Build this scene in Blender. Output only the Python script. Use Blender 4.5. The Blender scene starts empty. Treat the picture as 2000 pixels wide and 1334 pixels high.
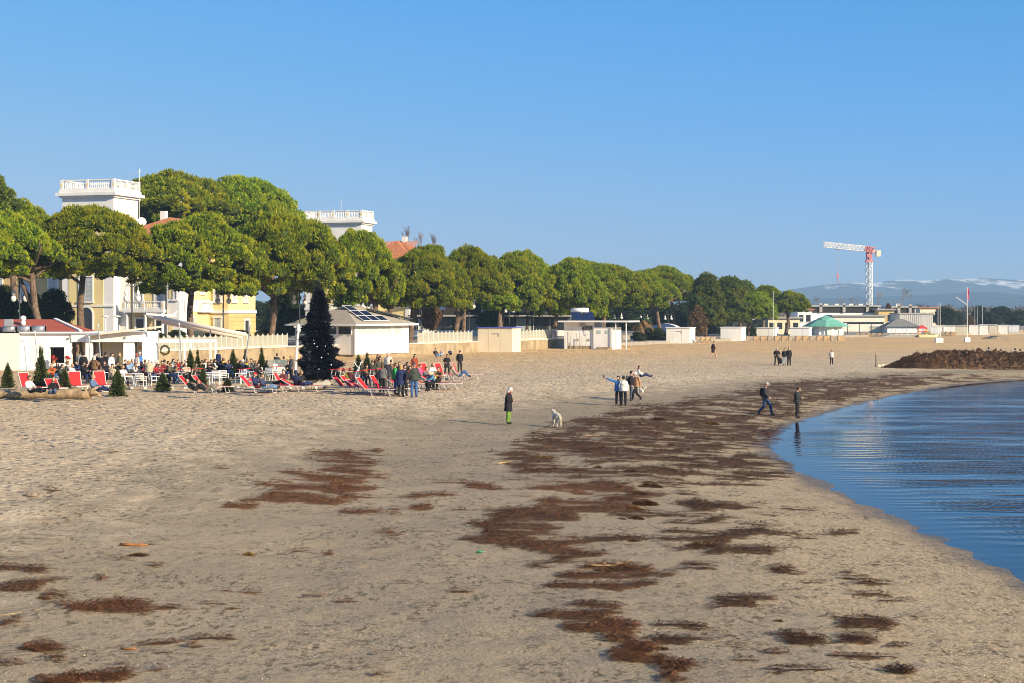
import bpy, bmesh, math, random
import numpy as np
from mathutils import Vector, Matrix
R = math.radians
HAZE = 2.2e-4
random.seed(5)
rng = np.random.default_rng(11)
sc = bpy.context.scene
C = sc.collection

# ------------------------------------------------------------------ camera
F, HZ, CX, CZ = 3300.0, 612.0, 1000.0, 5.5      # focal length and horizon in photo pixels, eye height in metres
cam_data = bpy.data.cameras.new('camera')
cam_data.sensor_width = 36.0
cam_data.lens = 36.0 * F / 2000.0
cam_data.shift_y = (HZ - 667.0) / 2000.0
cam_data.clip_start = 0.5
cam_data.clip_end = 30000
cam = bpy.data.objects.new('camera', cam_data)
C.objects.link(cam)
cam.location = (0, 0, CZ)
cam.rotation_euler = (R(90), 0, 0)
sc.camera = cam

# ------------------------------------------------------------------ sky, sun, exposure
SUN_EL, SUN_AZ = R(23), R(127)                  # azimuth clockwise from +Y
world = bpy.data.worlds.new('World')
sc.world = world
world.use_nodes = True
wn, wl = world.node_tree.nodes, world.node_tree.links
bg = wn['Background']
sky = wn.new('ShaderNodeTexSky')
sky.sky_type = 'NISHITA'
sky.sun_disc = False
sky.sun_elevation = SUN_EL
sky.sun_rotation = SUN_AZ
sky.air_density = 1.0
sky.dust_density = 0.0
sky.ozone_density = 1.0
# clear winter sky: lifted off the yellow horizon band and graded per channel towards deep blue
tcw = wn.new('ShaderNodeTexCoord')
lift = wn.new('ShaderNodeVectorMath'); lift.operation = 'ADD'; lift.inputs[1].default_value = (0, 0, 0.12)
nrm = wn.new('ShaderNodeVectorMath'); nrm.operation = 'NORMALIZE'
wl.new(tcw.outputs['Generated'], lift.inputs[0]); wl.new(lift.outputs[0], nrm.inputs[0]); wl.new(nrm.outputs[0], sky.inputs[0])
sep = wn.new('ShaderNodeSeparateColor'); cmb = wn.new('ShaderNodeCombineColor')
wl.new(sky.outputs[0], sep.inputs[0])
for k, (gain, power, floor, top) in enumerate(((.165, 2.2, .56, 3.2), (1.138, .78, .3, 4.5), (1.56, .9, .3, 6.1))):
    pw = wn.new('ShaderNodeMath'); pw.operation = 'POWER'; pw.inputs[1].default_value = power
    ml = wn.new('ShaderNodeMath'); ml.operation = 'MULTIPLY'; ml.inputs[1].default_value = gain
    mm = wn.new('ShaderNodeMath'); mm.operation = 'MAXIMUM'; mm.inputs[1].default_value = floor
    mn = wn.new('ShaderNodeMath'); mn.operation = 'MINIMUM'; mn.inputs[1].default_value = top
    wl.new(sep.outputs[k], pw.inputs[0]); wl.new(pw.outputs[0], ml.inputs[0]); wl.new(ml.outputs[0], mm.inputs[0]); wl.new(mm.outputs[0], mn.inputs[0]); wl.new(mn.outputs[0], cmb.inputs[k])
wl.new(cmb.outputs[0], bg.inputs['Color'])
bg.inputs['Strength'].default_value = 0.084
sun_data = bpy.data.lights.new('sun', 'SUN')
sun_data.energy = 5.0
sun_data.angle = R(0.53)
sun_data.color = (1.0, 0.83, 0.57)
sun = bpy.data.objects.new('sun', sun_data)
C.objects.link(sun)
sdir = Vector((math.sin(SUN_AZ) * math.cos(SUN_EL), math.cos(SUN_AZ) * math.cos(SUN_EL), math.sin(SUN_EL)))
sun.rotation_euler = (-sdir).to_track_quat('-Z', 'Y').to_euler()
sc.view_settings.view_transform = 'Standard'
sc.view_settings.look = 'None'
sc.view_settings.gamma = 1.0
sc.view_settings.use_curve_mapping = False
sc.view_settings.exposure = 0.80
sc.render.film_transparent = False
sc.cycles.use_denoising = True
sc.cycles.max_bounces = 5
sc.cycles.diffuse_bounces = 2
sc.cycles.glossy_bounces = 2
sc.cycles.volume_bounces = 0
sc.cycles.pixel_filter_type = 'BLACKMAN_HARRIS'
sc.cycles.filter_width = 1.0
sc.cycles.transparent_max_bounces = 12
sc.cycles.caustics_reflective = False
sc.cycles.caustics_refractive = False

# ------------------------------------------------------------------ helpers
class MB:
    """collects shapes, builds ONE mesh object"""
    def __init__(s):
        s.v = []; s.f = []; s.m = []
    def add(s, vs, fs, mi=0):
        o = len(s.v)
        s.v += [tuple(p) for p in vs]
        s.f += [tuple(i + o for i in f) for f in fs]
        s.m += [mi] * len(fs)
        return s
    def box(s, a, b, mi=0):
        (x0, y0, z0), (x1, y1, z1) = a, b
        return s.add([(x0, y0, z0), (x1, y0, z0), (x1, y1, z0), (x0, y1, z0), (x0, y0, z1), (x1, y0, z1), (x1, y1, z1), (x0, y1, z1)],
                     [(0, 3, 2, 1), (4, 5, 6, 7), (0, 1, 5, 4), (1, 2, 6, 5), (2, 3, 7, 6), (3, 0, 4, 7)], mi)
    def bar(s, p, q, w, h=None, mi=0, up=(0, 0, 1)):
        h = h or w
        p, q = Vector(p), Vector(q)
        d = (q - p).normalized()
        u = Vector(up)
        if abs(d.dot(u)) > 0.98: u = Vector((0, 1, 0))
        a = d.cross(u).normalized() * (w / 2)
        b = a.cross(d).normalized() * (h / 2)
        return s.add([p - a - b, p + a - b, p + a + b, p - a + b, q - a - b, q + a - b, q + a + b, q - a + b],
                     [(0, 1, 2, 3), (7, 6, 5, 4), (0, 4, 5, 1), (1, 5, 6, 2), (2, 6, 7, 3), (3, 7, 4, 0)], mi)
    def tube(s, pts, rad, n=6, mi=0, cap=True):
        pts = [Vector(p) for p in pts]
        if not hasattr(rad, '__len__'): rad = [rad] * len(pts)
        vs = []
        prev = None
        for i, p in enumerate(pts):
            d = (pts[min(i + 1, len(pts) - 1)] - pts[max(i - 1, 0)])
            d = d.normalized() if d.length > 1e-9 else Vector((0, 0, 1))
            if prev is None:
                a = d.orthogonal().normalized()
            else:
                a = prev - d * prev.dot(d)
                a = a.normalized() if a.length > 1e-6 else d.orthogonal().normalized()
            prev = a
            b = d.cross(a)
            for k in range(n):
                t = 2 * math.pi * k / n
                vs.append(p + (a * math.cos(t) + b * math.sin(t)) * rad[i])
        fs = []
        for i in range(len(pts) - 1):
            for k in range(n):
                k2 = (k + 1) % n
                fs.append((i * n + k, i * n + k2, (i + 1) * n + k2, (i + 1) * n + k))
        if cap:
            fs.append(tuple(range(n))[::-1])
            fs.append(tuple((len(pts) - 1) * n + k for k in range(n)))
        return s.add(vs, fs, mi)
    def lathe(s, prof, n=10, c=(0, 0, 0), mi=0, sx=1.0, sy=1.0):
        vs = [(c[0] + r * sx * math.cos(2 * math.pi * k / n), c[1] + r * sy * math.sin(2 * math.pi * k / n), c[2] + z) for r, z in prof for k in range(n)]
        fs = [(i * n + k, i * n + (k + 1) % n, (i + 1) * n + (k + 1) % n, (i + 1) * n + k) for i in range(len(prof) - 1) for k in range(n)]
        fs.append(tuple(range(n))[::-1]); fs.append(tuple((len(prof) - 1) * n + k for k in range(n)))
        return s.add(vs, fs, mi)
    def prism(s, poly, z0, z1, mi=0):
        n = len(poly)
        vs = [(x, y, z0) for x, y in poly] + [(x, y, z1) for x, y in poly]
        fs = [tuple(range(n))[::-1], tuple(range(n, 2 * n))] + [(k, (k + 1) % n, n + (k + 1) % n, n + k) for k in range(n)]
        return s.add(vs, fs, mi)
    def plate(s, poly3, th, mi=0):
        """flat polygon in space, given thickness along its normal"""
        P = [Vector(p) for p in poly3]
        n = (P[1] - P[0]).cross(P[2] - P[0]).normalized() * th
        k = len(P)
        return s.add(P + [p + n for p in P], [tuple(range(k))[::-1], tuple(range(k, 2 * k))] + [(i, (i + 1) % k, k + (i + 1) % k, k + i) for i in range(k)], mi)
    def sph(s, c, r, nu=10, nv=6, mi=0):
        if not hasattr(r, '__len__'): r = (r, r, r)
        vs = [(c[0], c[1], c[2] - r[2])]
        for j in range(1, nv):
            t = math.pi * j / nv - math.pi / 2
            for k in range(nu):
                a = 2 * math.pi * k / nu
                vs.append((c[0] + r[0] * math.cos(t) * math.cos(a), c[1] + r[1] * math.cos(t) * math.sin(a), c[2] + r[2] * math.sin(t)))
        vs.append((c[0], c[1], c[2] + r[2]))
        fs = [(0, 1 + (k + 1) % nu, 1 + k) for k in range(nu)]
        for j in range(nv - 2):
            for k in range(nu):
                a = 1 + j * nu
                fs.append((a + k, a + (k + 1) % nu, a + nu + (k + 1) % nu, a + nu + k))
        a = 1 + (nv - 2) * nu
        fs += [(a + k, a + (k + 1) % nu, len(vs) - 1) for k in range(nu)]
        return s.add(vs, fs, mi)
    def mesh(s, name, mats, smooth=False):
        me = bpy.data.meshes.new(name)
        me.from_pydata(s.v, [], s.f)
        for m in (mats if isinstance(mats, (list, tuple)) else [mats]): me.materials.append(m)
        me.polygons.foreach_set('material_index', s.m)
        if smooth: me.polygons.foreach_set('use_smooth', [True] * len(s.f))
        me.update()
        return me
    def build(s, name, mats, parent=None, smooth=False, loc=None, rz=0):
        o = bpy.data.objects.new(name, s.mesh(name, mats, smooth))
        C.objects.link(o)
        if parent is not None: o.parent = parent
        if loc is not None: o.location = loc
        if rz: o.rotation_euler = (0, 0, rz)
        return o

def np_mesh(name, V, Fa, mats, smooth=False, mi=None):
    V = np.asarray(V, dtype=np.float32); Fa = np.asarray(Fa, dtype=np.int32)
    me = bpy.data.meshes.new(name)
    nf, k = Fa.shape
    me.vertices.add(len(V)); me.vertices.foreach_set('co', V.ravel())
    me.loops.add(nf * k); me.loops.foreach_set('vertex_index', Fa.ravel())
    me.polygons.add(nf)
    me.polygons.foreach_set('loop_start', np.arange(0, nf * k, k, dtype=np.int32))
    for m in (mats if isinstance(mats, (list, tuple)) else [mats]): me.materials.append(m)
    if mi is not None: me.polygons.foreach_set('material_index', np.asarray(mi, dtype=np.int32))
    me.polygons.foreach_set('use_smooth', np.full(nf, smooth))
    me.update(calc_edges=True)
    me.validate()
    return me

def link(name, me, parent=None, loc=None, rz=0, scale=None):
    o = bpy.data.objects.new(name, me)
    C.objects.link(o)
    if parent is not None: o.parent = parent
    if loc is not None: o.location = loc
    if rz: o.rotation_euler = (0, 0, rz)
    if scale is not None: o.scale = scale if hasattr(scale, '__len__') else (scale,) * 3
    return o

def tag(o, label=None, cat=None, group=None, kind=None):
    if label: o['label'] = label
    if cat: o['category'] = cat
    if group: o['group'] = group
    if kind: o['kind'] = kind
    return o

def thing(name, label, cat, loc=(0, 0, 0), rz=0, group=None, scale=None):
    o = bpy.data.objects.new(name, None)
    o.empty_display_size = 0.2
    C.objects.link(o)
    o.location = loc; o.rotation_euler = (0, 0, rz)
    if scale is not None: o.scale = scale if hasattr(scale, '__len__') else (scale,) * 3
    return tag(o, label, cat, group)

def dup(root, loc, rz=0, label=None, group=None, scale=None):
    r = root.copy(); C.objects.link(r)
    r.location = loc; r.rotation_euler = (0, 0, rz)
    if scale is not None: r.scale = scale if hasattr(scale, '__len__') else (scale,) * 3
    if label: r['label'] = label
    if group: r['group'] = group
    for ch in list(root.children):
        c = ch.copy(); C.objects.link(c); c.parent = r
        for g in list(ch.children):
            d = g.copy(); C.objects.link(d); d.parent = c
    return r

# ------------------------------------------------------------------ materials
MATS = {}
def mat(name, col, rough=0.75, var=0.12, scale=1.5, bump=0.0, bscale=20, spec=0.3, metal=0.0, dirt=None, dirt_amt=0.4):
    """plain surface with mottling, optional weathering stains and fine relief"""
    if name in MATS: return MATS[name]
    m = bpy.data.materials.new(name); m.use_nodes = True
    n, l = m.node_tree.nodes, m.node_tree.links
    b = n['Principled BSDF']
    b.inputs['Roughness'].default_value = rough
    b.inputs['Specular IOR Level'].default_value = spec
    b.inputs['Metallic'].default_value = metal
    tc = n.new('ShaderNodeTexCoord')
    nz = n.new('ShaderNodeTexNoise'); nz.inputs['Scale'].default_value = scale; nz.inputs['Detail'].default_value = 5
    l.new(tc.outputs['Object'], nz.inputs['Vector'])
    mr = n.new('ShaderNodeMapRange')
    mr.inputs['From Min'].default_value = 0.3; mr.inputs['From Max'].default_value = 0.7
    mr.inputs['To Min'].default_value = 1 - var; mr.inputs['To Max'].default_value = 1 + var
    l.new(nz.outputs[0], mr.inputs['Value'])
    mx = n.new('ShaderNodeMix'); mx.data_type = 'RGBA'; mx.blend_type = 'MULTIPLY'; mx.inputs[0].default_value = 1
    mx.inputs[6].default_value = (*col, 1)
    l.new(mr.outputs[0], mx.inputs[7])
    out = mx.outputs[2]
    if dirt:
        n2 = n.new('ShaderNodeTexNoise'); n2.inputs['Scale'].default_value = scale * 1.7; n2.inputs['Detail'].default_value = 7
        mp = n.new('ShaderNodeMapping'); mp.inputs['Scale'].default_value = (1, 1, 0.25)
        l.new(tc.outputs['Object'], mp.inputs[0]); l.new(mp.outputs[0], n2.inputs['Vector'])
        r2 = n.new('ShaderNodeMapRange'); r2.inputs['From Min'].default_value = 0.5; r2.inputs['From Max'].default_value = 0.72
        r2.inputs['To Max'].default_value = dirt_amt
        l.new(n2.outputs[0], r2.inputs['Value'])
        m2 = n.new('ShaderNodeMix'); m2.data_type = 'RGBA'
        l.new(r2.outputs[0], m2.inputs[0]); l.new(out, m2.inputs[6]); m2.inputs[7].default_value = (*dirt, 1)
        out = m2.outputs[2]
    l.new(out, b.inputs['Base Color'])
    if bump:
        n3 = n.new('ShaderNodeTexNoise'); n3.inputs['Scale'].default_value = bscale; n3.inputs['Detail'].default_value = 4
        l.new(tc.outputs['Object'], n3.inputs['Vector'])
        bp = n.new('ShaderNodeBump'); bp.inputs['Strength'].default_value = 0.6; bp.inputs['Distance'].default_value = bump
        l.new(n3.outputs[0], bp.inputs['Height']); l.new(bp.outputs[0], b.inputs['Normal'])
    MATS[name] = m
    return m

def leaf_mat(name, dark, light, alt, trans=0.25, rough=0.6):
    """foliage: each leaf or tuft takes its own tone; a little light passes through"""
    if name in MATS: return MATS[name]
    m = bpy.data.materials.new(name); m.use_nodes = True
    n, l = m.node_tree.nodes, m.node_tree.links
    b = n['Principled BSDF']; b.inputs['Roughness'].default_value = rough; b.inputs['Specular IOR Level'].default_value = 0.2
    g = n.new('ShaderNodeNewGeometry')
    oi = n.new('ShaderNodeObjectInfo')
    ramp = n.new('ShaderNodeValToRGB')
    e = ramp.color_ramp.elements
    e[0].position = 0.0; e[0].color = (*dark, 1); e[1].position = 0.75; e[1].color = (*light, 1)
    k = e.new(1.0); k.color = (*alt, 1)
    l.new(g.outputs['Random Per Island'], ramp.inputs[0])
    tc = n.new('ShaderNodeTexCoord')
    nz = n.new('ShaderNodeTexNoise'); nz.inputs['Scale'].default_value = 0.35; nz.inputs['Detail'].default_value = 2
    l.new(tc.outputs['Object'], nz.inputs['Vector'])
    mx = n.new('ShaderNodeMix'); mx.data_type = 'RGBA'; mx.inputs[7].default_value = (*alt, 1)
    mr = n.new('ShaderNodeMapRange'); mr.inputs['From Min'].default_value = 0.5; mr.inputs['From Max'].default_value = 0.75; mr.inputs['To Max'].default_value = 0.55
    l.new(nz.outputs[0], mr.inputs['Value']); l.new(mr.outputs[0], mx.inputs[0]); l.new(ramp.outputs[0], mx.inputs[6])
    hsv = n.new('ShaderNodeHueSaturation')
    m3 = n.new('ShaderNodeMapRange'); m3.inputs['To Min'].default_value = 0.8; m3.inputs['To Max'].default_value = 1.2
    m4 = n.new('ShaderNodeMapRange'); m4.inputs['To Min'].default_value = 0.485; m4.inputs['To Max'].default_value = 0.512
    l.new(oi.outputs['Random'], m3.inputs['Value']); l.new(oi.outputs['Random'], m4.inputs['Value'])
    l.new(m3.outputs[0], hsv.inputs['Value']); l.new(m4.outputs[0], hsv.inputs['Hue']); l.new(mx.outputs[2], hsv.inputs['Color'])
    l.new(hsv.outputs[0], b.inputs['Base Color'])
    if trans:
        t = n.new('ShaderNodeBsdfTranslucent'); l.new(hsv.outputs[0], t.inputs['Color'])
        ms = n.new('ShaderNodeMixShader'); ms.inputs[0].default_value = trans
        l.new(b.outputs[0], ms.inputs[1]); l.new(t.outputs[0], ms.inputs[2]); l.new(ms.outputs[0], n['Material Output'].inputs['Surface'])
    MATS[name] = m
    return m

# ------------------------------------------------------------------ terrain: heights from the distance to the waterline
WL = np.array([(24, -120), (18, -40), (13.6, 0), (11.3, 20), (10.75, 35.4), (10.7, 41.4), (10.4, 49), (10.2, 60), (10.5, 67.7), (11.7, 76), (15.3, 87), (22.3, 105), (32.7, 127), (42.4, 140), (62, 160), (100, 186), (190, 220), (420, 250), (1500, 270), (6000, 300)], float)
def _smooth_wl(P, n=2):
    for _ in range(n):
        q = [P[0]]
        for a, b in zip(P[:-1], P[1:]): q += [a * .75 + b * .25, a * .25 + b * .75]
        q.append(P[-1]); P = np.array(q)
    return P
WLS = _smooth_wl(WL)
def shore(X, Y):
    """signed distance from the waterline, positive inland"""
    X = np.asarray(X, float); Y = np.asarray(Y, float)
    best = np.full(X.shape, 1e9); sg = np.ones(X.shape)
    for (ax, ay), (bx, by) in zip(WLS[:-1], WLS[1:]):
        dx, dy = bx - ax, by - ay; L2 = dx * dx + dy * dy
        t = np.clip(((X - ax) * dx + (Y - ay) * dy) / L2, 0, 1)
        ex, ey = X - ax - t * dx, Y - ay - t * dy
        d = np.hypot(ex, ey); cr = dx * (Y - ay) - dy * (X - ax)
        k = d < best
        best = np.where(k, d, best); sg = np.where(k, np.where(cr >= 0, 1, -1), sg)
    return best * sg
def height(d):
    d = np.asarray(d, float)
    up = np.interp(d, [0, 2, 6, 14, 60, 120], [0, 0.10, 0.30, 0.40, 0.72, 0.85])
    return np.where(d >= 0, up, np.maximum(d * 0.035, -0.7))
def _ss(x, a, b):
    t = np.clip((np.asarray(x, float) - a) / (b - a), 0, 1); return t * t * (3 - 2 * t)
def berm(d, y):
    """the dry upper beach swells into a low berm below the terrace"""
    return .50 * _ss(d, 13, 24) * (1 - _ss(y, 114, 150)) * _ss(y, 15, 50)
def land(x, y):
    d = shore(x, y); return height(d) + berm(d, y)
_SEG = [(a[0], a[1], b[0] - a[0], b[1] - a[1], (b[0] - a[0]) ** 2 + (b[1] - a[1]) ** 2) for a, b in zip(WLS[:-1].tolist(), WLS[1:].tolist())]
def gz(x, y):
    """height of the sand at one place"""
    best, sg = 1e18, 1
    for ax, ay, dx, dy, L2 in _SEG:
        t = ((x - ax) * dx + (y - ay) * dy) / L2
        t = 0 if t < 0 else 1 if t > 1 else t
        ex, ey = x - ax - t * dx, y - ay - t * dy
        q = ex * ex + ey * ey
        if q < best: best = q; sg = 1 if dx * (y - ay) - dy * (x - ax) >= 0 else -1
    d = sg * math.sqrt(best)
    return float(height(d) + berm(d, y))
def at(px, py, D): return Vector(((px - CX) / F * D, D, CZ - (py - HZ) / F * D))
def ground(px, py, H=0.0):
    """point of the beach seen at a photo pixel (H: the pixel shows the top of something H metres tall)"""
    z = 0.5
    for _ in range(12):
        D = (CZ - z - H) * F / (py - HZ)
        x = (px - CX) / F * D
        z = gz(x, D)
    return Vector((x, D, z))
# ------------------------------------------------------------------ smooth noise for layouts (numpy)
def vnoise(x, y, seed=0):
    xi, yi = np.floor(x).astype(np.int64), np.floor(y).astype(np.int64)
    fx, fy = x - xi, y - yi
    fx = fx * fx * (3 - 2 * fx); fy = fy * fy * (3 - 2 * fy)
    def h(a, b):
        n = (a * 374761393 + b * 668265263 + seed * 1442695041) & 0xFFFFFFFF
        n = ((n ^ (n >> 13)) * 1274126177) & 0xFFFFFFFF
        return ((n ^ (n >> 16)) & 0xFFFF) / 65535.0
    return (h(xi, yi) * (1 - fx) + h(xi + 1, yi) * fx) * (1 - fy) + (h(xi, yi + 1) * (1 - fx) + h(xi + 1, yi + 1) * fx) * fy
def fbm(x, y, seed=0, o=4):
    s = 0; a = 0.5; t = 0
    for k in range(o):
        s = s + a * vnoise(x * 2 ** k, y * 2 ** k, seed + k); t += a; a *= 0.5
    return s / t

# where the tide left seaweed: (photo x, y, half width, half height, amount, rustiness)
PATCH = [
 (1700, 749, 130, 7, 1, .2), (1790, 742, 120, 5, .9, .2), (1490, 783, 90, 13, .9, .2), (1390, 789, 70, 9, .8, .3), (1600, 780, 60, 9, .8, .3), (1330, 835, 90, 14, .9, .3), (1200, 835, 80, 12, .8, .3), (1060, 870, 50, 12, .7, .5), (1050, 905, 50, 12, .9, .4),
 (1850, 738, 130, 5, .6, .2), (1640, 757, 130, 10, 1, .2), (1560, 770, 110, 14, 1, .2), (1440, 800, 120, 20, .9, .2), (1340, 815, 130, 20, .9, .15),
 (1260, 840, 140, 22, 1, .25), (1180, 862, 130, 20, 1, .2), (1120, 890, 110, 18, .9, .35), (1300, 880, 130, 18, .8, .2), (1430, 850, 100, 20, .9, .1),
 (1230, 920, 130, 16, .75, .3), (1390, 905, 110, 14, .8, .1), (1460, 925, 60, 12, .8, .05), (1110, 930, 90, 14, .8, .5), (1480, 862, 40, 12, .8, .05),
 (1130, 962, 110, 14, .85, .75), (1150, 985, 90, 16, .8, .6), (1060, 1010, 80, 12, .95, .45), (985, 1032, 62, 13, 1.1, .45), (1040, 1055, 90, 8, .9, .5),
 (1090, 1068, 80, 6, .8, .4), (1130, 1082, 60, 10, 1, .45), (1100, 1100, 40, 9, 1, .5), (1190, 1118, 66, 13, 1.2, .75), (1260, 1132, 60, 10, .9, .4), (1170, 1140, 60, 8, .8, .6),
 (1180, 1160, 36, 10, .9, .6), (1130, 1190, 60, 13, .8, .35), (1090, 1205, 60, 12, .8, .2), (1140, 1215, 70, 20, 1.1, .7), (1190, 1240, 60, 14, 1, .7), (1250, 1275, 50, 14, 1.1, .8), (1290, 1287, 40, 6, .8, .7),
 (1315, 1312, 34, 14, 1.2, .6), (1320, 1330, 50, 8, 1.0, .6), (1340, 1240, 60, 14, .6, .05), (1280, 1200, 50, 8, .35, .1),
 (640, 935, 82, 14, .9, .9), (620, 952, 80, 10, .9, .9), (690, 946, 30, 10, .8, .9), (615, 975, 92, 8, 1, .8), (680, 905, 50, 9, .9, .7), (660, 889, 60, 6, .5, .6), (725, 882, 24, 3, .8, .8), (460, 986, 34, 5, .7, .8),
 (900, 950, 70, 4, .9, .95), (985, 957, 40, 3, .9, .6), (860, 972, 80, 5, .4, .9), (845, 990, 20, 4, .8, .9), (700, 999, 40, 4, .6, .9), (770, 1001, 26, 3, .6, .9),
 (90, 1170, 40, 9, 1, .6), (150, 1188, 44, 9, .9, .7), (250, 1188, 76, 14, 1.2, .7), (330, 1194, 34, 4, .8, .8), (255, 1083, 46, 8, .7, .4), (270, 1068, 34, 3, .6, .7), (40, 1115, 70, 22, .5, .3), (20, 1150, 40, 9, .5, .4), (70, 1142, 24, 4, .8, .8), (330, 1110, 16, 2, .6, .8),
 (85, 1270, 26, 7, 1.1, .6), (112, 1295, 26, 7, 1.2, .7), (62, 1296, 18, 4, .8, .6), (18, 1304, 24, 5, 1.2, .7), (225, 1322, 56, 7, 1.2, .7), (20, 1219, 20, 4, 1, .8), (150, 1334, 40, 5, 1, .8), (310, 1258, 18, 3, 1, .8), (362, 1249, 16, 2.5, .8, .7), (364, 1265, 14, 2.5, .8, .7), (325, 1279, 20, 3, .9, .9), (388, 1177, 14, 3, .7, .8),
 (1225, 1053, 50, 6, .9, .15), (1370, 1064, 52, 9, 1.1, .3), (1450, 1045, 60, 8, .6, .1), (1500, 1050, 50, 7, .5, .1), (1540, 1115, 42, 7, .9, .1), (1570, 1135, 30, 5, .7, .1), (1480, 1080, 60, 7, .5, .1), (1420, 1022, 70, 9, .6, .15), (1420, 985, 80, 9, .5, .15),
 (1570, 1252, 26, 7, .9, .2), (1660, 1255, 26, 9, .6, .2), (1790, 1322, 24, 6, .9, .15), (1690, 1280, 34, 5, .8, .4), (1720, 1225, 50, 12, .45, .3), (1520, 1208, 16, 8, .8, .2), (1640, 1205, 40, 10, .3, .3), (1500, 1240, 60, 12, .4, .2), (1450, 1180, 60, 12, .3, .2), (1480, 1275, 70, 8, .3, .2), (1320, 1060, 90, 8, .35, .1), (1350, 940, 120, 10, .5, .15), (1290, 1000, 90, 9, .4, .2),
]
PATCH = [(a_, b_, c_, d_ * 1.12, e_ * 1.14, f_) for a_, b_, c_, d_, e_, f_ in PATCH]
_r = random.Random(12)
for _ in range(120):        # thin faded streaks between the wrack and the water
    x_, y_ = _r.uniform(1260, 1830), _r.uniform(930, 1330)
    if x_ > 1330 + (y_ - 930) * 1.4 + 150: continue
    PATCH.append((x_, y_, _r.uniform(14, 48), _r.uniform(1.2, 3.0), _r.uniform(.4, .75), _r.uniform(0, .35)))
for _ in range(80):         # crumbs of dry weed on the upper sand
    x_, y_ = _r.uniform(0, 1000), _r.uniform(880, 1330)
    PATCH.append((x_, y_, _r.uniform(6, 26), _r.uniform(1.2, 3), _r.uniform(.4, .8), _r.uniform(.5, 1)))
PATCH = np.array(PATCH, float)
def project(X, Y, Z): return CX + F * X / Y, HZ + F * (CZ - Z) / Y
def litter(X, Y, Z):
    """how much seaweed lies at a place on the beach, and how rusty it is"""
    ok = Y > 15
    Ys = np.where(ok, Y, 15)
    wx = (fbm(X * .8, Y * 0.6, 3) - .5) * 2.4; wy = (fbm(X * 0.7, Y * 0.6, 9) - .5) * 2.0
    px, py = project(X, Ys, Z)
    sc_ = F / Ys
    px = px + wx * sc_ * 0.55; py = py + wy * sc_ * 0.05
    a = np.zeros(X.shape); r = np.zeros(X.shape); w = np.full(X.shape, 1e-6)
    for cx, cy, rx, ry, am, ru in PATCH:
        q = ((px - cx) / rx) ** 2 + ((py - cy) / ry) ** 2
        k = q < 2.2
        if not k.any(): continue
        g = np.where(k, am * np.clip(1.75 - q * .8, 0, 1.15), 0)
        a = np.maximum(a, g); r += g * ru; w += g
    n = fbm(X * 1.0 + 3, Y * 1.5, 21, 5)
    a = np.where(a > 0, np.clip((a + (n - .5) * 4.2 - .60) * 2.4, 0, 1.2), 0)
    return np.where(ok, a, 0), r / w

# ------------------------------------------------------------------ beach sheet
def axis(stops):
    out = []
    for (a, b, s0, s1) in stops:
        x = a
        while x < b:
            t = (x - a) / (b - a)
            out.append(x); x += s0 + (s1 - s0) * t
    return out
ys = axis([(-400, -20, 60, 8), (-20, 18, 3, .5), (18, 60, .16, .35), (60, 140, .35, 1.0), (140, 420, 1.2, 12), (420, 1200, 30, 120), (1200, 7000, 300, 900)]) + [7000.0]
xs = axis([(-7000, -1200, 900, 300), (-1200, -200, 150, 30), (-200, -45, 15, 1.2), (-45, -18, 1.0, .35), (-18, 18, .22, .22), (18, 60, .3, 1.5), (60, 200, 2, 15), (200, 1200, 30, 150), (1200, 7000, 300, 900)]) + [7000.0]
GX, GY = np.meshgrid(np.array(xs), np.array(ys))
D_ = shore(GX, GY)
GZ = height(D_) + berm(D_, GY)
LIT, RUS = litter(GX, GY, GZ)
near = (np.abs(GX) < 60) & (GY > 10) & (GY < 300)
dry = np.clip((D_ - (22 - (GY - 45) * 0.10).clip(11, 24)) / 11 + .5, 0, 1)
relief = (fbm(GX * .25, GY * .25, 40) - .5) * .16 + (fbm(GX * 1.3, GY * 1.3, 50) - .5) * .08 + dry * (fbm(GX * 2.4, GY * 2.4, 60, 2) - .5) * .09
GZr = GZ + np.where(near & (np.abs(D_) < 4), (fbm(GX * .8, GY * .8, 80) - .5) * .05, 0) + np.where(near & (D_ > 0.2), relief * np.clip(D_ / 5, 0, 1), 0) + np.where(near, LIT * .035 * fbm(GX * 2, GY * 3, 70), 0)
ny, nx = GX.shape
V = np.stack([GX, GY, GZr], -1).reshape(-1, 3)
idx = np.arange(ny * nx).reshape(ny, nx)
FA = np.stack([idx[:-1, :-1], idx[:-1, 1:], idx[1:, 1:], idx[1:, :-1]], -1).reshape(-1, 4)

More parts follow.
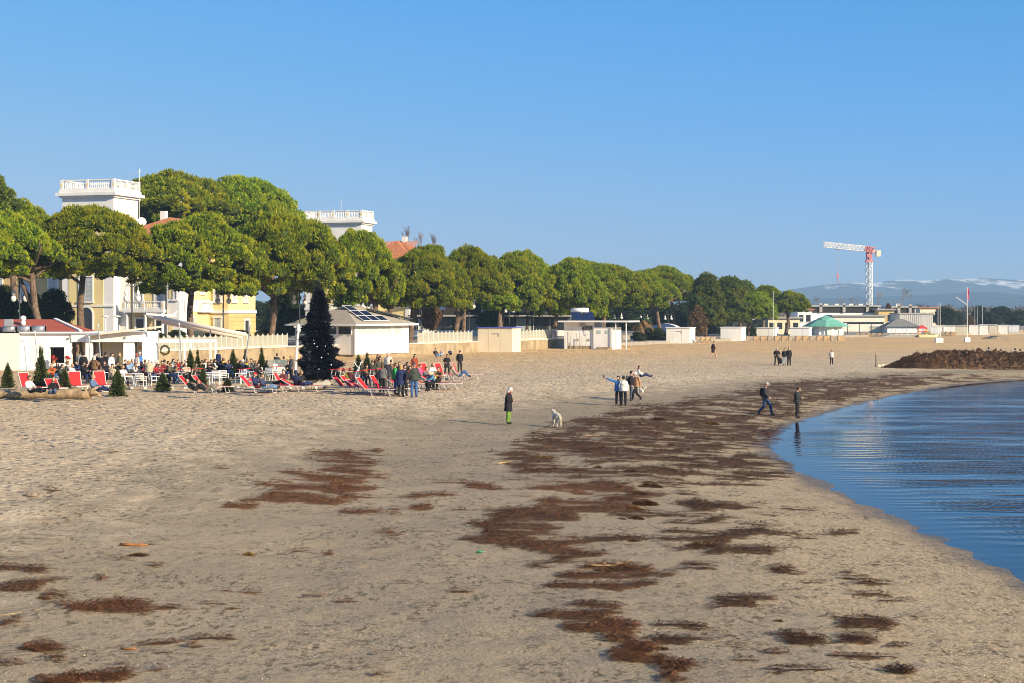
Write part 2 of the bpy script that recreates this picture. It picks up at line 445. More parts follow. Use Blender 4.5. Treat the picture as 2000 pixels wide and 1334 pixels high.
def beach_material():
    m = bpy.data.materials.new('sand'); m.use_nodes = True
    n, l = m.node_tree.nodes, m.node_tree.links
    b = n['Principled BSDF']; b.inputs['Specular IOR Level'].default_value = 0.15
    def N(t, **k):
        x = n.new(t)
        for a, v in k.items(): x.inputs[a.replace('_', ' ')].default_value = v
        return x
    def noise(scale, detail=4, vec=None, rough=.5):
        x = N('ShaderNodeTexNoise', Scale=scale, Detail=detail, Roughness=rough)
        l.new(vec or tc.outputs['Object'], x.inputs['Vector']); return x.outputs[0]
    def rng_(v, a, b_, c, d):
        x = n.new('ShaderNodeMapRange')
        for i, q in zip(('From Min', 'From Max', 'To Min', 'To Max'), (a, b_, c, d)): x.inputs[i].default_value = q
        l.new(v, x.inputs['Value']); return x.outputs[0]
    def mix(f, a, b_, mode='MIX'):
        x = n.new('ShaderNodeMix'); x.data_type = 'RGBA'; x.blend_type = mode
        for i, q in ((0, f), (6, a), (7, b_)):
            if isinstance(q, (int, float)): x.inputs[i].default_value = q
            elif isinstance(q, tuple): x.inputs[i].default_value = (*q, 1)
            else: l.new(q, x.inputs[i])
        return x.outputs[2]
    def math_(op, a, b_):
        x = n.new('ShaderNodeMath'); x.operation = op
        for i, q in enumerate((a, b_)):
            if isinstance(q, (int, float)): x.inputs[i].default_value = q
            else: l.new(q, x.inputs[i])
        return x.outputs[0]
    def attr(a):
        x = n.new('ShaderNodeAttribute'); x.attribute_name = a; return x.outputs['Fac']
    tc = n.new('ShaderNodeTexCoord')
    d, lit, rus, dr = attr('shore'), attr('litter'), attr('rust'), attr('dry')
    mp = N('ShaderNodeMapping', Scale=(1, .45, 1)); l.new(tc.outputs['Object'], mp.inputs[0])
    mps = N('ShaderNodeMapping', Scale=(.55, 1.5, 1)); l.new(tc.outputs['Object'], mps.inputs[0])
    big = noise(.12, 2); mid = noise(1.1, 3, mp.outputs[0]); fine = noise(14, 2); grain = noise(60, 1)
    damp = mix(rng_(big, .35, .65, 0, 1), (.345, .272, .180), (.290, .233, .157))
    dryc = mix(rng_(big, .3, .7, 0, 1), (.59, .47, .325), (.52, .405, .27))
    dryc = mix(rng_(d, 20, 70, 0, 1), dryc, mix(rng_(big, .3, .7, 0, 1), (.70, .47, .235), (.62, .41, .20)))
    base = mix(rng_(math_('ADD', dr, rng_(mid, .3, .7, -.30, .30)), .2, .8, 0, 1), damp, dryc)
    # shell grit next to the water
    shell = mix(rng_(fine, .35, .65, 0, 1), (.31, .235, .145), (.53, .41, .26))
    band = math_('MULTIPLY', rng_(math_('ADD', d, rng_(mid, .3, .7, -1.2, 1.2)), 4.5, 7.5, 1, 0), .75)
    base = mix(band, base, shell)
    # a wet margin, and the bed under the water
    wet = rng_(math_('ADD', d, rng_(mid, .3, .7, -.35, .35)), .1, 1.3, 1, 0)
    base = mix(wet, base, mix(rng_(d, -.8, .3, 0, 1), (.19, .155, .115), (.12, .092, .064)))
    # fine litter specks everywhere, thin
    speck = rng_(noise(7, 3, mp.outputs[0], .75), 0.52, .62, 0, .85)
    speck = math_('MULTIPLY', speck, rng_(noise(.7, 1), 0.38, .58, .2, 1))
    base = mix(speck, base, (.10, .078, .045))
    base = mix(1.0, base, rng_(grain, .3, .7, .62, 1.36), 'MULTIPLY')
    # seaweed mat
    weed = mix(rus, (.060, .034, .018), (.200, .082, .029))
    weed = mix(rng_(fine, .35, .7, 0, 1), weed, (.115, .066, .032))
    br = math_('ADD', lit, rng_(noise(8, 4, mps.outputs[0], .75), .30, .70, -1.0, .45))
    base = mix(rng_(br, .28, .50, 0, .95), base, weed)
    l.new(base, b.inputs['Base Color'])
    l.new(rng_(wet, 0, 1, .9, .35), b.inputs['Roughness'])
    # footprints and grain
    vo = N('ShaderNodeTexVoronoi', Scale=2.8); vo.feature = 'F1'
    mpd = n.new('ShaderNodeMix'); mpd.data_type = 'VECTOR'; mpd.inputs[0].default_value = .12
    nv = N('ShaderNodeTexNoise', Scale=1.6, Detail=1); l.new(tc.outputs['Object'], nv.inputs['Vector'])
    l.new(tc.outputs['Object'], mpd.inputs[4]); l.new(nv.outputs['Color'], mpd.inputs[5])
    l.new(mpd.outputs[1], vo.inputs['Vector'])
    hgt = math_('MULTIPLY', rng_(vo.outputs['Distance'], .0, .45, 0, 1), rng_(dr, .2, .9, .18, 1))
    hgt = math_('ADD', hgt, math_('MULTIPLY', fine, .24))
    bp = N('ShaderNodeBump', Strength=.8, Distance=.11)
    l.new(hgt, bp.inputs['Height']); l.new(bp.outputs[0], b.inputs['Normal'])
    return m
beach_me = np_mesh('beach', V, FA, beach_material(), smooth=True)
for nm, arr in (('shore', D_), ('litter', LIT), ('rust', RUS), ('dry', dry)):
    at_ = beach_me.attributes.new(nm, 'FLOAT', 'POINT')
    at_.data.foreach_set('value', arr.astype(np.float32).ravel())
tag(link('beach', beach_me), kind='structure')

# ------------------------------------------------------------------ water
def water_material():
    m = bpy.data.materials.new('shallow_water'); m.use_nodes = True
    n, l = m.node_tree.nodes, m.node_tree.links
    n.remove(n['Principled BSDF'])
    tc = n.new('ShaderNodeTexCoord')
    a = n.new('ShaderNodeAttribute'); a.attribute_name = 'shore'
    def mapping(sx, sy, rz):
        x = n.new('ShaderNodeMapping'); x.inputs['Scale'].default_value = (sx, sy, 1); x.inputs['Rotation'].default_value = (0, 0, R(rz))
        l.new(tc.outputs['Object'], x.inputs[0]); return x.outputs[0]
    def noise(v, s, det=3):
        x = n.new('ShaderNodeTexNoise'); x.inputs['Scale'].default_value = s; x.inputs['Detail'].default_value = det
        l.new(v, x.inputs['Vector']); return x.outputs[0]
    def mr(v, p, q, r, s):
        x = n.new('ShaderNodeMapRange')
        for i, k in zip(('From Min', 'From Max', 'To Min', 'To Max'), (p, q, r, s)): x.inputs[i].default_value = k
        l.new(v, x.inputs['Value']); return x.outputs[0]
    def mt(op, p, q):
        x = n.new('ShaderNodeMath'); x.operation = op
        for i, k in enumerate((p, q)):
            if isinstance(k, (int, float)): x.inputs[i].default_value = k
            else: l.new(k, x.inputs[i])
        return x.outputs[0]
    def wave(rz, s, dist):
        w = n.new('ShaderNodeTexWave'); w.inputs['Scale'].default_value = s; w.inputs['Distortion'].default_value = dist
        w.inputs['Detail'].default_value = 2; w.inputs['Detail Scale'].default_value = .7
        l.new(mapping(1, 1, rz), w.inputs['Vector']); return w.outputs['Fac']
    h = mt('ADD', mt('MULTIPLY', wave(86, .34, 7), .8), mt('MULTIPLY', wave(14, 1.7, 3), .13))
    h = mt('ADD', h, mt('MULTIPLY', wave(-24, 1.4, 3), .12))
    h = mt('ADD', h, mt('MULTIPLY', noise(mapping(1, 1, 20), 4.0), .45))
    patch = mr(noise(mapping(.10, .45, 8), 1.0, 3), .38, .56, .12, 1)
    amp = mt('MULTIPLY', patch, mr(a.outputs['Fac'], -4, -.3, 1, .06))
    bp = n.new('ShaderNodeBump'); bp.inputs['Distance'].default_value = .040
    bp.inputs['Strength'].default_value = 1
    l.new(mt('MULTIPLY', h, amp), bp.inputs['Height'])
    g = n.new('ShaderNodeBsdfGlossy'); g.inputs['Roughness'].default_value = .03; l.new(bp.outputs[0], g.inputs['Normal'])
    t = n.new('ShaderNodeBsdfTransparent'); t.inputs['Color'].default_value = (.40, .60, .82, 1)
    fr = n.new('ShaderNodeFresnel'); fr.inputs['IOR'].default_value = 1.48; l.new(bp.outputs[0], fr.inputs['Normal'])
    ms = n.new('ShaderNodeMixShader')
    l.new(fr.outputs[0], ms.inputs[0]); l.new(t.outputs[0], ms.inputs[1]); l.new(g.outputs[0], ms.inputs[2])
    l.new(ms.outputs[0], n['Material Output'].inputs['Surface'])
    return m
wy = np.array(axis([(-400, 10, 60, 4), (10, 150, .8, 1.5), (150, 320, 3, 20)]) + [320.0])
wx = np.array(axis([(4, 60, .6, 1.5), (60, 300, 4, 20), (300, 7000, 60, 900)]) + [7000.0])
WX, WY = np.meshgrid(wx, wy)
WD = shore(WX, WY)
keep = (WD[:-1, :-1] < 2.5) | (WD[1:, 1:] < 2.5) | (WD[:-1, 1:] < 2.5)
i2 = np.arange(WX.size).reshape(WX.shape)
WF = np.stack([i2[:-1, :-1], i2[:-1, 1:], i2[1:, 1:], i2[1:, :-1]], -1)[keep]
wme = np_mesh('water', np.stack([WX, WY, np.full(WX.shape, .012)], -1).reshape(-1, 3), WF, water_material(), smooth=True)
wa = wme.attributes.new('shore', 'FLOAT', 'POINT'); wa.data.foreach_set('value', WD.astype(np.float32).ravel())
tag(link('water', wme), kind='structure')
# ------------------------------------------------------------------ hills, promenade
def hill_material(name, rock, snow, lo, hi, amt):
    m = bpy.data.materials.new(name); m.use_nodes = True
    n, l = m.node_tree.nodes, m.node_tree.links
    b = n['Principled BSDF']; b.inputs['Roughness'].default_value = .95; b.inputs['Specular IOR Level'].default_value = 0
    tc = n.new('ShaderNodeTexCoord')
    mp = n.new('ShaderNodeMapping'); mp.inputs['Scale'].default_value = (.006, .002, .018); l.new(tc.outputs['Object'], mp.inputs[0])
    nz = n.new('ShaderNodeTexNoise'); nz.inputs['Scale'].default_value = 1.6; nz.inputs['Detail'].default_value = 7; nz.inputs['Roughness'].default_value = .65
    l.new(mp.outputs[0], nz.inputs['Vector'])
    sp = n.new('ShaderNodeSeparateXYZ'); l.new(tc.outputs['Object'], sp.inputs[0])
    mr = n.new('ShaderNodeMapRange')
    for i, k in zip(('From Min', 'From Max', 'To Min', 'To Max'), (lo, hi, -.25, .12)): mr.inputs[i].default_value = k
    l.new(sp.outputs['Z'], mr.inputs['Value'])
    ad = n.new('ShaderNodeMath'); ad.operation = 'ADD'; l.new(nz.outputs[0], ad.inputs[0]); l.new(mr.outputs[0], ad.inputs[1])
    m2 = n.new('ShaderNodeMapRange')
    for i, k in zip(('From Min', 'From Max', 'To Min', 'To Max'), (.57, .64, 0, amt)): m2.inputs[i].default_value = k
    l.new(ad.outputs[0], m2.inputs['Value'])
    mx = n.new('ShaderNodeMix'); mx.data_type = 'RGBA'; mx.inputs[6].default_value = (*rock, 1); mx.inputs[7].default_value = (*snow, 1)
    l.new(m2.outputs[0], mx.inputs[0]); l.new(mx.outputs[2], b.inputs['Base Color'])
    return m
def ridge(name, D, depth, prof, rough, seed, material, x_ext=(-4000, 5000)):
    """a real range: rows of slopes falling towards the plain; prof = (photo x, photo y of the crest)"""
    xs_ = np.arange(x_ext[0], x_ext[1], 30.0)
    cx = np.array([(p - CX) / F * D for p, _ in prof]); cz = np.array([CZ + (HZ - y) / F * D for _, y in prof])
    crest = np.interp(xs_, cx, cz)
    crest = crest * (1 + rough * (fbm(xs_ / 120, xs_ * 0 + seed, seed) - .5))
    rows = []
    for k, t in enumerate(np.linspace(0, 1, 14)):
        fold = (fbm(xs_ / 140 + t * .8, xs_ * 0 + t * 5, seed + 5, 4) - .5) * 260 * math.sin(math.pi * t)
        rows.append(np.stack([xs_, np.full_like(xs_, D - depth * (1 - t)) + fold, crest * t ** .8 * (1 + .10 * (fbm(xs_ / 90, xs_ * 0 + t * 9, seed + 2) - .5) * (1 - t)) - 2 * (1 - t)], -1))
    rows.append(np.stack([xs_, np.full_like(xs_, D + 400), xs_ * 0 - 5], -1))
    V = np.concatenate(rows); n = len(xs_)
    i = np.arange(len(V)).reshape(len(rows), n)
    Fq = np.stack([i[:-1, :-1], i[:-1, 1:], i[1:, 1:], i[1:, :-1]], -1).reshape(-1, 4)
    return tag(link(name, np_mesh(name, V, Fq, material, smooth=True)), kind='structure')
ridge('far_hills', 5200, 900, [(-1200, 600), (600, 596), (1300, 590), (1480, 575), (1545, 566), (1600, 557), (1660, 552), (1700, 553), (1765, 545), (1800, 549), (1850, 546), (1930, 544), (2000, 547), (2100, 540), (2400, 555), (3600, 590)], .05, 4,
      hill_material('haze_blue_mountain', (.030, .080, .17), (.9, .9, .92), 15, 112, 1.0))  # blue of the distant air is put into the rock colour
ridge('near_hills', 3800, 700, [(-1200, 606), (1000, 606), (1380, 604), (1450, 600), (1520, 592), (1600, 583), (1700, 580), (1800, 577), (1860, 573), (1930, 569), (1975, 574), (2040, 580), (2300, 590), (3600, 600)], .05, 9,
      hill_material('haze_blue_hill', (.025, .065, .14), (.2, .25, .32), 60, 300, .2))  # distance haze tinted into the base colour here too

PL = [(-95, 118), (-46, 146), (-33.5, 153), (-23.3, 176), (-17.5, 186), (-13.2, 191.5), (-8.9, 197.5), (6.2, 229)]     # top of the sea wall, seaward edge of the promenade
PZ = 2.0
paving = mat('promenade_paving', (.30, .27, .23), .9, .15, .8, .01, 8)
mb = MB(); mb.prism(PL + [(8.5, 234), (60, 420), (-160, 420), (-260, 118)], .3, PZ)
tag(mb.build('promenade', paving), kind='structure')
mb = MB(); mb.prism([(8.7, 233.4), (17, 248), (27.5, 268.5), (40, 290), (62, 324), (105, 372), (240, 480), (240, 700), (60.2, 700), (60.2, 420)], .2, 1.25)
tag(mb.build('walkway', paving), kind='structure')

# ------------------------------------------------------------------ foliage
def tufts(P, Nn, size, width, up=.5, jit=.5, droop=0.0):
    """crossed needle tufts rooted at P pointing along Nn: two slim triangles each"""
    n = len(P)
    d = Nn + np.array([0, 0, up - droop]) + rng.normal(0, jit, (n, 3)) * .6
    d /= np.linalg.norm(d, axis=1, keepdims=True) + 1e-9
    r = rng.normal(0, 1, (n, 3))
    a = np.cross(d, r); a /= np.linalg.norm(a, axis=1, keepdims=True) + 1e-9
    b = np.cross(d, a)
    s = (size * rng.uniform(.65, 1.3, n))[:, None]; w = (width * rng.uniform(.7, 1.3, n))[:, None]
    V = np.stack([P - a * w, P + a * w, P + d * s + b * w * .4, P - b * w, P + b * w, P + d * s * .92 - a * w * .4], 1).reshape(-1, 3)
    o = (np.arange(n) * 6)[:, None]
    Fc = np.concatenate([o + np.array([0, 1, 2]), o + np.array([3, 4, 5])], 1).reshape(-1, 3)
    return V, Fc
def sphere_dirs(n, zmin=-.4):
    z = rng.uniform(zmin, 1, n); a = rng.uniform(0, 2 * math.pi, n); r = np.sqrt(np.maximum(0, 1 - z * z))
    return np.stack([r * np.cos(a), r * np.sin(a), z], -1)
def join_tri(parts):
    V, Fc, M, o = [], [], [], 0
    for v, f, m in parts:
        V.append(v); Fc.append(f + o); M.append(np.full(len(f), m)); o += len(v)
    return np.concatenate(V), np.concatenate(Fc), np.concatenate(M)
_ico = bmesh.new(); bmesh.ops.create_icosphere(_ico, subdivisions=1, radius=1)
ICO_V = np.array([v.co[:] for v in _ico.verts]); ICO_F = np.array([[v.index for v in f.verts] for f in _ico.faces]); _ico.free()
def blob(c, r):
    return np.asarray(c) + ICO_V * np.asarray(r) * rng.uniform(.85, 1.1, (len(ICO_V), 1)), ICO_F
pine_leaf = leaf_mat('pine_needles', (.060, .130, .012), (.31, .42, .026), (.62, .55, .032), .30)
pine_core = mat('pine_shade_core', (.036, .058, .012), .9, .3, .8)  # solid dark cores block light and paint shade inside the crowns
dark_leaf = leaf_mat('dark_evergreen_leaves', (.016, .030, .012), (.040, .065, .022), (.055, .075, .022), .12)
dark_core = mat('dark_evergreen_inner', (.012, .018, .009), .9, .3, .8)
bark = mat('pine_bark', (.155, .105, .075), .95, .45, 3.0, .09, 5, dirt=(.05, .035, .028), dirt_amt=.8)
bark_grey = mat('bare_bark', (.23, .19, .16), .95, .25, 2.5)
def pine_crown(Rr, H, flat, seed, n_cl=120):
    """umbrella crown: cauliflower clumps over a dome, a ragged skirt below. local z=0 at the crown's underside"""
    global rng
    rng = np.random.default_rng(seed)
    parts = []
    lob = rng.uniform(0, 6.28, 3)
    for k in range(n_cl):
        if k < n_cl * .72:
            q = math.sqrt((k + .5) / (n_cl * .72)); a = k * 2.39996 + rng.uniform(-.25, .25)
            rr = Rr * (1 + .08 * math.sin(2 * a + lob[0]) + .07 * math.sin(3 * a + lob[1]) + .05 * math.sin(5 * a + lob[2]))
            r = q * rr * .93
            z = H * (flat + (1 - flat) * max(0, 1 - q ** 1.7) ** .74) + .25 * math.sin(2.3 * r * math.cos(a) * .45 + lob[1]) * math.sin(2.1 * r * math.sin(a) * .45 + lob[2]) + rng.uniform(-.45, .25)
            s = rng.uniform(.55, .95)
        else:
            a = rng.uniform(0, 6.28); q = rng.uniform(.35, 1.0)
            r = q * Rr * .93; z = H * flat * rng.uniform(.25, .95) + (1 - q) * .6
            s = rng.uniform(.5, .9)
        c = np.array([r * math.cos(a), r * math.sin(a), z])
        rad = np.array([s * 1.12, s * 1.12, s * .78])
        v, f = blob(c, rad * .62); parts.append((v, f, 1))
        n = int(190 * s)
        dr = sphere_dirs(n, -.55)
        v, f = tufts(c + dr * rad * rng.uniform(.62, .86, (n, 1)), dr, .30, .070, .55, .40); parts.append((v, f, 0))
    # fill under the dome so that no sky shows through the middle
    for k in range(12):
        a = rng.uniform(0, 6.28); q = math.sqrt(rng.uniform(0, .5))
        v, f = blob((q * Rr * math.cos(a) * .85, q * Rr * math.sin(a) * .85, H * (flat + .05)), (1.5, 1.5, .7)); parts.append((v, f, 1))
    j = join_tri(parts)
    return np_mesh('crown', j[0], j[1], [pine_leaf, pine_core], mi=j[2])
def pine_trunk(h, lean, Rr, seed, fork=False):
    rs = random.Random(seed)
    mb = MB()
    top = Vector((lean[0], lean[1], h * .98))
    mid = top * .5 + Vector((rs.uniform(-.35, .35), rs.uniform(-.3, .3), 0))
    mb.tube([(0, 0, -.3), (0.02, 0, .25), mid * .5, mid, top], [.55, .40, .36, .33, .25], 9)
    for k in range(7):
        a = k * .9 + rs.uniform(-.3, .3); L = Rr * rs.uniform(.55, .85)
        s = mid.lerp(top, rs.uniform(.45, 1))
        e = top + Vector((math.cos(a) * L, math.sin(a) * L, rs.uniform(.8, 2.2)))
        m_ = s.lerp(e, .5) + Vector((0, 0, -rs.uniform(.1, .5)))
        mb.tube([s, m_, e], [.17, .12, .06], 6)
        for j in range(2):
            q = m_.lerp(e, .4 + .4 * j)
            mb.tube([q, q + Vector((rs.uniform(-1, 1), rs.uniform(-1, 1), rs.uniform(.4, 1.0)))], [.06, .03], 5)
    if fork:
        e = Vector((fork, .5, h * 1.05)); mb.tube([(0.05, 0, h * .22), e * .55 + Vector((.2, 0, 0)), e], [.26, .22, .14], 7)
    return mb.mesh('trunk', bark, smooth=True)
CROWNS = [pine_crown(6.6, 6.4, .30, 101, 270), pine_crown(6.6, 6.2, .36, 202, 270), pine_crown(6.6, 6.6, .26, 303, 270), pine_crown(6.6, 5.8, .40, 404, 260)]
def stone_pine(label, px, x0, x1, ytop, ybot, D, base=PZ, k=0, rz=0.0, fork=False, lean=None, group='umbrella pines along the promenade'):
    """trunk foot at photo x = px; crown spans photo x0..x1, ytop..ybot at distance D"""
    foot = Vector(((px - CX) / F * D, D, base))
    xc = ((x0 + x1) / 2 - CX) / F * D; Rr = (x1 - x0) / 2 / F * D * 1.15
    zt = CZ + (HZ - ytop + 2) / F * D; zb = CZ + (HZ - ybot) / F * D
    t = thing('stone_pine', label, 'tree', foot, 0, group)
    hgt = {0: 7.2, 1: 7.0, 2: 7.4, 3: 6.6}[k]
    c = link('crown', CROWNS[k], t, (xc - foot.x, 0, zb - base), rz, (Rr / 6.95, Rr / 6.95, (zt - zb) / hgt))
    h = zb - base + (zt - zb) * .25
    link('trunk', pine_trunk(h, ((xc - foot.x) * .3, 0), Rr, int(px) + k, fork), t)
    return t
# near row, left to right
stone_pine('umbrella pine cut by the left edge, above the red tiled restaurant roof', 88, -110, 100, 414, 552, 160, k=1, rz=.4, fork=-3.2)
stone_pine('umbrella pine with leaning trunk in front of the shuttered tower window', 160, 58, 290, 397, 552, 166, k=0, rz=1.9)
stone_pine('umbrella pine over the balustraded balcony, third from the left edge', 373, 262, 506, 416, 580, 173, k=2, rz=.2)
stone_pine('wide umbrella pine directly behind the black Christmas tree', 527, 434, 676, 410, 590, 179, k=1, rz=2.6)
stone_pine('umbrella pine behind the solar roofed kiosk, below the second tower', 742, 626, 784, 446, 606, 192, k=0, rz=3.9)
# big trees behind the first villa
stone_pine('tallest umbrella pine rising behind the first villa tower', 345, 205, 470, 334, 470, 236, k=3, rz=1.1, group='tall pines behind the villa')
stone_pine('tall umbrella pine sloping down right of the tallest one', 470, 360, 592, 343, 480, 243, k=2, rz=4.4, group='tall pines behind the villa')
stone_pine('low pine crown filling the slope left of the second tower', 530, 470, 598, 392, 500, 236, k=0, rz=5.1, group='tall pines behind the villa')
stone_pine('pine crown peeping behind the leftmost pine', 20, -60, 110, 388, 500, 186, k=3, rz=2.2, group='tall pines behind the villa')
# receding row
stone_pine('umbrella pine right of the terracotta roof with a double trunk', 800, 752, 912, 477, 608, 204, k=2, rz=.9, fork=.9)
stone_pine('bright green umbrella pine with triple trunk above the net fence', 888, 858, 986, 480, 598, 216, k=1, rz=3.3, fork=1.6)
stone_pine('second row pine filling the gap between the two bright green pines', 905, 838, 968, 489, 596, 252, k=3, rz=.3)
stone_pine('second row pine between the tall round pine and the water tank', 1030, 985, 1096, 500, 606, 264, k=2, rz=1.6)
stone_pine('second row pine above the right end of the kiosk roof', 765, 706, 806, 502, 606, 238, k=1, rz=2.9)
stone_pine('tall round pine behind the cream cabin with blue roof edge', 972, 938, 1084, 487, 612, 234, k=0, rz=.5)
stone_pine('small low pine in front of the tall round pine', 974, 942, 1018, 566, 612, 228, k=3, rz=1.4)
stone_pine('umbrella pine just left of the solar water tank', 1080, 1046, 1182, 507, 628, 250, k=1, rz=5.4)
stone_pine('pine crown behind the solar water tank, highest of the middle row', 1120, 1050, 1208, 503, 590, 275, k=2, rz=3.0)
stone_pine('umbrella pine above the flat roofed beach hut', 1178, 1120, 1258, 514, 606, 282, k=0, rz=2.1)
stone_pine('umbrella pine leaning right over the round hedge and palm', 1292, 1192, 1316, 528, 608, 290, 1.25, k=1, rz=.7)
stone_pine('umbrella pine with the highest crown behind the blue tarpaulin', 1318, 1232, 1358, 519, 596, 318, 1.25, k=3, rz=4.0)
stone_pine('forked umbrella pine beside the yellow house', 1463, 1440, 1518, 571, 626, 318, 1.25, k=2, rz=1.0, fork=1.8)
stone_pine('dark pine crown behind the forked pine', 1490, 1462, 1536, 557, 612, 345, 1.25, k=0, rz=3.5)
stone_pine('last umbrella pine of the row, in front of the pale house', 1535, 1510, 1580, 569, 614, 335, 1.25, k=1, rz=2.4)

def loose_crown(Rr, H, seed, leaf, core, n_cl=70, pts=70, size=.42, dome=False):
    """uneven upright crown of ragged clumps"""
    global rng
    rng = np.random.default_rng(seed)
    parts = []
    for k in range(n_cl):
        u = (k + .5) / n_cl
        prof = math.sin(math.pi * (u * .86 + .12)) ** .7 * (1.05 - .45 * u) if not dome else math.sqrt(max(.05, 1 - (u * .97) ** 2.2))
        a = k * 2.4 + rng.uniform(-.5, .5); r = Rr * prof * rng.uniform(.35, 1.0)
        c = np.array([r * math.cos(a), r * math.sin(a), u * H]); s = rng.uniform(.6, 1.2) * Rr / 3.2
        rad = np.array([s, s, s * .8])
        v, f = blob(c, rad * .75); parts.append((v, f, 1))
        dr = sphere_dirs(pts, -.7)
        v, f = tufts(c + dr * rad * .8, dr, size, size * .24, .35, .6); parts.append((v, f, 0))
    j = join_tri(parts)
    return np_mesh('crown', j[0], j[1], [leaf, core], mi=j[2])
black_leaf = leaf_mat('maritime_pine_needles', (.045, .090, .018), (.19, .26, .036), (.40, .33, .045), .28)
dead_leaf = leaf_mat('dry_brown_needles', (.13, .075, .035), (.22, .13, .06), (.28, .18, .08), .2)
LOOSE = [loose_crown(3.2, 9, 71, black_leaf, pine_core, 110, 80, .42, True), loose_crown(3.2, 8, 72, black_leaf, pine_core, 110, 80, .42, True)]
def loose_tree(label, px, x0, x1, ytop, ybot, D, base, k, rz, group='ragged dark pines between the cabins', name='maritime_pine', meshes=LOOSE):
    foot = Vector(((px - CX) / F * D, D, base)); xc = ((x0 + x1) / 2 - CX) / F * D; Rr = (x1 - x0) / 2 / F * D
    zt = CZ + (HZ - ytop) / F * D; zb = CZ + (HZ - ybot) / F * D
    t = thing(name, label, 'tree', foot, 0, group)
    H = 9.6 if k == 0 else 8.6
    link('crown', meshes[k], t, (xc - foot.x, 0, zb - base), rz, (Rr / 3.5, Rr / 3.5, (zt - zb) / H))
    mb = MB(); mb.tube([(0, 0, -.2), (.1, 0, (zb - base) * .6), (xc - foot.x, 0, zt - base - 1.5)], [.3, .24, .08], 7)
    mb.build('trunk', bark, t, True)
    return t
loose_tree('ragged upright pine with browning lower branches behind a white cabin', 1378, 1342, 1420, 534, 632, 300, 1.25, 0, .3)
loose_tree('dark green upright pine right of the browning pine', 1420, 1384, 1466, 541, 626, 312, 1.25, 1, 1.7)
loose_tree('dark pine tucked behind the ragged upright pine', 1445, 1420, 1486, 548, 612, 330, 1.25, 0, 2.8)
loose_tree('dark spiky evergreen top at the left picture edge', -12, -70, 40, 346, 470, 178, PZ, 1, .9, 'tall dark evergreens at the left edge')
loose_tree('topmost evergreen tip cut by the left picture edge', -40, -92, 13, 294, 480, 182, PZ, 0, 2.9, 'tall dark evergreens at the left edge')
# dry undergrowth below the browning pine and beside the cafe
DRY = [loose_crown(3.2, 5, 75, dead_leaf, mat('dry_thicket_inner', (.10, .06, .035), .95, .3, .8), 50, 70, .5)]
def shrub(name, label, px, ytop, ybot, halfw, D, leaf_set, group=None, rz=0.0):
    c = at(px, ybot, D); zt = CZ + (HZ - ytop) / F * D
    t = thing(name, label, 'shrub', c, 0, group)
    Rr = halfw / F * D
    link('foliage', leaf_set, t, (0, 0, 0), rz, (Rr / 3.4, Rr / 3.4, (zt - c.z) / 5.6))
    mb = MB(); mb.tube([(0, 0, -.4), (0, 0, (zt - c.z) * .5)], [.12, .05], 6); mb.build('stem', bark, t)
    return t
BUSH = [loose_crown(3.2, 5, 81, dark_leaf, dark_core, 60, 90, .38, True), loose_crown(3.2, 5, 82, dark_leaf, dark_core, 60, 90, .38, True)]
HEDGE = loose_crown(3.2, 5, 83, leaf_mat('hedge_leaves', (.030, .050, .016), (.060, .085, .024), (.085, .10, .03), .15), dark_core, 70, 100, .3, True)
shrub('thicket', 'reddish brown dry thicket between the double trunk pine and cafe', 840, 568, 640, 24, 226, DRY[0], 'dry thickets')
shrub('thicket', 'brown dry undergrowth below the ragged upright pine', 1362, 598, 652, 22, 296, DRY[0], 'dry thickets', 1.2)
shrub('bush', 'dark evergreen bush left of the leaning pine trunk', 108, 566, 646, 38, 172, BUSH[0], 'dark bushes in front of the villa')
shrub('bush', 'dark evergreen bush behind the left lamp post', 62, 572, 646, 30, 176, BUSH[1], 'dark bushes in front of the villa', 1.0)
shrub('bush', 'nearly black shade bush at the left edge under the balcony', 8, 556, 650, 34, 180, BUSH[1], 'dark bushes in front of the villa', 2.0)
shrub('bush', 'dark arching bush behind the black Christmas tree', 566, 592, 652, 34, 196, BUSH[0], 'dark bushes in front of the villa', 2.5)
shrub('bush', 'dark evergreen leaning on the fourth pine trunk', 560, 556, 600, 30, 190, BUSH[1], 'dark bushes in front of the villa', .5)
shrub('bush', 'dark bush between the two tallest cafe lamp posts', 958, 600, 640, 26, 262, BUSH[0], 'dark bushes by the cafe', .9)
shrub('hedge', 'clipped round hedge left of the first far white cabin', 1276, 640, 664, 34, 272, HEDGE, 'hedges beside the walkway')
shrub('hedge', 'low yellowish hedge beside the palm', 1248, 648, 665, 18, 262, HEDGE, 'hedges beside the walkway', 1.5)
shrub('hedge', 'round green bush between two far white cabins', 1470, 636, 657, 8, 300, HEDGE, 'hedges beside the walkway', .8)
BACK = [(545, 'between the first villa and the kiosk'), (610, 'behind the black tree top'), (650, 'left of the kiosk ridge'), (690, 'behind the kiosk roof'), (770, 'behind the double trunk pine'), (905, 'behind the triple trunk pine'), (1030, 'right of the blue awning'), (1085, 'behind the barred gate'), (1130, 'behind the solar water tank'), (1180, 'behind the hut canopy'), (1225, 'left of the palm'), (1340, 'behind the ragged upright pine'), (1160, 'low behind the flat roofed hut'), (1050, 'between two middle pines'), (1395, 'behind the dark upright pine'), (985, 'behind the tall round pine'), (1285, 'behind the blue tarpaulin tent'), (1315, 'right of the blue tarpaulin tent'), (500, 'right of the first villa')]
for i, (x, wh) in enumerate(BACK):
    shrub('evergreen_tree', 'dark evergreen backdrop tree ' + wh, x, 584 + (i * 7) % 12, 648, 44, 330 + (i * 13) % 30, BUSH[i % 2], 'dark trees behind the pine row', i * .9)
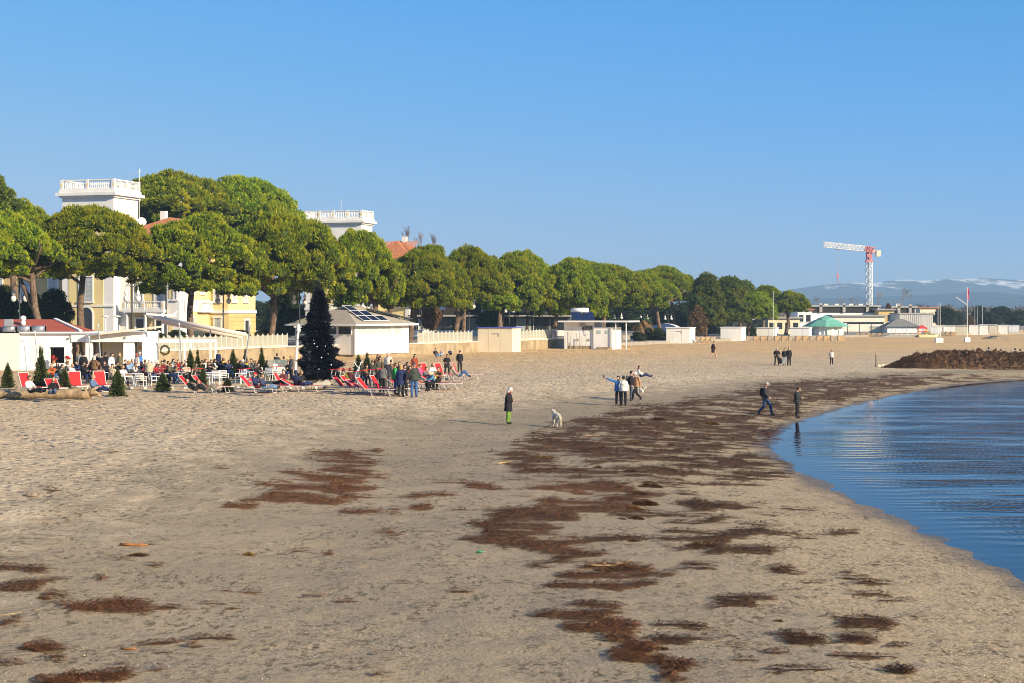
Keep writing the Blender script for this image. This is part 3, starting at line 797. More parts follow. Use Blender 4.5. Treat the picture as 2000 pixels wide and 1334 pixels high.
for i, (x, w) in enumerate(((300, 22), (345, 20), (420, 24), (470, 22), (515, 20))):
    shrub('hedge', ['hedge top behind the first fence panels', 'hedge top between the balcony and third pine trunk', 'hedge top right of the third pine trunk', 'hedge top below the rusticated wall', 'hedge top at the fourth pine trunk'][i],
          x, 644, 662, w, 168 + i * 3, HEDGE, 'hedges behind the net fence', i * 1.1)
# far right greenery
for i, (px, yt, yb, hw, D, kind, lab) in enumerate((
    (1845, 600, 634, 26, 470, 0, 'dark evergreen behind the corrugated building'), (1868, 607, 636, 16, 480, 1, 'olive green tree right of the corrugated building'),
    (1895, 615, 637, 11, 440, 2, 'small russet bush beside the red flag pole'), (1912, 598, 637, 20, 520, 0, 'dark tree just right of the red flag pole'),
    (1955, 599, 632, 30, 500, 0, 'broad dark pine near the right picture edge'), (1935, 610, 634, 22, 470, 0, 'round dark pine in front of the broad one'),
    (1992, 606, 634, 24, 480, 1, 'green pine cut by the right picture edge'), (1735, 592, 616, 9, 420, 2, 'russet shrub on the terrace between the two flat roofs'))):
    shrub('evergreen_tree' if kind < 2 else 'shrub', lab, px, yt, yb, hw, D, (BUSH[0], HEDGE, DRY[0])[kind], 'trees at the far right end', i * .8)

def bare_mesh(h, spread, seed, levels=4, r0=.12):
    rs = random.Random(seed); mb = MB()
    def grow(p, d, L, r, lv):
        q = p + d * L
        mb.tube([p, q], [r, r * .65], 4 if lv > 1 else 3, cap=False)
        if lv == 0: return
        for k in range(3 if lv > 1 else 4):
            dd = (d + Vector((rs.gauss(0, spread), rs.gauss(0, spread), rs.uniform(.0, .4)))).normalized()
            grow(p.lerp(q, rs.uniform(.55, 1)), dd, L * rs.uniform(.55, .78), r * .6, lv - 1)
    grow(Vector((0, 0, 0)), Vector((0, 0, 1)), h * .34, r0, levels)
    return mb.mesh('branches', bark_grey)
POP = [bare_mesh(10, .16, 3, 5), bare_mesh(10, .15, 8, 5)]
WIDE = [bare_mesh(8, .5, 14, 5), bare_mesh(8, .45, 15, 5)]
def bare(label, px, ytop, ybot, D, me, h, wscale=1.0, rz=0.0):
    h = max(v.co.z for v in me.vertices)
    c = at(px, ybot, D); H = (ybot - ytop) / F * D
    t = thing('bare_tree', label, 'tree', c, rz, 'leafless winter trees')
    link('branches', me, t, None, 0, (H / h * wscale, H / h * wscale, H / h))
    mb = MB(); mb.tube([(0, 0, -3), (0, 0, H * .12)], [.2, .14], 6); mb.build('trunk', bark_grey, t)
bare('leafless poplar nearest the terracotta roof', 795, 438, 520, 300, POP[0], 11)
bare('leafless poplar in the middle of three above the pines', 822, 450, 520, 305, POP[1], 11, 1, 1)
bare('leafless poplar rightmost of three above the pines', 850, 453, 520, 300, POP[0], 11, 1, 2)
bare('wide leafless tree behind the crane mast', 1762, 561, 600, 430, WIDE[0], 8, 1.25)
bare('leafless tree just right of the crane mast', 1716, 567, 600, 430, WIDE[1], 8, .9, 1)
for i, x in enumerate((1590, 1640, 1672)):
    bare('leafless tree left of the crane mast, ' + ('leftmost', 'middle', 'nearest the mast')[i] + ' of three', x, 578, 604, 520, WIDE[i % 2], 8, 1.2, i)
# distant wood on the horizon
ws = []
rsd = random.Random(2)
for k in range(170):
    D = rsd.uniform(620, 900); px = rsd.uniform(1500, 2150)
    c = at(px, 620, D); h = rsd.uniform(3.5, 6.5); w = rsd.uniform(3, 6)
    v, f = blob((c.x, D, 1 + h * .55), (w, w, h * .6)); ws.append((v, f, 1))
    dr = sphere_dirs(40, -.2)
    v, f = tufts(np.array([c.x, D, 1 + h * .55]) + dr * np.array([w, w, h * .62]), dr, 1.4, .22, .8, .6); ws.append((v, f, 0))
j = join_tri(ws)
rng = np.random.default_rng(77)
tag(link('distant_wood', np_mesh('distant_wood', j[0], j[1], [leaf_mat('winter_twigs', (.10, .08, .06), (.15, .12, .09), (.10, .10, .05), .1), mat('winter_wood_inner', (.09, .075, .055), .95, .4, .05)], mi=j[2])),
    'brown winter wood along the far horizon', 'wood', kind='stuff')

# palm beside the walkway
pc = at(1254, 665, 262)
t = thing('palm', 'stubby palm with dry fronds beside the round hedge', 'palm', pc)
mb = MB(); mb.tube([(0, 0, -.2), (.05, 0, 1.6), (0, 0, 3.4)], [.42, .30, .34], 9); mb.build('trunk', bark, t, True)
for k in range(16):
    a = k * 2.4; el = .9 - .09 * k; mb = MB(); pts = []
    for i in range(6):
        u = i / 5; r = u * 1.9 * math.cos(el * (1 - .2 * u)); z = 3.4 + u * 1.7 * math.sin(el) - u * u * 1.3
        pts.append(Vector((r * math.cos(a), r * math.sin(a), z)))
    sd = Vector((-math.sin(a), math.cos(a), 0))
    for p, q in zip(pts[:-1], pts[1:]):
        for s in (-1, 1): mb.add([p, q, q + sd * s * .34 - Vector((0, 0, .22)), p + sd * s * .34 - Vector((0, 0, .22))], [(0, 1, 2, 3)])
    mb.build('frond', dark_leaf if k < 8 else dead_leaf, t)
# ------------------------------------------------------------------ building materials
white = mat('white_paint', (.86, .85, .82), .6, .05, .5, dirt=(.58, .53, .46), dirt_amt=.30)
cream = mat('cream_render', (.74, .66, .50), .7, .06, .5, dirt=(.55, .46, .33), dirt_amt=.3)
yellow = mat('yellow_render', (.76, .60, .29), .75, .07, .4, dirt=(.60, .46, .20), dirt_amt=.35)
ochre = mat('ochre_render', (.58, .42, .19), .8, .1, .6)
stucco = mat('white_stucco', (.79, .77, .74), .7, .05, .4, dirt=(.58, .55, .50), dirt_amt=.3)
grey_shutter = mat('grey_shutter', (.50, .52, .53), .6, .06, 2)
dark_glass = mat('dark_glass', (.03, .035, .04), .08, .1, 2, spec=.6)
glass_blue = mat('frosted_glass', (.42, .50, .50), .25, .06, 1, spec=.5)
dark_fill = mat('dark_shade_and_boards', (.035, .03, .028), .9, .2, 2)  # near-black: painted shade in openings, also dark boards and walls
terracotta = mat('terracotta_tiles', (.42, .16, .075), .85, .25, 3, .03, 6)
red_roof = mat('red_roof_sheet', (.36, .085, .05), .7, .1, 1)
concrete = mat('grey_concrete', (.36, .35, .33), .9, .12, 1, .01, 10, dirt=(.2, .19, .17), dirt_amt=.4)
felt = mat('grey_roof_felt', (.36, .32, .27), .9, .08, 1.2, .01, 12)
steel = mat('galvanised_steel', (.45, .46, .47), .4, .1, 3, metal=.6)
dark_metal = mat('dark_metal', (.045, .05, .055), .5, .1, 2, metal=.3)
white_metal = mat('white_metal', (.80, .80, .79), .4, .04, 2)
wall_stone = mat('sea_wall_render', (.34, .265, .17), .95, .25, .9, .03, 4, dirt=(.16, .125, .085), dirt_amt=.65)
panel_blue = mat('solar_cells', (.012, .022, .075), .18, .2, 1.2, spec=.6)
wood_pale = mat('pale_wood', (.36, .25, .14), .85, .2, 3, .01, 15)
wood_grey = mat('weathered_boards', (.30, .25, .19), .9, .2, 2, .01, 12)
awning = mat('cream_awning_roll', (.72, .62, .53), .8, .06, 1.5)
blue_paint = mat('blue_paint', (.10, .10, .42), .6, .08, 2)
green_roof = mat('green_copper_roof', (.16, .42, .33), .6, .12, 1.2)
red_paint = mat('red_paint', (.55, .05, .05), .5, .1, 2)
orange_sign = mat('orange_sign', (.62, .28, .03), .6, .1, 6)

def along(P, s):
    """point, direction at length s on a polyline"""
    for (ax, ay), (bx, by) in zip(P[:-1], P[1:]):
        L = math.hypot(bx - ax, by - ay)
        if s <= L: return Vector((ax + (bx - ax) * s / L, ay + (by - ay) * s / L, 0)), Vector(((bx - ax) / L, (by - ay) / L, 0))
        s -= L
    return Vector((bx, by, 0)), Vector(((bx - ax) / L, (by - ay) / L, 0))

# ------------------------------------------------------------------ sea wall with its cap, scalloped net fence on top
t = thing('sea_wall', 'weathered ochre sea wall with pale cap below the net fence', 'wall', (0, 0, 0))
for (a, b) in zip(PL[:-1], PL[1:]):
    d = (Vector(b) - Vector(a)).normalized(); nrm_ = Vector((d.y, -d.x))
    mb = MB(); q = [Vector(a) + nrm_ * .06, Vector(b) + nrm_ * .06, Vector(b) - nrm_ * .3, Vector(a) - nrm_ * .3]
    mb.prism([tuple(p) for p in q], .2, PZ - .02); mb.build('wall_section', wall_stone, t)
    mb = MB(); q = [Vector(a) + nrm_ * .14, Vector(b) + nrm_ * .14, Vector(b) - nrm_ * .3, Vector(a) - nrm_ * .3]
    mb.prism([tuple(p) for p in q], PZ - .02, PZ + .10); mb.build('cap', cream, t)
def net_material():
    m = bpy.data.materials.new('white_netting'); m.use_nodes = True
    n, l = m.node_tree.nodes, m.node_tree.links
    b = n['Principled BSDF']; b.inputs['Base Color'].default_value = (.40, .39, .32, 1); b.inputs['Roughness'].default_value = .85
    tr = n.new('ShaderNodeBsdfTransparent'); ms = n.new('ShaderNodeMixShader')
    tc = n.new('ShaderNodeTexCoord'); nz = n.new('ShaderNodeTexNoise'); nz.inputs['Scale'].default_value = .9
    l.new(tc.outputs['Object'], nz.inputs['Vector'])
    mr = n.new('ShaderNodeMapRange'); mr.inputs['From Min'].default_value = .35; mr.inputs['From Max'].default_value = .65; mr.inputs['To Min'].default_value = .10; mr.inputs['To Max'].default_value = .36
    l.new(nz.outputs[0], mr.inputs['Value']); l.new(mr.outputs[0], ms.inputs[0]); l.new(b.outputs[0], ms.inputs[1]); l.new(tr.outputs[0], ms.inputs[2]); l.new(ms.outputs[0], n['Material Output'].inputs['Surface'])
    return m
netting = net_material()
mb = MB(); n_ = 10
vs = [(k / n_, -.006, 0) for k in range(n_ + 1)] + [(k / n_, -.006, 1.24 - .20 * math.sin(math.pi * k / n_) ** .9) for k in range(n_ + 1)]
vs += [(x, .006, z) for x, y, z in vs]
o_ = 2 * n_ + 2
fs = [(k, k + 1, n_ + 2 + k, n_ + 1 + k) for k in range(n_)] + [(o_ + k + 1, o_ + k, o_ + n_ + 1 + k, o_ + n_ + 2 + k) for k in range(n_)] + [(n_ + 1 + k, n_ + 2 + k, o_ + n_ + 2 + k, o_ + n_ + 1 + k) for k in range(n_)]
mb.add(vs, fs); NET = mb.mesh('net_panel', netting)
mb = MB(); mb.tube([(0, 0, 0), (0, 0, 1.30)], .026, 6); mb.sph((0, 0, 1.31), .035, 6, 4)
POST = mb.mesh('post', white_metal)
def fence(label, P, s0, s1, step=.95, loc_z=PZ + .10):
    p0, d0 = along(P, s0)
    t = thing('net_fence', label, 'fence', (p0.x, p0.y, loc_z), 0, 'scalloped white net fences on the sea wall')
    n = max(1, round((s1 - s0) / step)); st = (s1 - s0) / n
    for k in range(n + 1):
        p, d = along(P, s0 + k * st); rel = p - p0
        link('post', POST, t, rel)
        if k < n:
            q, _ = along(P, s0 + (k + 1) * st); dd = q - p
            link('net_panel', NET, t, rel + Vector((0, 0, .08)), math.atan2(dd.y, dd.x), (dd.length, 1, 1.0))
    rail = MB(); 
    for k in range(n):
        p, _ = along(P, s0 + k * st); q, _ = along(P, s0 + (k + 1) * st)
        rail.bar(p - p0 + Vector((0, 0, .06)), q - p0 + Vector((0, 0, .06)), .04)
    rail.build('bottom_rail', white_metal, t)
def s_of(P, px, n=4000):
    L = sum(math.hypot(b[0] - a[0], b[1] - a[1]) for a, b in zip(P[:-1], P[1:]))
    best = None
    for k in range(n + 1):
        p, _ = along(P, L * k / n)
        if p.y < 20: continue
        e = abs(CX + F * p.x / p.y - px)
        if best is None or e < best[0]: best = (e, L * k / n)
    return best[1]
fence('white scalloped net fence behind the cafe terrace', PL, s_of(PL, 284), s_of(PL, 561))
fence('white scalloped net fence between the solar kiosk and cream cabin', PL, s_of(PL, 816), s_of(PL, 922))
fence('white scalloped net fence right of the cream cabin', PL, s_of(PL, 1010), s_of(PL, 1078))
# red barrier gate beside the beach hut
p0, _ = along(PL, s_of(PL, 1078)); p1, _ = along(PL, s_of(PL, 1099))
t = thing('barred_gate', 'white barred gate with orange sheet beside the beach hut', 'gate', (p0.x, p0.y, PZ + .1))
dd = p1 - p0
for k in range(9):
    mb = MB(); q = dd * (k / 8); mb.tube([q, q + Vector((0, 0, 1.25))], .03, 5); mb.build('bar', white_metal, t)
mb = MB(); mb.bar(Vector((0, 0, 1.25)), dd + Vector((0, 0, 1.25)), .06); mb.bar(Vector((0, 0, .1)), dd + Vector((0, 0, .1)), .06); mb.build('rail', white_metal, t)
mb = MB(); mb.plate([dd * .35 + Vector((0, .1, .15)), dd * .8 + Vector((0, .1, .15)), dd * .8 + Vector((0, .1, .95)), dd * .35 + Vector((0, .1, .95))], .02); mb.build('sheet', mat('orange_sheet', (.55, .16, .05), .8, .15, 2), t)

# ------------------------------------------------------------------ villas
BAL = MB(); BAL.lathe([(.05, 0), (.06, .05), (.035, .12), (.085, .28), (.075, .36), (.035, .55), (.06, .62), (.05, .66)], 7); BALUSTER = BAL.mesh('baluster', stucco, True)
def balustrade(parent, a, b, z, posts=2, h=.95, panel=yellow):
    """stone balustrade from a to b (local xy) at height z: each baluster its own piece, under one part per side"""
    a, b = Vector((*a, z)), Vector((*b, z)); d = b - a; L = d.length; u = d / L
    nx = Vector((u.y, -u.x, 0))
    mb = MB(); mb.bar(a + Vector((0, 0, .09)), b + Vector((0, 0, .09)), .3, .18); mb.bar(a + Vector((0, 0, h)), b + Vector((0, 0, h)), .3, .14)
    side = mb.build('balustrade', stucco, parent)
    for k in range(posts + 1):
        p = a + d * k / posts
        mb = MB(); q = p - u * .2 - nx * .19
        mb.add([q, q + u * .4, q + u * .4 + nx * .38, q + nx * .38] + [v + Vector((0, 0, h + .1)) for v in (q, q + u * .4, q + u * .4 + nx * .38, q + nx * .38)],
               [(0, 3, 2, 1), (4, 5, 6, 7), (0, 1, 5, 4), (1, 2, 6, 5), (2, 3, 7, 6), (3, 0, 4, 7)])
        mb.build('pillar', stucco, side)
        mb = MB(); c = p + nx * .195 + Vector((0, 0, .3)); mb.plate([c - u * .1, c + u * .1, c + u * .1 + Vector((0, 0, .45)), c - u * .1 + Vector((0, 0, .45))], .012); mb.build('inlay', panel, side)
    n = int(L / .27)
    for k in range(n):
        s = (k + .5) / n
        if min(abs(s - j / posts) for j in range(posts + 1)) * L < .3: continue
        link('baluster', BALUSTER, side, a + d * s + Vector((0, 0, .18)), 0, (1, 1, (h - .25) / .66))
    return side
def wall_panel(parent, name, m, a, b, z0, z1, out):
    """slab standing proud of a wall; a,b local xy, out = outward normal * depth"""
    mb = MB(); a, b, o = Vector((*a, 0)), Vector((*b, 0)), Vector((*out, 0))
    mb.prism([tuple(p[:2]) for p in (a, a + o, b + o, b)], z0, z1)
    return mb.build(name, m, parent)
def window(parent, a, b, z0, z1, out, arch=False, shutter=True):
    """framed window with slatted shutters on a wall, standing proud of it"""
    a, b, o = Vector((*a, 0)), Vector((*b, 0)), Vector((*out, 0)).normalized()
    u = (b - a); w = u.length; u = u / w
    fr = MB(); k = .18
    P = lambda s, z, d: a + u * s + o * d + Vector((0, 0, z))
    def slab(mb, s0, s1, za, zb, d0, d1):
        mb.add([P(s0, za, d0), P(s1, za, d0), P(s1, za, d1), P(s0, za, d1), P(s0, zb, d0), P(s1, zb, d0), P(s1, zb, d1), P(s0, zb, d1)],
               [(0, 3, 2, 1), (4, 5, 6, 7), (0, 1, 5, 4), (1, 2, 6, 5), (2, 3, 7, 6), (3, 0, 4, 7)])
    slab(fr, 0, k, z0, z1, 0, .12); slab(fr, w - k, w, z0, z1, 0, .12)
    slab(fr, -.12, w + .12, z0 - .22, z0 - .001, 0, .2)
    if not arch: slab(fr, -.06, w + .06, z1 + .001, z1 + .22, 0, .16)
    else:
        n = 9; r0, r1 = w / 2 - k, w / 2
        for i in range(n):
            t0, t1 = math.pi * i / n, math.pi * (i + 1) / n
            q = [(w / 2 - r * math.cos(t), z1 + r * math.sin(t)) for r, t in ((r0, t0), (r1, t0), (r1, t1), (r0, t1))]
            fr.add([P(s, z, 0) for s, z in q] + [P(s, z, .12) for s, z in q], [(0, 1, 2, 3), (7, 6, 5, 4), (0, 4, 5, 1), (1, 5, 6, 2), (2, 6, 7, 3), (3, 7, 4, 0)])
    f = fr.build('window', stucco, parent)
    pn = MB(); slab(pn, k, w - k, z0, z1, 0, .03)
    if arch:
        n = 10; vs = [P(w / 2 - (w / 2 - k) * math.cos(math.pi * i / n), z1 + (w / 2 - k) * math.sin(math.pi * i / n), .03) for i in range(n + 1)]
        pn.add(vs, [tuple(range(n, -1, -1))])
    pn.build('pane', dark_glass, f)
    if shutter and not arch:
        for s0, s1 in ((k + .03, w / 2 - .02), (w / 2 + .02, w - k - .03)):
            sh = MB(); slab(sh, s0, s1, z0 + .03, z1 - .03, .035, .06)
            n = int((z1 - z0) / .16)
            for i in range(n):
                z = z0 + .08 + i * (z1 - z0 - .1) / n
                slab(sh, s0 + .06, s1 - .06, z, z + .09, .062, .085)
            sh.build('shutter', grey_shutter, f)
    return f
VAX = math.atan2(-0.29, 0.957)
def tower(t, w, d, zc, seg_w, seg_d):
    """white corner tower: local x in [-w,0], y in [0,d]; cornice at zc"""
    mb = MB(); mb.box((-w, 0, -1), (0, d, zc)); mb.build('tower_wall', stucco, t)
    mb = MB(); mb.box((-w - .25, -.25, zc), (.25, d + .25, zc + .25)); mb.box((-w - .6, -.6, zc + .252), (.6, d + .6, zc + .62)); mb.box((-w - .3, -.3, zc + .622), (.3, d + .3, zc + 1.0)); mb.build('cornice', stucco, t)
    zt = zc + 1.0
    for a, b, n in (((-w, 0), (0, 0), seg_w), ((0, 0), (0, d), seg_d), ((0, d), (-w, d), seg_w), ((-w, d), (-w, 0), seg_d)): balustrade(t, a, b, zt, n, 1.15)
    # yellow field with scalloped head on the front, plain field and twin niches on the sea side
    wall_panel(t, 'yellow_field', yellow, (-w + .9, 0), (-.9, 0), zc - 7.2, zc - 2.6, (0, -.06))
    n = 5; st = (w - 1.8) / n
    for k in range(n):
        c = -w + .9 + st * (k + .5); mb = MB(); r = st * .30
        vs = [(c - r, -.075, zc - 2.75)] + [(c - r * math.cos(math.pi * i / 8), -.075, zc - 2.3 + r * math.sin(math.pi * i / 8)) for i in range(9)] + [(c + r, -.075, zc - 2.75)]
        mb.add(vs + [(x, -.01, z) for x, y, z in vs], [tuple(range(11))] + [(i, i + 11, (i + 1) % 11 + 11, (i + 1) % 11) for i in range(11)])
        mb.build('arched_niche', ochre if k != 2 else dark_fill, t)
    wall_panel(t, 'yellow_field', yellow, (0, .9), (0, d - .9), zc - 7.2, zc - 2.2, (.05, 0))
    for y in (d * .38, d * .60):
        window(t, (.05, y - .35), (.05, y + .35), zc - 6.3, zc - 5.2, (1, 0), arch=True)

def roof_hip(mb, x0, x1, y0, y1, z0, z1, ov=.6):
    x0 -= ov; x1 += ov; y0 -= ov; y1 += ov
    r = min(x1 - x0, y1 - y0) / 2
    if x1 - x0 > y1 - y0: A, B = (x0 + r, (y0 + y1) / 2, z1), (x1 - r, (y0 + y1) / 2, z1)
    else: A, B = ((x0 + x1) / 2, y0 + r, z1), ((x0 + x1) / 2, y1 - r, z1)
    v = [(x0, y0, z0), (x1, y0, z0), (x1, y1, z0), (x0, y1, z0), A, B]
    if x1 - x0 > y1 - y0: f = [(0, 1, 5, 4), (1, 2, 5), (2, 3, 4, 5), (3, 0, 4)]
    else: f = [(0, 1, 4), (1, 2, 5, 4), (2, 3, 5), (3, 0, 4, 5)]
    mb.add(v, f + [(3, 2, 1, 0)])
def tile_rows(parent, x0, x1, y0, y1, z0, z1):
    mb = MB(); n = int((x1 - x0) / .35)
    for k in range(n):
        x = x0 + (x1 - x0) * (k + .5) / n
        mb.tube([(x, y0, z0 + .04), (x, y1, z1 + .04)], .10, 5)
    mb.build('tile_rows', terracotta, parent)

# first villa
c = at(222, 612, 205); v1 = thing('villa', 'yellow and white villa with balustraded tower behind the left pines', 'villa', (c.x, c.y, PZ), VAX)
tower(v1, 7.1, 5.9, 17.6, 2, 2)
wall_panel(v1, 'lower_yellow_wall', yellow, (-6.2, 0), (-1.4, 0), .2, 10.2, (0, -.05))
window(v1, (-4.75, -.05), (-2.75, -.05), 5.0, 7.9, (0, -1))
window(v1, (-4.7, -.05), (-2.7, -.05), 1.2, 3.4, (0, -1), arch=True)
wall_panel(v1, 'string_course', stucco, (-7.2, 0), (.1, 0), 4.3, 4.5, (0, -.16))
# west wing with the dark loggia at the far left
mb = MB(); mb.box((-22, 3, -1), (-7.1, 14, 11.5)); mb.build('west_wing', ochre, v1)
for x in (-19, -15, -11): window(v1, (x, 3), (x + 1.6, 3), 5.2, 7.8, (0, -1))
for x in (-10.2, -8.4): window(v1, (x, 3), (x + 1.2, 3), .8, 3.0, (0, -1), arch=True)
mb = MB(); mb.box((-13.8, .2, 3.6), (-10.0, 3, 3.9)); mb.build('balcony_slab', stucco, v1)
balustrade(v1, (-13.8, .35), (-10.0, .35), 3.9, 2)
for x in (-13.6, -10.3):
    mb = MB(); mb.lathe([(.26, 0), (.26, .2), (.18, .3), (.16, 3.1), (.28, 3.35), (.28, 3.6)], 10, (x, .6, 0)); mb.build('column', stucco, v1, True)
# main wing: loggia, balcony, bay, lit sea front
mb = MB(); mb.box((0, 1.6, -1), (8.6, 9.0, 13)); mb.box((8.6, 8.2, -1), (11.2, 16, 13)); mb.box((2, 9, -1), (8.6, 20, 13)); mb.build('main_wing', yellow, v1)
mb = MB(); roof_hip(mb, 0, 8.6, 1.6, 20, 13.0, 15.4); rf = mb.build('roof', terracotta, v1)
mb = MB(); mb.box((3, 6, 14), (3.7, 6.7, 16.2)); mb.build('chimney', stucco, rf)
mb = MB(); mb.box((8.601, 7.6, 13), (11.8, 16.6, 13.3)); mb.build('roof', terracotta, v1)
wall_panel(v1, 'corner_pilaster', stucco, (0, 1.6), (1.3, 1.6), 0, 13, (0, -.14))
wall_panel(v1, 'corner_pilaster', stucco, (7.9, 1.6), (8.6, 1.6), 0, 13, (0, -.12))
wall_panel(v1, 'corner_pilaster', stucco, (8.6, 1.6), (8.6, 2.3), 0, 13, (.12, 0))
wall_panel(v1, 'cornice_band', stucco, (-.1, 1.6), (8.8, 1.6), 12.3, 12.95, (0, -.35))
wall_panel(v1, 'cornice_band', stucco, (8.6, 1.7), (8.6, 8.1), 12.3, 12.95, (.3, 0))
wall_panel(v1, 'string_course', stucco, (8.6, 1.6), (8.6, 8.1), 3.7, 5.1, (.16, 0))
mb = MB(); mb.box((1.2, .1, 3.6), (6.6, 1.6, 3.95)); mb.build('balcony_slab', stucco, v1)
balustrade(v1, (1.3, .3), (6.5, .3), 3.95, 2)
for x in (1.5, 4.0, 6.3):
    mb = MB(); mb.lathe([(.26, 0), (.26, .2), (.18, .3), (.16, 3.1), (.28, 3.35), (.28, 3.6)], 10, (x, .55, 0)); mb.build('column', stucco, v1, True)
for x in (1.7, 4.6): window(v1, (x, 1.6), (x + 1.5, 1.6), 4.3, 7.2, (0, -1))
for x in (1.7, 4.6): window(v1, (x, 1.6), (x + 1.5, 1.6), 8.6, 11.2, (0, -1))
for x in (2.0, 4.7): window(v1, (x, 1.6), (x + 1.4, 1.6), .6, 2.8, (0, -1), shutter=False)
mb = MB(); mb.box((6.7, .9, 0), (8.4, 1.6, 8.4)); mb.build('bay', stucco, v1)
for z in (1.0, 5.3): wall_panel(v1, 'yellow_field', yellow, (6.95, .9), (7.5, .9), z, z + 2, (0, -.04))
window(v1, (7.55, .9), (8.15, .9), 5.2, 7.4, (0, -1))
for y in (3.0, 5.6): window(v1, (8.6, y), (8.6, y + 1.3), 6.0, 8.6, (1, 0))
window(v1, (8.6, 3.4), (8.6, 4.2), 1.4, 2.9, (1, 0))
balustrade(v1, (8.95, 5.2), (8.95, 8.0), 3.95, 1)
mb = MB(); mb.box((8.601, 5.0, 3.62), (9.2, 8.1, 3.94)); mb.build('balcony_slab', stucco, v1)
# stepped block further along
wall_panel(v1, 'string_course', stucco, (8.6, 8.2), (11.2, 8.2), 3.5, 3.9, (0, -.18))
wall_panel(v1, 'string_course', stucco, (11.2, 8.1), (11.2, 16), 3.5, 3.9, (.18, 0))
window(v1, (9.2, 8.2), (10.4, 8.2), .8, 2.9, (0, -1)); window(v1, (9.2, 8.2), (10.4, 8.2), 5.0, 7.6, (0, -1))
for k in range(7): wall_panel(v1, 'rusticated_course', ochre, (11.2, 8.2), (11.2, 16), .1 + k * .48, .52 + k * .48, (.07, 0))
for y in (9.2, 12.4): window(v1, (11.2, y), (11.2, y + 1.3), 5.0, 7.8, (1, 0))
window(v1, (11.27, 12.5), (11.27, 14.0), .5, 2.6, (1, 0), shutter=False)
# antenna and dish on the first tower
a_ = at(272, 560, 209); z_ = 17.0
t = thing('roof_antenna', 'television antenna mast on the right edge of the first tower', 'antenna', (a_.x, a_.y, 18.0))
mb = MB(); mb.tube([(0, 0, -4), (0, 0, 5.4)], .04, 5); mb.build('mast', steel, t)
mb = MB(); mb.tube([(-.9, 0, 4.6), (.2, 0, 5.2)], .03, 4)
for k in range(5): p = Vector((-.9 + k * .25, 0, 4.6 + k * .14)); mb.tube([p - Vector((0, .3, 0)), p + Vector((0, .3, 0))], .02, 4)
mb.build('aerial', white_metal, t)
mb = MB(); mb.lathe([(.0, 0), (.25, .03), (.5, .13), (.55, .17), (.5, .15), (.2, .06), (0.02, .04)], 12); dsh = mb.build('dish', white_metal, t, True, (.35, -.2, -1.2)); dsh.rotation_euler = (R(70), 0, R(35))

# second villa
c = at(706, 612, 267); v2 = thing('villa', 'second yellow villa with white tower behind the solar roofed kiosk', 'villa', (c.x, c.y, PZ), VAX)
tower(v2, 9.6, 4.6, 17.6, 4, 2)
mb = MB(); mb.box((0, 4.6, -1), (6.4, 22, 12.2)); mb.build('main_wing', yellow, v2)
mb = MB(); roof_hip(mb, -1.0, 6.4, 4.6, 16, 12.2, 15.3); rf2 = mb.build('roof', terracotta, v2)
mb = MB(); mb.box((3.2, 9.6, 14), (3.9, 10.3, 16.0)); mb.build('chimney', stucco, rf2)
tile_rows(rf2, -.6, 6.0, 4.2, 10.0, 12.25, 15.2)
wall_panel(v2, 'lower_yellow_wall', yellow, (-8.6, 0), (-1, 0), 4.4, 10, (0, -.05))
wall_panel(v2, 'string_course', stucco, (-9.7, 0), (.1, 0), 4.0, 4.4, (0, -.18))
for x in (-7.6, -4.6, -2.4): window(v2, (x, -.05), (x + 1.3, -.05), 5.0, 7.6, (0, -1))
mb = MB(); mb.box((-5.5, -1.4, 3.6), (-.3, 0, 3.95)); mb.build('balcony_slab', stucco, v2)
balustrade(v2, (-5.4, -1.2), (-.4, -1.2), 3.95, 2)
for x in (-5.2, -2.8, -.6):
    mb = MB(); mb.lathe([(.26, 0), (.26, .2), (.18, .3), (.16, 3.1), (.28, 3.35), (.28, 3.6)], 10, (x, -1.0, 0)); mb.build('column', stucco, v2, True)
wall_panel(v2, 'string_course', stucco, (6.4, 4.6), (6.4, 14), 3.6, 4.2, (.16, 0))
wall_panel(v2, 'corner_pilaster', stucco, (5.7, 4.6), (6.4, 4.6), 0, 12.2, (0, -.12))
for y in (6, 9): window(v2, (6.4, y), (6.4, y + 1.3), 5.2, 7.8, (1, 0))
for x in (1.2, 3.6): window(v2, (x, 4.6), (x + 1.3, 4.6), 5.2, 7.8, (0, -1)); window(v2, (x, 4.6), (x + 1.3, 4.6), .8, 3.0, (0, -1))
a_ = at(666, 412, 270)
t = thing('roof_antenna', 'thin antenna mast on the second tower roof', 'antenna', a_)
mb = MB(); mb.tube([(0, 0, -1.2), (0, 0, 1.9)], .035, 5); mb.build('mast', steel, t)
mb = MB(); mb.tube([(-.2, 0, 1.8), (.2, 0, 1.8)], .03, 4); mb.tube([(-.18, 0, 1.0), (.18, 0, 1.0)], .03, 4); mb.build('aerial', steel, t)

# house wall coloured dark to stand for the shade at the left edge, behind the bushes
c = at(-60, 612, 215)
t = thing('house', 'house wall coloured dark as shade behind the bushes at the left edge', 'house', (c.x, c.y, PZ), VAX)
mb = MB(); mb.box((-14, 0, -.5), (6.5, 8, 7)); mb.build('wall', mat('shade_brown_render', (.10, .075, .06), .9, .2, 1), t)
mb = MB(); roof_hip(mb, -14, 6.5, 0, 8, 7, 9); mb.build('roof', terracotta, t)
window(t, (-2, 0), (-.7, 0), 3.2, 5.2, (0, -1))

# ------------------------------------------------------------------ kiosk with hipped grey roof and solar panels
P0 = ground(692, 698)
ang = math.atan2(.886, .46)
kd = thing('beach_kiosk', 'white kiosk with grey hipped roof and blue solar panels', 'kiosk', P0, ang)
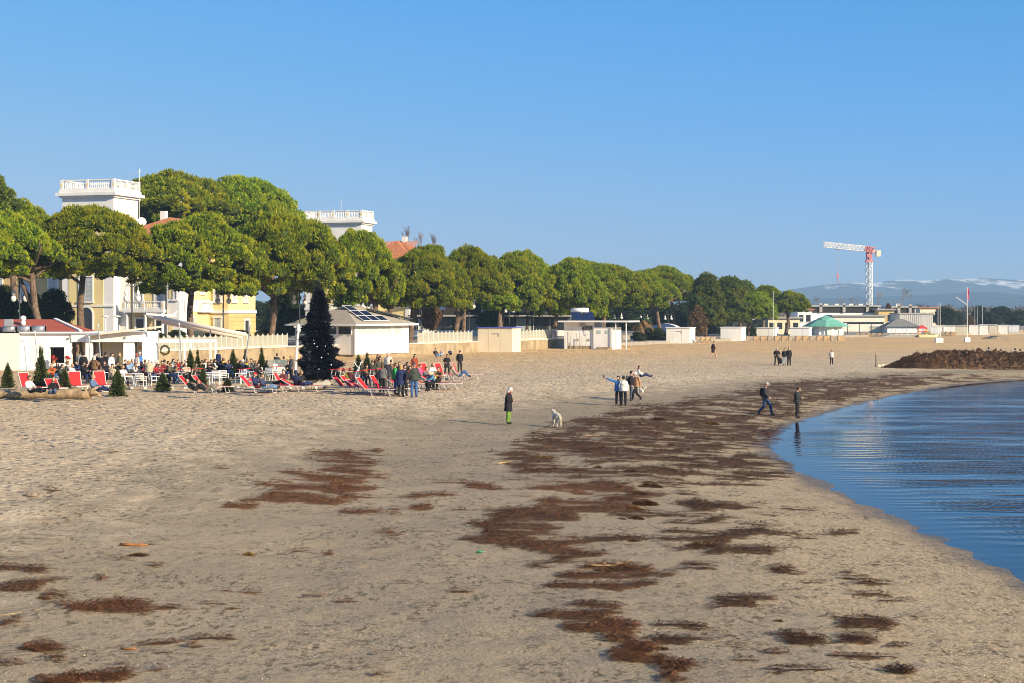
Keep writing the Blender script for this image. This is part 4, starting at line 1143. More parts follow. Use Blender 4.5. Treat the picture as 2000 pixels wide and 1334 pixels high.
# local x runs along the sea side, local y along the left side
LX, LY, HZW = 11.4, 7.7, 3.55
mb = MB(); mb.box((.15, .15, -.3), (LX - .15, LY - .15, .28)); mb.build('plinth', wall_stone, kd)
mb = MB(); mb.box((0, 0, .28), (LX, LY, HZW)); mb.build('wall', white, kd)
mb = MB(); roof_hip(mb, 0, LX, 0, LY, HZW + .02, 5.55, .75); rf = mb.build('roof', felt, kd)
mb = MB()
for a, b in (((-.8, -.8), (LX + .8, -.8)), ((LX + .8, -.8), (LX + .8, LY + .8)), ((LX + .8, LY + .8), (-.8, LY + .8)), ((-.8, LY + .8), (-.8, -.8))):
    mb.bar((*a, HZW - .05), (*b, HZW - .05), .1, .2)
mb.build('gutter', white_metal, kd)
for k, (x0, x1) in enumerate(((.45, 2.6), (2.85, 5.0), (5.25, 7.4), (8.2, 9.6))):
    mb = MB(); mb.box((x0, -.04, 2.45), (x1, -.005, 3.25)); w_ = mb.build('window', glass_blue, kd)
    mb = MB(); mb.bar((x0, -.05, 2.42), (x1, -.05, 2.42), .08, .06); mb.bar((x0, -.05, 3.28), (x1, -.05, 3.28), .08, .06); mb.bar((x0, -.05, 2.4), (x0, -.05, 3.3), .06, .08); mb.bar((x1, -.05, 2.4), (x1, -.05, 3.3), .06, .08); mb.build('frame', white_metal, w_)
for k in range(4):
    y0 = .4 + k * 1.85; mb = MB(); mb.box((-.04, y0, 2.5), (-.005, y0 + 1.6, 3.3)); w_ = mb.build('window', dark_glass, kd)
    mb = MB(); mb.bar((-.05, y0 - .06, 2.45), (-.05, y0 - .06, 3.35), .1); mb.build('frame', white_metal, w_)
for k in range(5):
    mb = MB(); x = 7.7 + k * .72; mb.box((x, -.03, .30), (x + .66, -.004, 2.35)); mb.build('door_panel', white_metal, kd)
mb = MB(); mb.box((-.06, -.06, .28), (.06, .06, HZW - .15)); mb.build('corner_post', concrete, kd)
# solar panels on the sea-side slope
rs_ = (5.55 - HZW) / (LY / 2 + .75)
for row, (n, off) in enumerate(((3, 0.35), (2, .05), (1, -.25))):
    for k in range(n):
        x0 = 1.3 + off + k * 1.75 + row * .9; yy = -.15 + row * 1.28
        z0 = HZW + .02 + (yy + .75) * rs_ + .10; z1 = z0 + 1.0 * (rs_ + .12)
        mb = MB(); mb.plate([(x0, yy, z0), (x0 + 1.68, yy, z0), (x0 + 1.68, yy + 1.0, z1), (x0, yy + 1.0, z1)], .04); sp_ = mb.build('solar_panel', panel_blue, kd)
        mb = MB(); mb.bar((x0, yy, z0 + .03), (x0 + 1.68, yy, z0 + .03), .06); mb.bar((x0, yy + 1, z1 + .03), (x0 + 1.68, yy + 1, z1 + .03), .06); mb.bar((x0, yy, z0 + .03), (x0, yy + 1, z1 + .03), .06); mb.bar((x0 + 1.68, yy, z0 + .03), (x0 + 1.68, yy + 1, z1 + .03), .06); mb.build('frame', white_metal, sp_)
mb = MB()
for k in range(4):
    a = Vector((LX + .5 - k * .02, 1.0 + k * .8, HZW + .35 + k * .38))
mb.bar((6.6, 2.4, 5.25), (LX + .2, -.1, 4.12), .9, .12); mb.build('flat_collector', dark_metal, kd)

# ------------------------------------------------------------------ cabins
def cabin(label, xl, xc, xr, ybase, ytop, wall_m, roof_m, hatch=False, depth=None, group='small beach cabins'):
    """box hut: front from photo xl to xc (nearest corner), sunlit side from xc to xr"""
    P = ground(xc, ybase); D = P.y
    H = (ybase - ytop) / F * D
    w = (xc - xl) / F * D / .93
    rz = -.28
    t = thing('beach_cabin', label, 'cabin', P, rz, group)
    # solve the depth so that the far edge falls on xr
    ey = Vector((math.sin(-rz), math.cos(rz)))
    num = (xr - xc) / F * D; dpt = num / max(.05, (ey.x - (P.x / D) * ey.y))
    dpt = depth or min(max(dpt, 1.5), 5)
    mb = MB(); mb.box((-w, 0, -.2), (0, dpt, H)); mb.build('wall', wall_m, t)
    mb = MB(); mb.box((-w - .12, -.12, H), (.12, dpt + .12, H + .12)); mb.build('roof', roof_m, t)
    mb = MB(); mb.box((-w + .05, -.02, -.15), (-.05, -.003, .12)); mb.build('base_board', wall_m, t)
    if hatch:
        x = -w * .58; z = H * .66
        mb = MB(); mb.box((x, -.05, z + .3), (x + .9, -.004, z + .38)); mb.box((x + .82, -.05, z), (x + .9, -.004, z + .3)); mb.build('hatch', concrete, t)
    for k in (1, 2):
        mb = MB(); mb.box((-w * k / 3 - .02, -.018, .13), (-w * k / 3 + .02, -.004, H - .02)); mb.build('joint_cover', wall_m, t)
    return t
cabin('cream cabin with blue roof edge in front of the net fence', 935, 1000, 1017, 688, 641, cream, blue_paint, True)
cabin('first plain white cabin right of the round hedge', 1304, 1347, 1360, 671, 641, white, white_metal, True)
cabin('second plain white cabin, below the dark upright pine', 1410, 1448, 1458, 666, 640, white, white_metal)
cabin('low white cabin behind the wooden windbreak', 1479, 1514, 1524, 660, 641, white, white_metal)
cabin('white cabin left of the green roofed pavilion', 1546, 1580, 1586, 660, 641, white, white_metal)
for i, (a, b, c_, y0, y1) in enumerate(((1700, 1722, 1728, 655, 638), (1820, 1840, 1843, 655, 638), (1845, 1864, 1867, 655, 637), (1868, 1890, 1893, 654, 637), (1895, 1911, 1914, 654, 636), (1915, 1930, 1933, 654, 635), (1934, 1948, 1951, 653, 635), (1952, 1968, 1971, 653, 636), (1972, 1990, 1993, 652, 636))):
    cabin(['cream cabin beside the dark pergola', 'far cabin left of the twin flagpoles', 'far cabin just right of the twin flagpoles', 'far cabin left of the red flag pole', 'far cabin right of the red flag pole', 'far cabin in front of the thin masts', 'far cabin right of the thin masts', 'second far cabin from the right edge', 'far cabin cut by the right picture edge'][i],
          a, b, c_, y0, y1, cream if i % 3 == 0 else white, white_metal, depth=2)
# low white panel wall linking the far cabins
for i in range(9):
    P = ground(1734 + i * 7.2, 656)
    mb = MB(); mb.box((0, 0, -.1), (.84, .08, 1.45)); 
    tag(mb.build('white_panel', white, None, loc=P), ['white panel nearest the cream cabin', 'second white panel from the cream cabin', 'third white panel from the cream cabin', 'fourth white panel, below the grey kiosk roof', 'fifth white panel, mid way along the panel row', 'sixth white panel of the row', 'seventh white panel of the row', 'eighth white panel of the row', 'last white panel, beside the yellow slide'][i], 'panel', 'white panels at the far cabins')

# beach hut with the water tank
P = ground(1160, 682)
hut = thing('beach_hut', 'white beach hut with flat canopy roof and solar water heater', 'hut', P, -.30)
mb = MB(); mb.box((-4.1, 0, -.2), (0, 5, 3.55)); mb.box((0.002, -.25, -.2), (2.6, 4.6, 2.9)); mb.build('wall', white, hut)
mb = MB(); mb.box((-4.7, -.9, 3.56), (4.9, 5.5, 3.76)); mb.build('canopy', white_metal, hut)
for x in (3.1, 4.5):
    mb = MB(); mb.tube([(x, -.6, -.2), (x, -.6, 3.56)], .07, 7); mb.build('canopy_post', white_metal, hut)
for x0, x1 in ((-3.5, -2.0), (-1.9, -.5)):
    mb = MB(); mb.box((x0, -.05, .45), (x1, -.004, 2.3)); dr_ = mb.build('door', white, hut)
    mb = MB(); mb.box((x1 - .35, -.12, 1.1), (x1 - .05, -.052, 1.35)); mb.build('handle_plate', concrete, dr_)
mb = MB(); mb.box((-3.6, -.02, -.2), (-.4, -.004, .40)); mb.build('plinth', wall_stone, hut)
for x in (.5, 1.6):
    mb = MB(); mb.box((x, -.29, 2.05), (x + .5, -.254, 2.5)); mb.build('window', glass_blue, hut)
mb = MB(); mb.box((-1.6, -.03, 2.55), (-.2, -.004, 3.1)); mb.build('window', dark_glass, hut)
mb = MB(); mb.box((-1.9, -.28, 2.95), (-1.2, -.01, 3.4)); mb.build('air_conditioner', concrete, hut)
mb = MB(); mb.tube([(-1.3, -.06, 2.9), (-1.3, -.06, 1.9), (-1.1, -.06, 1.8)], .035, 5); mb.build('pipe', steel, hut)
for x in (-3.75, -3.0, -2.2, -1.55, -.9):
    mb = MB(); mb.tube([(x, -.7, -.2), (x, -.7, 1.9 + .25 * math.sin(x * 5))], .035, 5); mb.build('pole', concrete, hut)
mb = MB(); mb.box((.7, -1.3, -.2), (2.5, -.26, .3)); mb.box((1.0, -1.9, -.2), (2.4, -1.31, .12)); mb.build('step', wall_stone, hut)
P2 = hut.matrix_basis @ Vector((-2.4, 1.4, 3.76))
t = thing('solar_water_heater', 'solar water heater with silver tank on the beach hut roof', 'water heater', P + Vector((-2.0, 1.6, 3.76)), -.15)
mb = MB(); mb.tube([(-1.1, .9, 1.35), (1.3, .9, 1.35)], .36, 12); mb.build('tank', white_metal, t, True)
for k in range(2):
    mb = MB(); x = -.9 + k * 1.5; mb.plate([(x + .3, -.6, .08), (x + 1.7, -.6, .08), (x + 1.2, .75, 1.15), (x - .2, .75, 1.15)], .06); mb.build('collector', panel_blue, t)
mb = MB()
for x in (-1.0, .1, 1.2): mb.bar((x, .9, 0), (x, .9, 1.1), .06); mb.bar((x, -.5, 0), (x, .9, .02), .06); mb.bar((x, -.6, .05), (x, .85, 1.15), .06)
mb.build('stand', steel, t)

# low kerb and white bench by the walkway
P = ground(1214, 669); Q = ground(1304, 666)
t = thing('low_kerb', 'low white segmented kerb leading to the first white cabin', 'kerb', P)
for k in range(7):
    mb = MB(); a = (Q - P) * (k / 7 + .01); b = (Q - P) * ((k + .86) / 7); mb.bar(a + Vector((0, 0, .2)), b + Vector((0, 0, .2)), .4, .42); mb.build('kerb_block', white, t)

# ------------------------------------------------------------------ cafe behind the row of pines
c = at(905, 650, 262)
t = thing('cafe', 'low cafe with dark glazing and orange timber roof edge behind the pines', 'cafe', (c.x, c.y, PZ), -.12)
mb = MB(); mb.box((-8, 3, 0), (16, 9, 3.0)); mb.build('wall', mat('cafe_dark_wall', (.10, .10, .11), .7, .2, 1), t)
mb = MB(); mb.box((-9, 1.2, 3.0), (17, 10, 3.25)); mb.build('flat_roof', concrete, t)
mb = MB(); mb.box((-10.5, 5, 5.3), (12, 12, 5.5)); mb.build('upper_roof', mat('orange_timber', (.36, .17, .06), .7, .2, 1), t)
mb = MB(); mb.box((-8, 6, 3.25), (10, 11, 5.3)); mb.build('upper_wall', dark_fill, t)
for k in range(9):
    x = -7.6 + k * 2.6; mb = MB(); mb.box((x, 2.95, .5), (x + 2.2, 2.99, 2.7)); w_ = mb.build('window', dark_glass if k % 3 else glass_blue, t)
    mb = MB(); mb.bar((x, 2.93, .5), (x, 2.93, 2.75), .08); mb.bar((x, 2.93, .5), (x + 2.2, 2.93, .5), .08); mb.build('frame', white_metal, w_)
for k in range(4):
    x = 2 + k * 2.0; mb = MB(); mb.box((x, 5.9, 3.5), (x + 1.7, 5.97, 5.0)); mb.build('upper_window', glass_blue, t)
mb = MB(); mb.box((-8.4, .2, 0), (17, .5, .9)); mb.build('white_rail_wall', white, t)
c = at(1010, 640, 300)
t = thing('awning', 'blue slatted awning behind the pine trunks', 'awning', (c.x - 1, c.y, PZ), -.2)
for k in range(9):
    mb = MB(); mb.plate([(-3.5 + k * .78, 0, 2.3), (-3.5 + k * .78 + .7, 0, 2.3), (-3.5 + k * .78 + .7, 2.6, 3.6), (-3.5 + k * .78, 2.6, 3.6)], .05); mb.build('slat', mat('navy_slat', (.06, .10, .22), .6, .1, 2), t)
for x in (-3.4, 3.4):
    mb = MB(); mb.tube([(x, .1, 0), (x, .1, 2.3)], .05, 5); mb.build('post', dark_metal, t)
c = at(1295, 664, 292)
t = thing('tarpaulin_tent', 'curved blue and white tarpaulin tent under the pines', 'tent', (c.x, c.y, 1.25), -.25)
mb = MB(); n = 12
for k in range(n):
    t0, t1 = math.pi * k / n, math.pi * (k + 1) / n
    a, b = (-3.6 * math.cos(t0), 2.5 * math.sin(t0)), (-3.6 * math.cos(t1), 2.5 * math.sin(t1))
    mb.add([(a[0], 0, a[1]), (b[0], 0, b[1]), (b[0], 4, b[1]), (a[0], 4, a[1])], [(0, 3, 2, 1)], 0)
mb.build('cover', mat('white_tarp', (.62, .66, .72), .6, .1, 1), t)
mb = MB(); vs = [(-3.5 * math.cos(math.pi * k / n), .05, 2.42 * math.sin(math.pi * k / n)) for k in range(n + 1)]; mb.add(vs, [tuple(range(n, -1, -1))]); mb.build('end_sheet', mat('blue_tarp', (.045, .09, .24), .6, .15, 1), t)

# ------------------------------------------------------------------ twin-globe lamp posts
globe = mat('lamp_globe', (.80, .78, .74), .3, .03, 2)
def lamp_proto():
    t = thing('street_lamp', 'x', 'street lamp', (0, 0, 0), 0, 'twin globe street lamps on the promenade')
    mb = MB(); mb.lathe([(.16, 0), (.16, .3), (.10, .5), (.07, 1.0), (.055, 6.1), (.03, 6.5)], 8); mb.build('pole', dark_metal, t, True)
    for s in (-1, 1):
        mb = MB(); pts = [(0, 0, 5.9)] + [(s * (.08 + .42 * math.sin(k * .4)), 0, 6.0 + .22 * math.sin(k * .78)) for k in range(1, 5)]
        mb.tube(pts, .03, 5); arm = mb.build('arm', dark_metal, t)
        mb = MB(); e = pts[-1]; mb.tube([e, (e[0], 0, 5.55)], .03, 5); mb.lathe([(.05, 0), (.10, .06), (.16, .30), (.10, .48), (.04, .55)], 9, (e[0], 0, 5.12)); mb.build('lamp_cap', white_metal, arm, True)
        mb = MB(); mb.lathe([(.05, 0), (.19, .12), (.24, .32), (.20, .50), (.12, .58)], 10, (e[0], 0, 4.55)); mb.build('globe', globe, arm, True)
    return t
lp = lamp_proto()
LAMPS = [(38, 552, 163, 'leftmost twin globe lamp, above the red restaurant roof'), (258, 552, 165, 'twin globe lamp before the balustraded balcony'), (436, 560, 176, 'twin globe lamp right of the third pine trunk'), (585, 562, 182, 'twin globe lamp left of the black tree top'),
         (717, 578, 222, 'twin globe lamp just above the kiosk roof ridge'), (823, 574, 212, 'twin globe lamp in front of the dry thicket'), (864, 585, 240, 'twin globe lamp seen edge on between two pines'), (916, 578, 216, 'twin globe lamp right of the triple trunk pine'),
         (995, 592, 250, 'twin globe lamp behind the cream cabin'), (1059, 596, 256, 'twin globe lamp left of the beach hut'), (1207, 608, 285, 'twin globe lamp under the hut canopy edge'), (1258, 612, 300, 'twin globe lamp beside the palm'), (1305, 612, 310, 'twin globe lamp by the blue tarpaulin'), (1382, 616, 318, 'twin globe lamp under the browning pine'), (1416, 618, 322, 'twin globe lamp above the second white cabin')]
for i, (px, yt, D, lab) in enumerate(LAMPS):
    b_ = PZ if px < 1190 else 1.25
    zt = CZ + (HZ - yt) / F * D
    c = at(px, 612, D)
    s = (zt - b_) / 6.4
    if i == 0: lp.location = (c.x, D, b_); lp['label'] = lab; lp.scale = (1.15, 1.15, s)
    else: dup(lp, (c.x, D, b_), (i % 5) * .06 if i != 6 else 1.3, lab, scale=(1.15, 1.15, s))

# ------------------------------------------------------------------ restaurant at the left
D0 = 137.0
def rx(px, D=D0): return (px - CX) / F * D
rb = gz(rx(140), D0) - .02
res = thing('restaurant', 'white flat beach restaurant with open counters and red roof at left', 'restaurant', (rx(140), D0, rb), 0)
def L(px): return rx(px) - rx(140)
def Zp(y): return CZ + (HZ - y) / F * D0 - rb
top = Zp(651); lint = Zp(668)
def slab_(name, x0, x1, z0, z1, y0, y1, m): 
    mb = MB(); mb.box((L(x0), y0, z0), (L(x1), y1, z1)); return mb.build(name, m, res)
slab_('store_wall', -60, 39.5, -.3, top, -.25, 6, mat('pale_store_wall', (.70, .68, .62), .6, .04, .5))
slab_('front_wall', 40, 97, -.3, top, 0, .3, white); slab_('front_wall', 125.5, 140, -.3, top, 0, .3, white)
slab_('window_head', 97, 125.5, Zp(678), top, 0, .3, white); slab_('window_breast', 97, 125.5, -.3, Zp(712), 0, .3, white)
slab_('fascia', 140, 281, lint, top, -.12, .3, white)
slab_('pillar', 167, 180, -.3, lint, 0, .35, white); slab_('pillar', 241, 262, -.3, lint, 0, .35, white); slab_('pillar', 278, 284, -.3, top, -.1, .35, white)
slab_('pillar', 149, 153, -.3, lint, 0, .3, mat('brown_post', (.22, .15, .10), .8, .2, 2))
slab_('back_wall', 40, 281, -.3, top, 5.2, 5.5, cream); slab_('inner_wall', 153, 166, -.3, lint, 1.4, 1.6, cream); slab_('inner_wall', 186, 236, -.3, lint, 2.2, 2.4, cream)
slab_('inner_wall', 262, 278, -.3, lint, .9, 1.0, cream)
slab_('recess_shade_slab', 97, 125, .2, Zp(678), 1.2, 1.4, dark_fill); slab_('recess_shade_slab', 180, 186, -.3, lint, 1.2, 1.4, mat('grey_recess_shade', (.25, .25, .25), .8, .1, 2))  # dark slabs stand for the shade inside the openings
slab_('counter', 100, 140, Zp(715), Zp(709), -.6, 0, white); slab_('flat_roof', 40, 284, top, top + .12, -.3, 6, white)
slab_('notice_board', 159, 165.5, Zp(680), Zp(671.5), 1.33, 1.39, dark_fill); slab_('notice_board', 234, 240, Zp(679), Zp(669.5), 1.0, 1.1, dark_fill)
slab_('orange_sign', 266, 274, Zp(684), Zp(678), .82, .89, orange_sign)
slab_('side_wall', 40, 41.5, -.3, top, .3, 5.2, white); slab_('side_wall', 281, 284, -.3, top, .36, 5.2, white)
mb = MB(); mb.bar((L(172), -.5, Zp(655)), (L(318), -.5, Zp(638)), .5, .16); mb.build('sloping_awning_box', awning, res)
mb = MB(); mb.tube([(L(172), -.9, Zp(657)), (L(200), -.9, Zp(651))], .10, 7); mb.build('awning_motor', steel, res)
mb = MB(); mb.plate([(L(174), -1.0, Zp(660)), (L(182), -1.0, Zp(660)), (L(187), -1.2, Zp(668)), (L(177), -1.2, Zp(668))], .08); mb.build('flood_lamp', steel, res)
for x, y in ((138, 659), (246, 659)):
    mb = MB(); mb.sph((L(x), -.2, Zp(y)), .10, 8, 5); mb.build('wall_lamp', steel, res)
mb = MB(); v = [(L(-60), 1, top + .14), (L(152), 1, top + .14), (L(152), 6, top + .14), (L(-60), 6, top + .14), (L(-60), 4.2, Zp(624)), (L(80), 4.2, Zp(624))]
mb.add(v, [(0, 1, 5, 4), (1, 2, 5), (2, 3, 4, 5), (3, 0, 4), (3, 2, 1, 0)]); mb.build('red_roof', red_roof, res)
mb = MB(); mb.bar((L(80), 4.2, Zp(624) + .05), (L(152), 1.0, top + .2), .25, .12); mb.build('roof_hip_trim', white, res)
for k in range(3):
    mb = MB(); x0 = L(0 + k * 29); x1 = L(25 + k * 29); mb.tube([(x0, .9, top + .36), (x1, .9, top + .36)], .26, 12); d_ = mb.build('ventilation_duct', steel, res, True)
    mb = MB(); mb.tube([(x1 - .08, .9, top + .36), (x1, .9, top + .36)], .30, 12); mb.build('flange', steel, d_)
mb = MB(); mb.box((L(4), .6, top + .55), (L(18), 1.2, top + 1.15)); mb.build('vent_box', steel, res)
mb = MB(); mb.lathe([(.2, 0), (.22, .3), (.16, .4), (.25, .5), (.25, .7), (.1, .8)], 8, (L(27), 2.6, Zp(636))); mb.build('chimney_cowl', white_metal, res, True)
for k, (x, y, w) in enumerate(((62, 680, 8), (79, 678, 4), (57, 692, 16), (57, 697, 14), (57, 702, 18))):
    mb = MB(); mb.box((L(x), -.006, Zp(y + 1.4)), (L(x + w), -.003, Zp(y))); mb.build('faded_print', mat('faded_blue_print', (.62, .66, .70), .6, .05, 3), res)
for x, y in ((105, 700), (132, 701)):
    t = thing('poinsettia', 'red poinsettia at the restaurant ' + ('window' if x < 120 else 'counter end'), 'flower', (rx(x, D0 - .6), D0 - .6, rb + Zp(709)), 0, 'red flowers at the restaurant counter')
    mb = MB(); rs = random.Random(x)
    for k in range(26):
        a = rs.uniform(0, 6.28); el = rs.uniform(.1, 1.4); r = rs.uniform(.18, .34)
        d = Vector((math.cos(a) * math.cos(el), math.sin(a) * math.cos(el), math.sin(el))); c0 = Vector((0, 0, .22)) + d * r; sd = d.cross(Vector((0, 0, 1))).normalized() * .09
        mb.add([c0 - d * .14, c0 + sd, c0 + d * .16, c0 - sd], [(0, 1, 2, 3)])
    mb.build('petals', red_paint, t)
    mb = MB(); mb.lathe([(.11, 0), (.15, .22)], 8); mb.build('pot', terracotta, t)
# roof terrace lamps on the restaurant
for i, x in enumerate((206, 229)):
    c = at(x, 618, 150); t = thing('garden_lamp', 'short garden lamp behind the restaurant roof, ' + ('left' if i == 0 else 'right') + ' of the pair', 'lamp', (c.x, 150, PZ), 0, 'short garden lamps')
    mb = MB(); mb.tube([(0, 0, 0), (0, 0, 3.2)], .06, 6); mb.build('pole', white_metal, t); mb = MB(); mb.lathe([(.30, 0), (.32, .05), (.1, .12)], 10, (0, 0, 3.2)); mb.build('shade', white_metal, t)

# folded awning: two slanting rolls on poles, and the loose terrace poles
A, B = at(302, 620, 126), at(480, 654, 122)
t = thing('folded_awning', 'pair of slanting cream awning rolls over the terrace', 'awning', (A.x, A.y, A.z))
dv = B - A
for k, (o, s0) in enumerate((((0, 0, 0), 0), ((.15, .5, -.28), .05))):
    mb = MB(); mb.tube([Vector(o) + dv * s0, Vector(o) + dv * (1.0 if k == 0 else .92)], .16, 9); mb.build('awning_roll', awning, t, True)
mb = MB(); mb.bar((-.6, 0, .25), (1.6, 0, .12), .25, .16); mb.bar((1.3, 0, .1), (1.7, 0, .45), .12, .12); mb.build('awning_housing', white_metal, t)
mb = MB(); mb.tube([(-.5, 0, .1), (.4, 0, -.15)], .12, 7); mb.build('bracket', steel, t)
for k, s in enumerate((.28, .62)):
    g = A + dv * s; mb = MB(); mb.tube([dv * s, Vector((dv.x * s, dv.y * s, gz(g.x, g.y) - A.z - .1))], .06, 7); mb.build('post', steel, t)
POLES = [(68, 650, 78, 748, 112, 'thin leaning pole left of the tall fir'), (47, 668, 53, 730, 128, 'thin bent shower pipe on the white wall'), (192, 636, 198, 735, 118, 'thin pole in front of the open counter'), (174, 660, 177, 715, 128, 'short pole beside the flood lamp'), (310, 648, 306, 730, 130, 'steel pole left of the white pergola'), (350, 634, 358, 745, 116, 'leaning dark pole under the awning rolls'), (489, 634, 474, 738, 114, 'leaning dark pole at the right awning end')]
for x0, y0, x1, y1, D, lab in POLES:
    a, b = at(x0, y0, D), at(x1, y1, D); b = Vector((b.x, b.y, gz(b.x, b.y) - .05))
    mb = MB(); d = a - b; mb.tube([(0, 0, 0), d * .5, d], .045, 6)
    t = thing('terrace_pole', lab, 'pole', b, 0, 'thin terrace poles'); mb.build('shaft', steel, t)
    mb = MB(); mb.tube([d, d + Vector((0, 0, .12))], .06, 6); mb.build('cap', white_metal, t)
    if x0 == 47: mb = MB(); mb.tube([d, d + Vector((-.12, 0, .12)), d + Vector((-.22, 0, .02))], .03, 5); mb.build('shower_head', steel, t)
b = ground(576, 745); a = at(624 - 38, 636, b.y)
t = thing('flag_pole', 'white metal pole left of the black Christmas tree', 'pole', (rx(583, 128), 128, gz(rx(583, 128), 128)))
zt = at(583, 636, 128).z - t.location.z
mb = MB(); mb.tube([(-.25, 0, -.1), (0, 0, zt)], .09, 8); mb.build('shaft', white_metal, t); mb = MB(); mb.lathe([(.1, 0), (.16, .1), (.12, .5), (.05, .65)], 8, (0, 0, zt - .5)); mb.bar((-.35, 0, zt - .1), (.35, 0, zt - .1), .08); mb.build('head', white_metal, t)

# white pergola frame
D1 = 141.0
pg = thing('pergola', 'white rectangular pergola frame on the terrace', 'pergola', (rx(346, D1), D1, gz(rx(346, D1), D1)))
zt = at(346, 669, D1).z - pg.location.z; x_ = lambda px: rx(px, D1) - rx(346, D1)
for px in (281, 361, 411):
    for y in (0, 2.6):
        if px == 281 and y == 0: continue
        mb = MB(); mb.box((x_(px) - .09, y - .09, -.1), (x_(px) + .09, y + .09, zt - .001)); mb.build('post', white_metal, pg)
for y in (0, 2.6): mb = MB(); mb.box((x_(281), y - .11, zt), (x_(413), y + .11, zt + .24)); mb.build('beam', white_metal, pg)
for px in (281, 330, 361, 411): mb = MB(); mb.box((x_(px) - .08, .12, zt + .02), (x_(px) + .08, 2.48, zt + .2)); mb.build('cross_beam', white_metal, pg)
w0 = at(322, 684, D1 + .3)
t = thing('wreath', 'green christmas wreath hanging from the pergola', 'wreath', w0)
rng = np.random.default_rng(3); an = rng.uniform(0, 6.28, 400); Pp = np.stack([.36 * np.cos(an), rng.normal(0, .07, 400), .36 * np.sin(an)], -1); Nn = rng.normal(0, 1, (400, 3)); Nn /= np.linalg.norm(Nn, axis=1, keepdims=True)
vv, ff = tufts(Pp, Nn, .16, .03, .0, .4); link('greenery', np_mesh('greenery', vv, ff, leaf_mat('wreath_leaves', (.04, .06, .02), (.10, .12, .03), (.16, .13, .03), .1)), t)
mb = MB(); mb.tube([(.36 * math.cos(k * .5236), 0, .36 * math.sin(k * .5236)) for k in range(13)], .05, 6); mb.tube([(0, 0, .36), (0, 0, .55)], .01, 4); mb.build('ring', bark, t)

# ------------------------------------------------------------------ far end: buildings
def far_block(label, xl, xr, ytop, ybot, D, m, roof=None, depth=12, windows=0, ov=.5, slot=False, base=None, group=None, name='far_building', cat='building'):
    a, b = at(xl, ybot, D), at(xr, ybot, D); zt = at(xl, ytop, D).z; zb = base if base is not None else min(a.z, 1.2)
    t = thing(name, label, cat, (a.x, D, zb), 0, group)
    w = b.x - a.x; h = zt - zb
    mb = MB(); mb.box((0, 0, -.3), (w, depth, h)); mb.build('wall', m, t)
    mb = MB(); mb.box((-ov, -ov, h), (w + ov, depth + ov, h + .35)); mb.build('roof', roof or concrete, t)
    n = windows
    for k in range(n):
        x = w * (k + .5) / n; mb = MB(); ww = min(1.2, w / n * .3)
        mb.box((x - ww, -.06, h * .45), (x + ww, -.004, h * .78)); f = mb.build('window', dark_glass, t)
        mb = MB(); mb.box((x - ww - .1, -.1, h * .42), (x + ww + .1, -.061, h * .45)); mb.build('sill', white, f)
    if slot:
        mb = MB(); mb.box((.2, -.12, h - 1.5), (w - .2, -.01, h - .05)); mb.build('loggia_shade_strip', dark_fill, t)  # dark strip paints a loggia's shade onto the front wall
        for k in range(max(2, int(w / 5))):
            x = w * (k + .5) / max(2, int(w / 5)); mb = MB(); mb.box((x - .35, -.5, h - 1.4), (x + .35, -.13, h + .9)); mb.build('roof_fin', concrete, t)
    return t
far_block('long flat roofed white block below the crane', 1580, 1716, 599, 640, 420, white, depth=14, slot=True, windows=0)
far_block('smaller flat roofed white block right of the crane', 1744, 1788, 601, 640, 425, white, depth=12, slot=True, windows=2)
far_block('low long beige building in front of the white blocks', 1628, 1728, 618, 642, 395, mat('beige_render', (.68, .63, .55), .8, .08, .3), concrete, 8, 0)
far_block('grey corrugated shed right of the beige building', 1757, 1822, 614, 642, 400, mat('corrugated_sheet', (.52, .51, .48), .6, .08, .3), concrete, 10, 0, .2)
far_block('pale yellow house under the forked pine', 1408, 1500, 628, 662, 350, mat('pale_yellow_render', (.76, .62, .34), .8, .08, .3), concrete, 9, 4)
far_block('cream house with dark windows behind the last pine', 1500, 1562, 622, 660, 345, cream, concrete, 9, 4)
far_block('white gabled house left of the long white block', 1558, 1586, 606, 640, 410, white, terracotta, 10, 2)
far_block('small brown terrace house with ochre front', 1716, 1746, 606, 640, 415, ochre, concrete, 8, 2)
far_block('red roofed house behind the corrugated shed', 1797, 1842, 602, 636, 480, cream, terracotta, 10, 3)
sh = [o for o in C.objects if o.get('label', '').startswith('grey corrugated')][0]
wch = sh.children[0].dimensions.x
for k in range(16):
    mb = MB(); x = (at(1822, 0, 400).x - at(1757, 0, 400).x) * (k + .5) / 16; mb.box((x - .1, -.08, -.3), (x + .1, -.004, at(0, 614, 400).z - 1.25)); mb.build('rib', MATS['corrugated_sheet'], sh)
# small roof clutter boxes
for i, (x, y, D) in enumerate(((1616, 592, 424), (1637, 590, 424), (1665, 592, 424), (1684, 591, 424), (1757, 597, 428))):
    c = at(x, 599, D); zt = at(x, y, D).z
    t = thing('roof_vent', 'small white vent on the far flat roof, ' + ('leftmost', 'second from left', 'third from left', 'fourth, nearest the crane', 'right of the crane')[i], 'vent', (c.x, D + 2, c.z), 0, 'vents on the far flat roofs')
    mb = MB(); mb.box((-.5, -.4, 0), (.5, .4, .7)); mb.build('box', white, t); mb = MB(); mb.box((-.6, -.5, .7), (.6, .5, .82)); mb.build('lid', concrete, t)

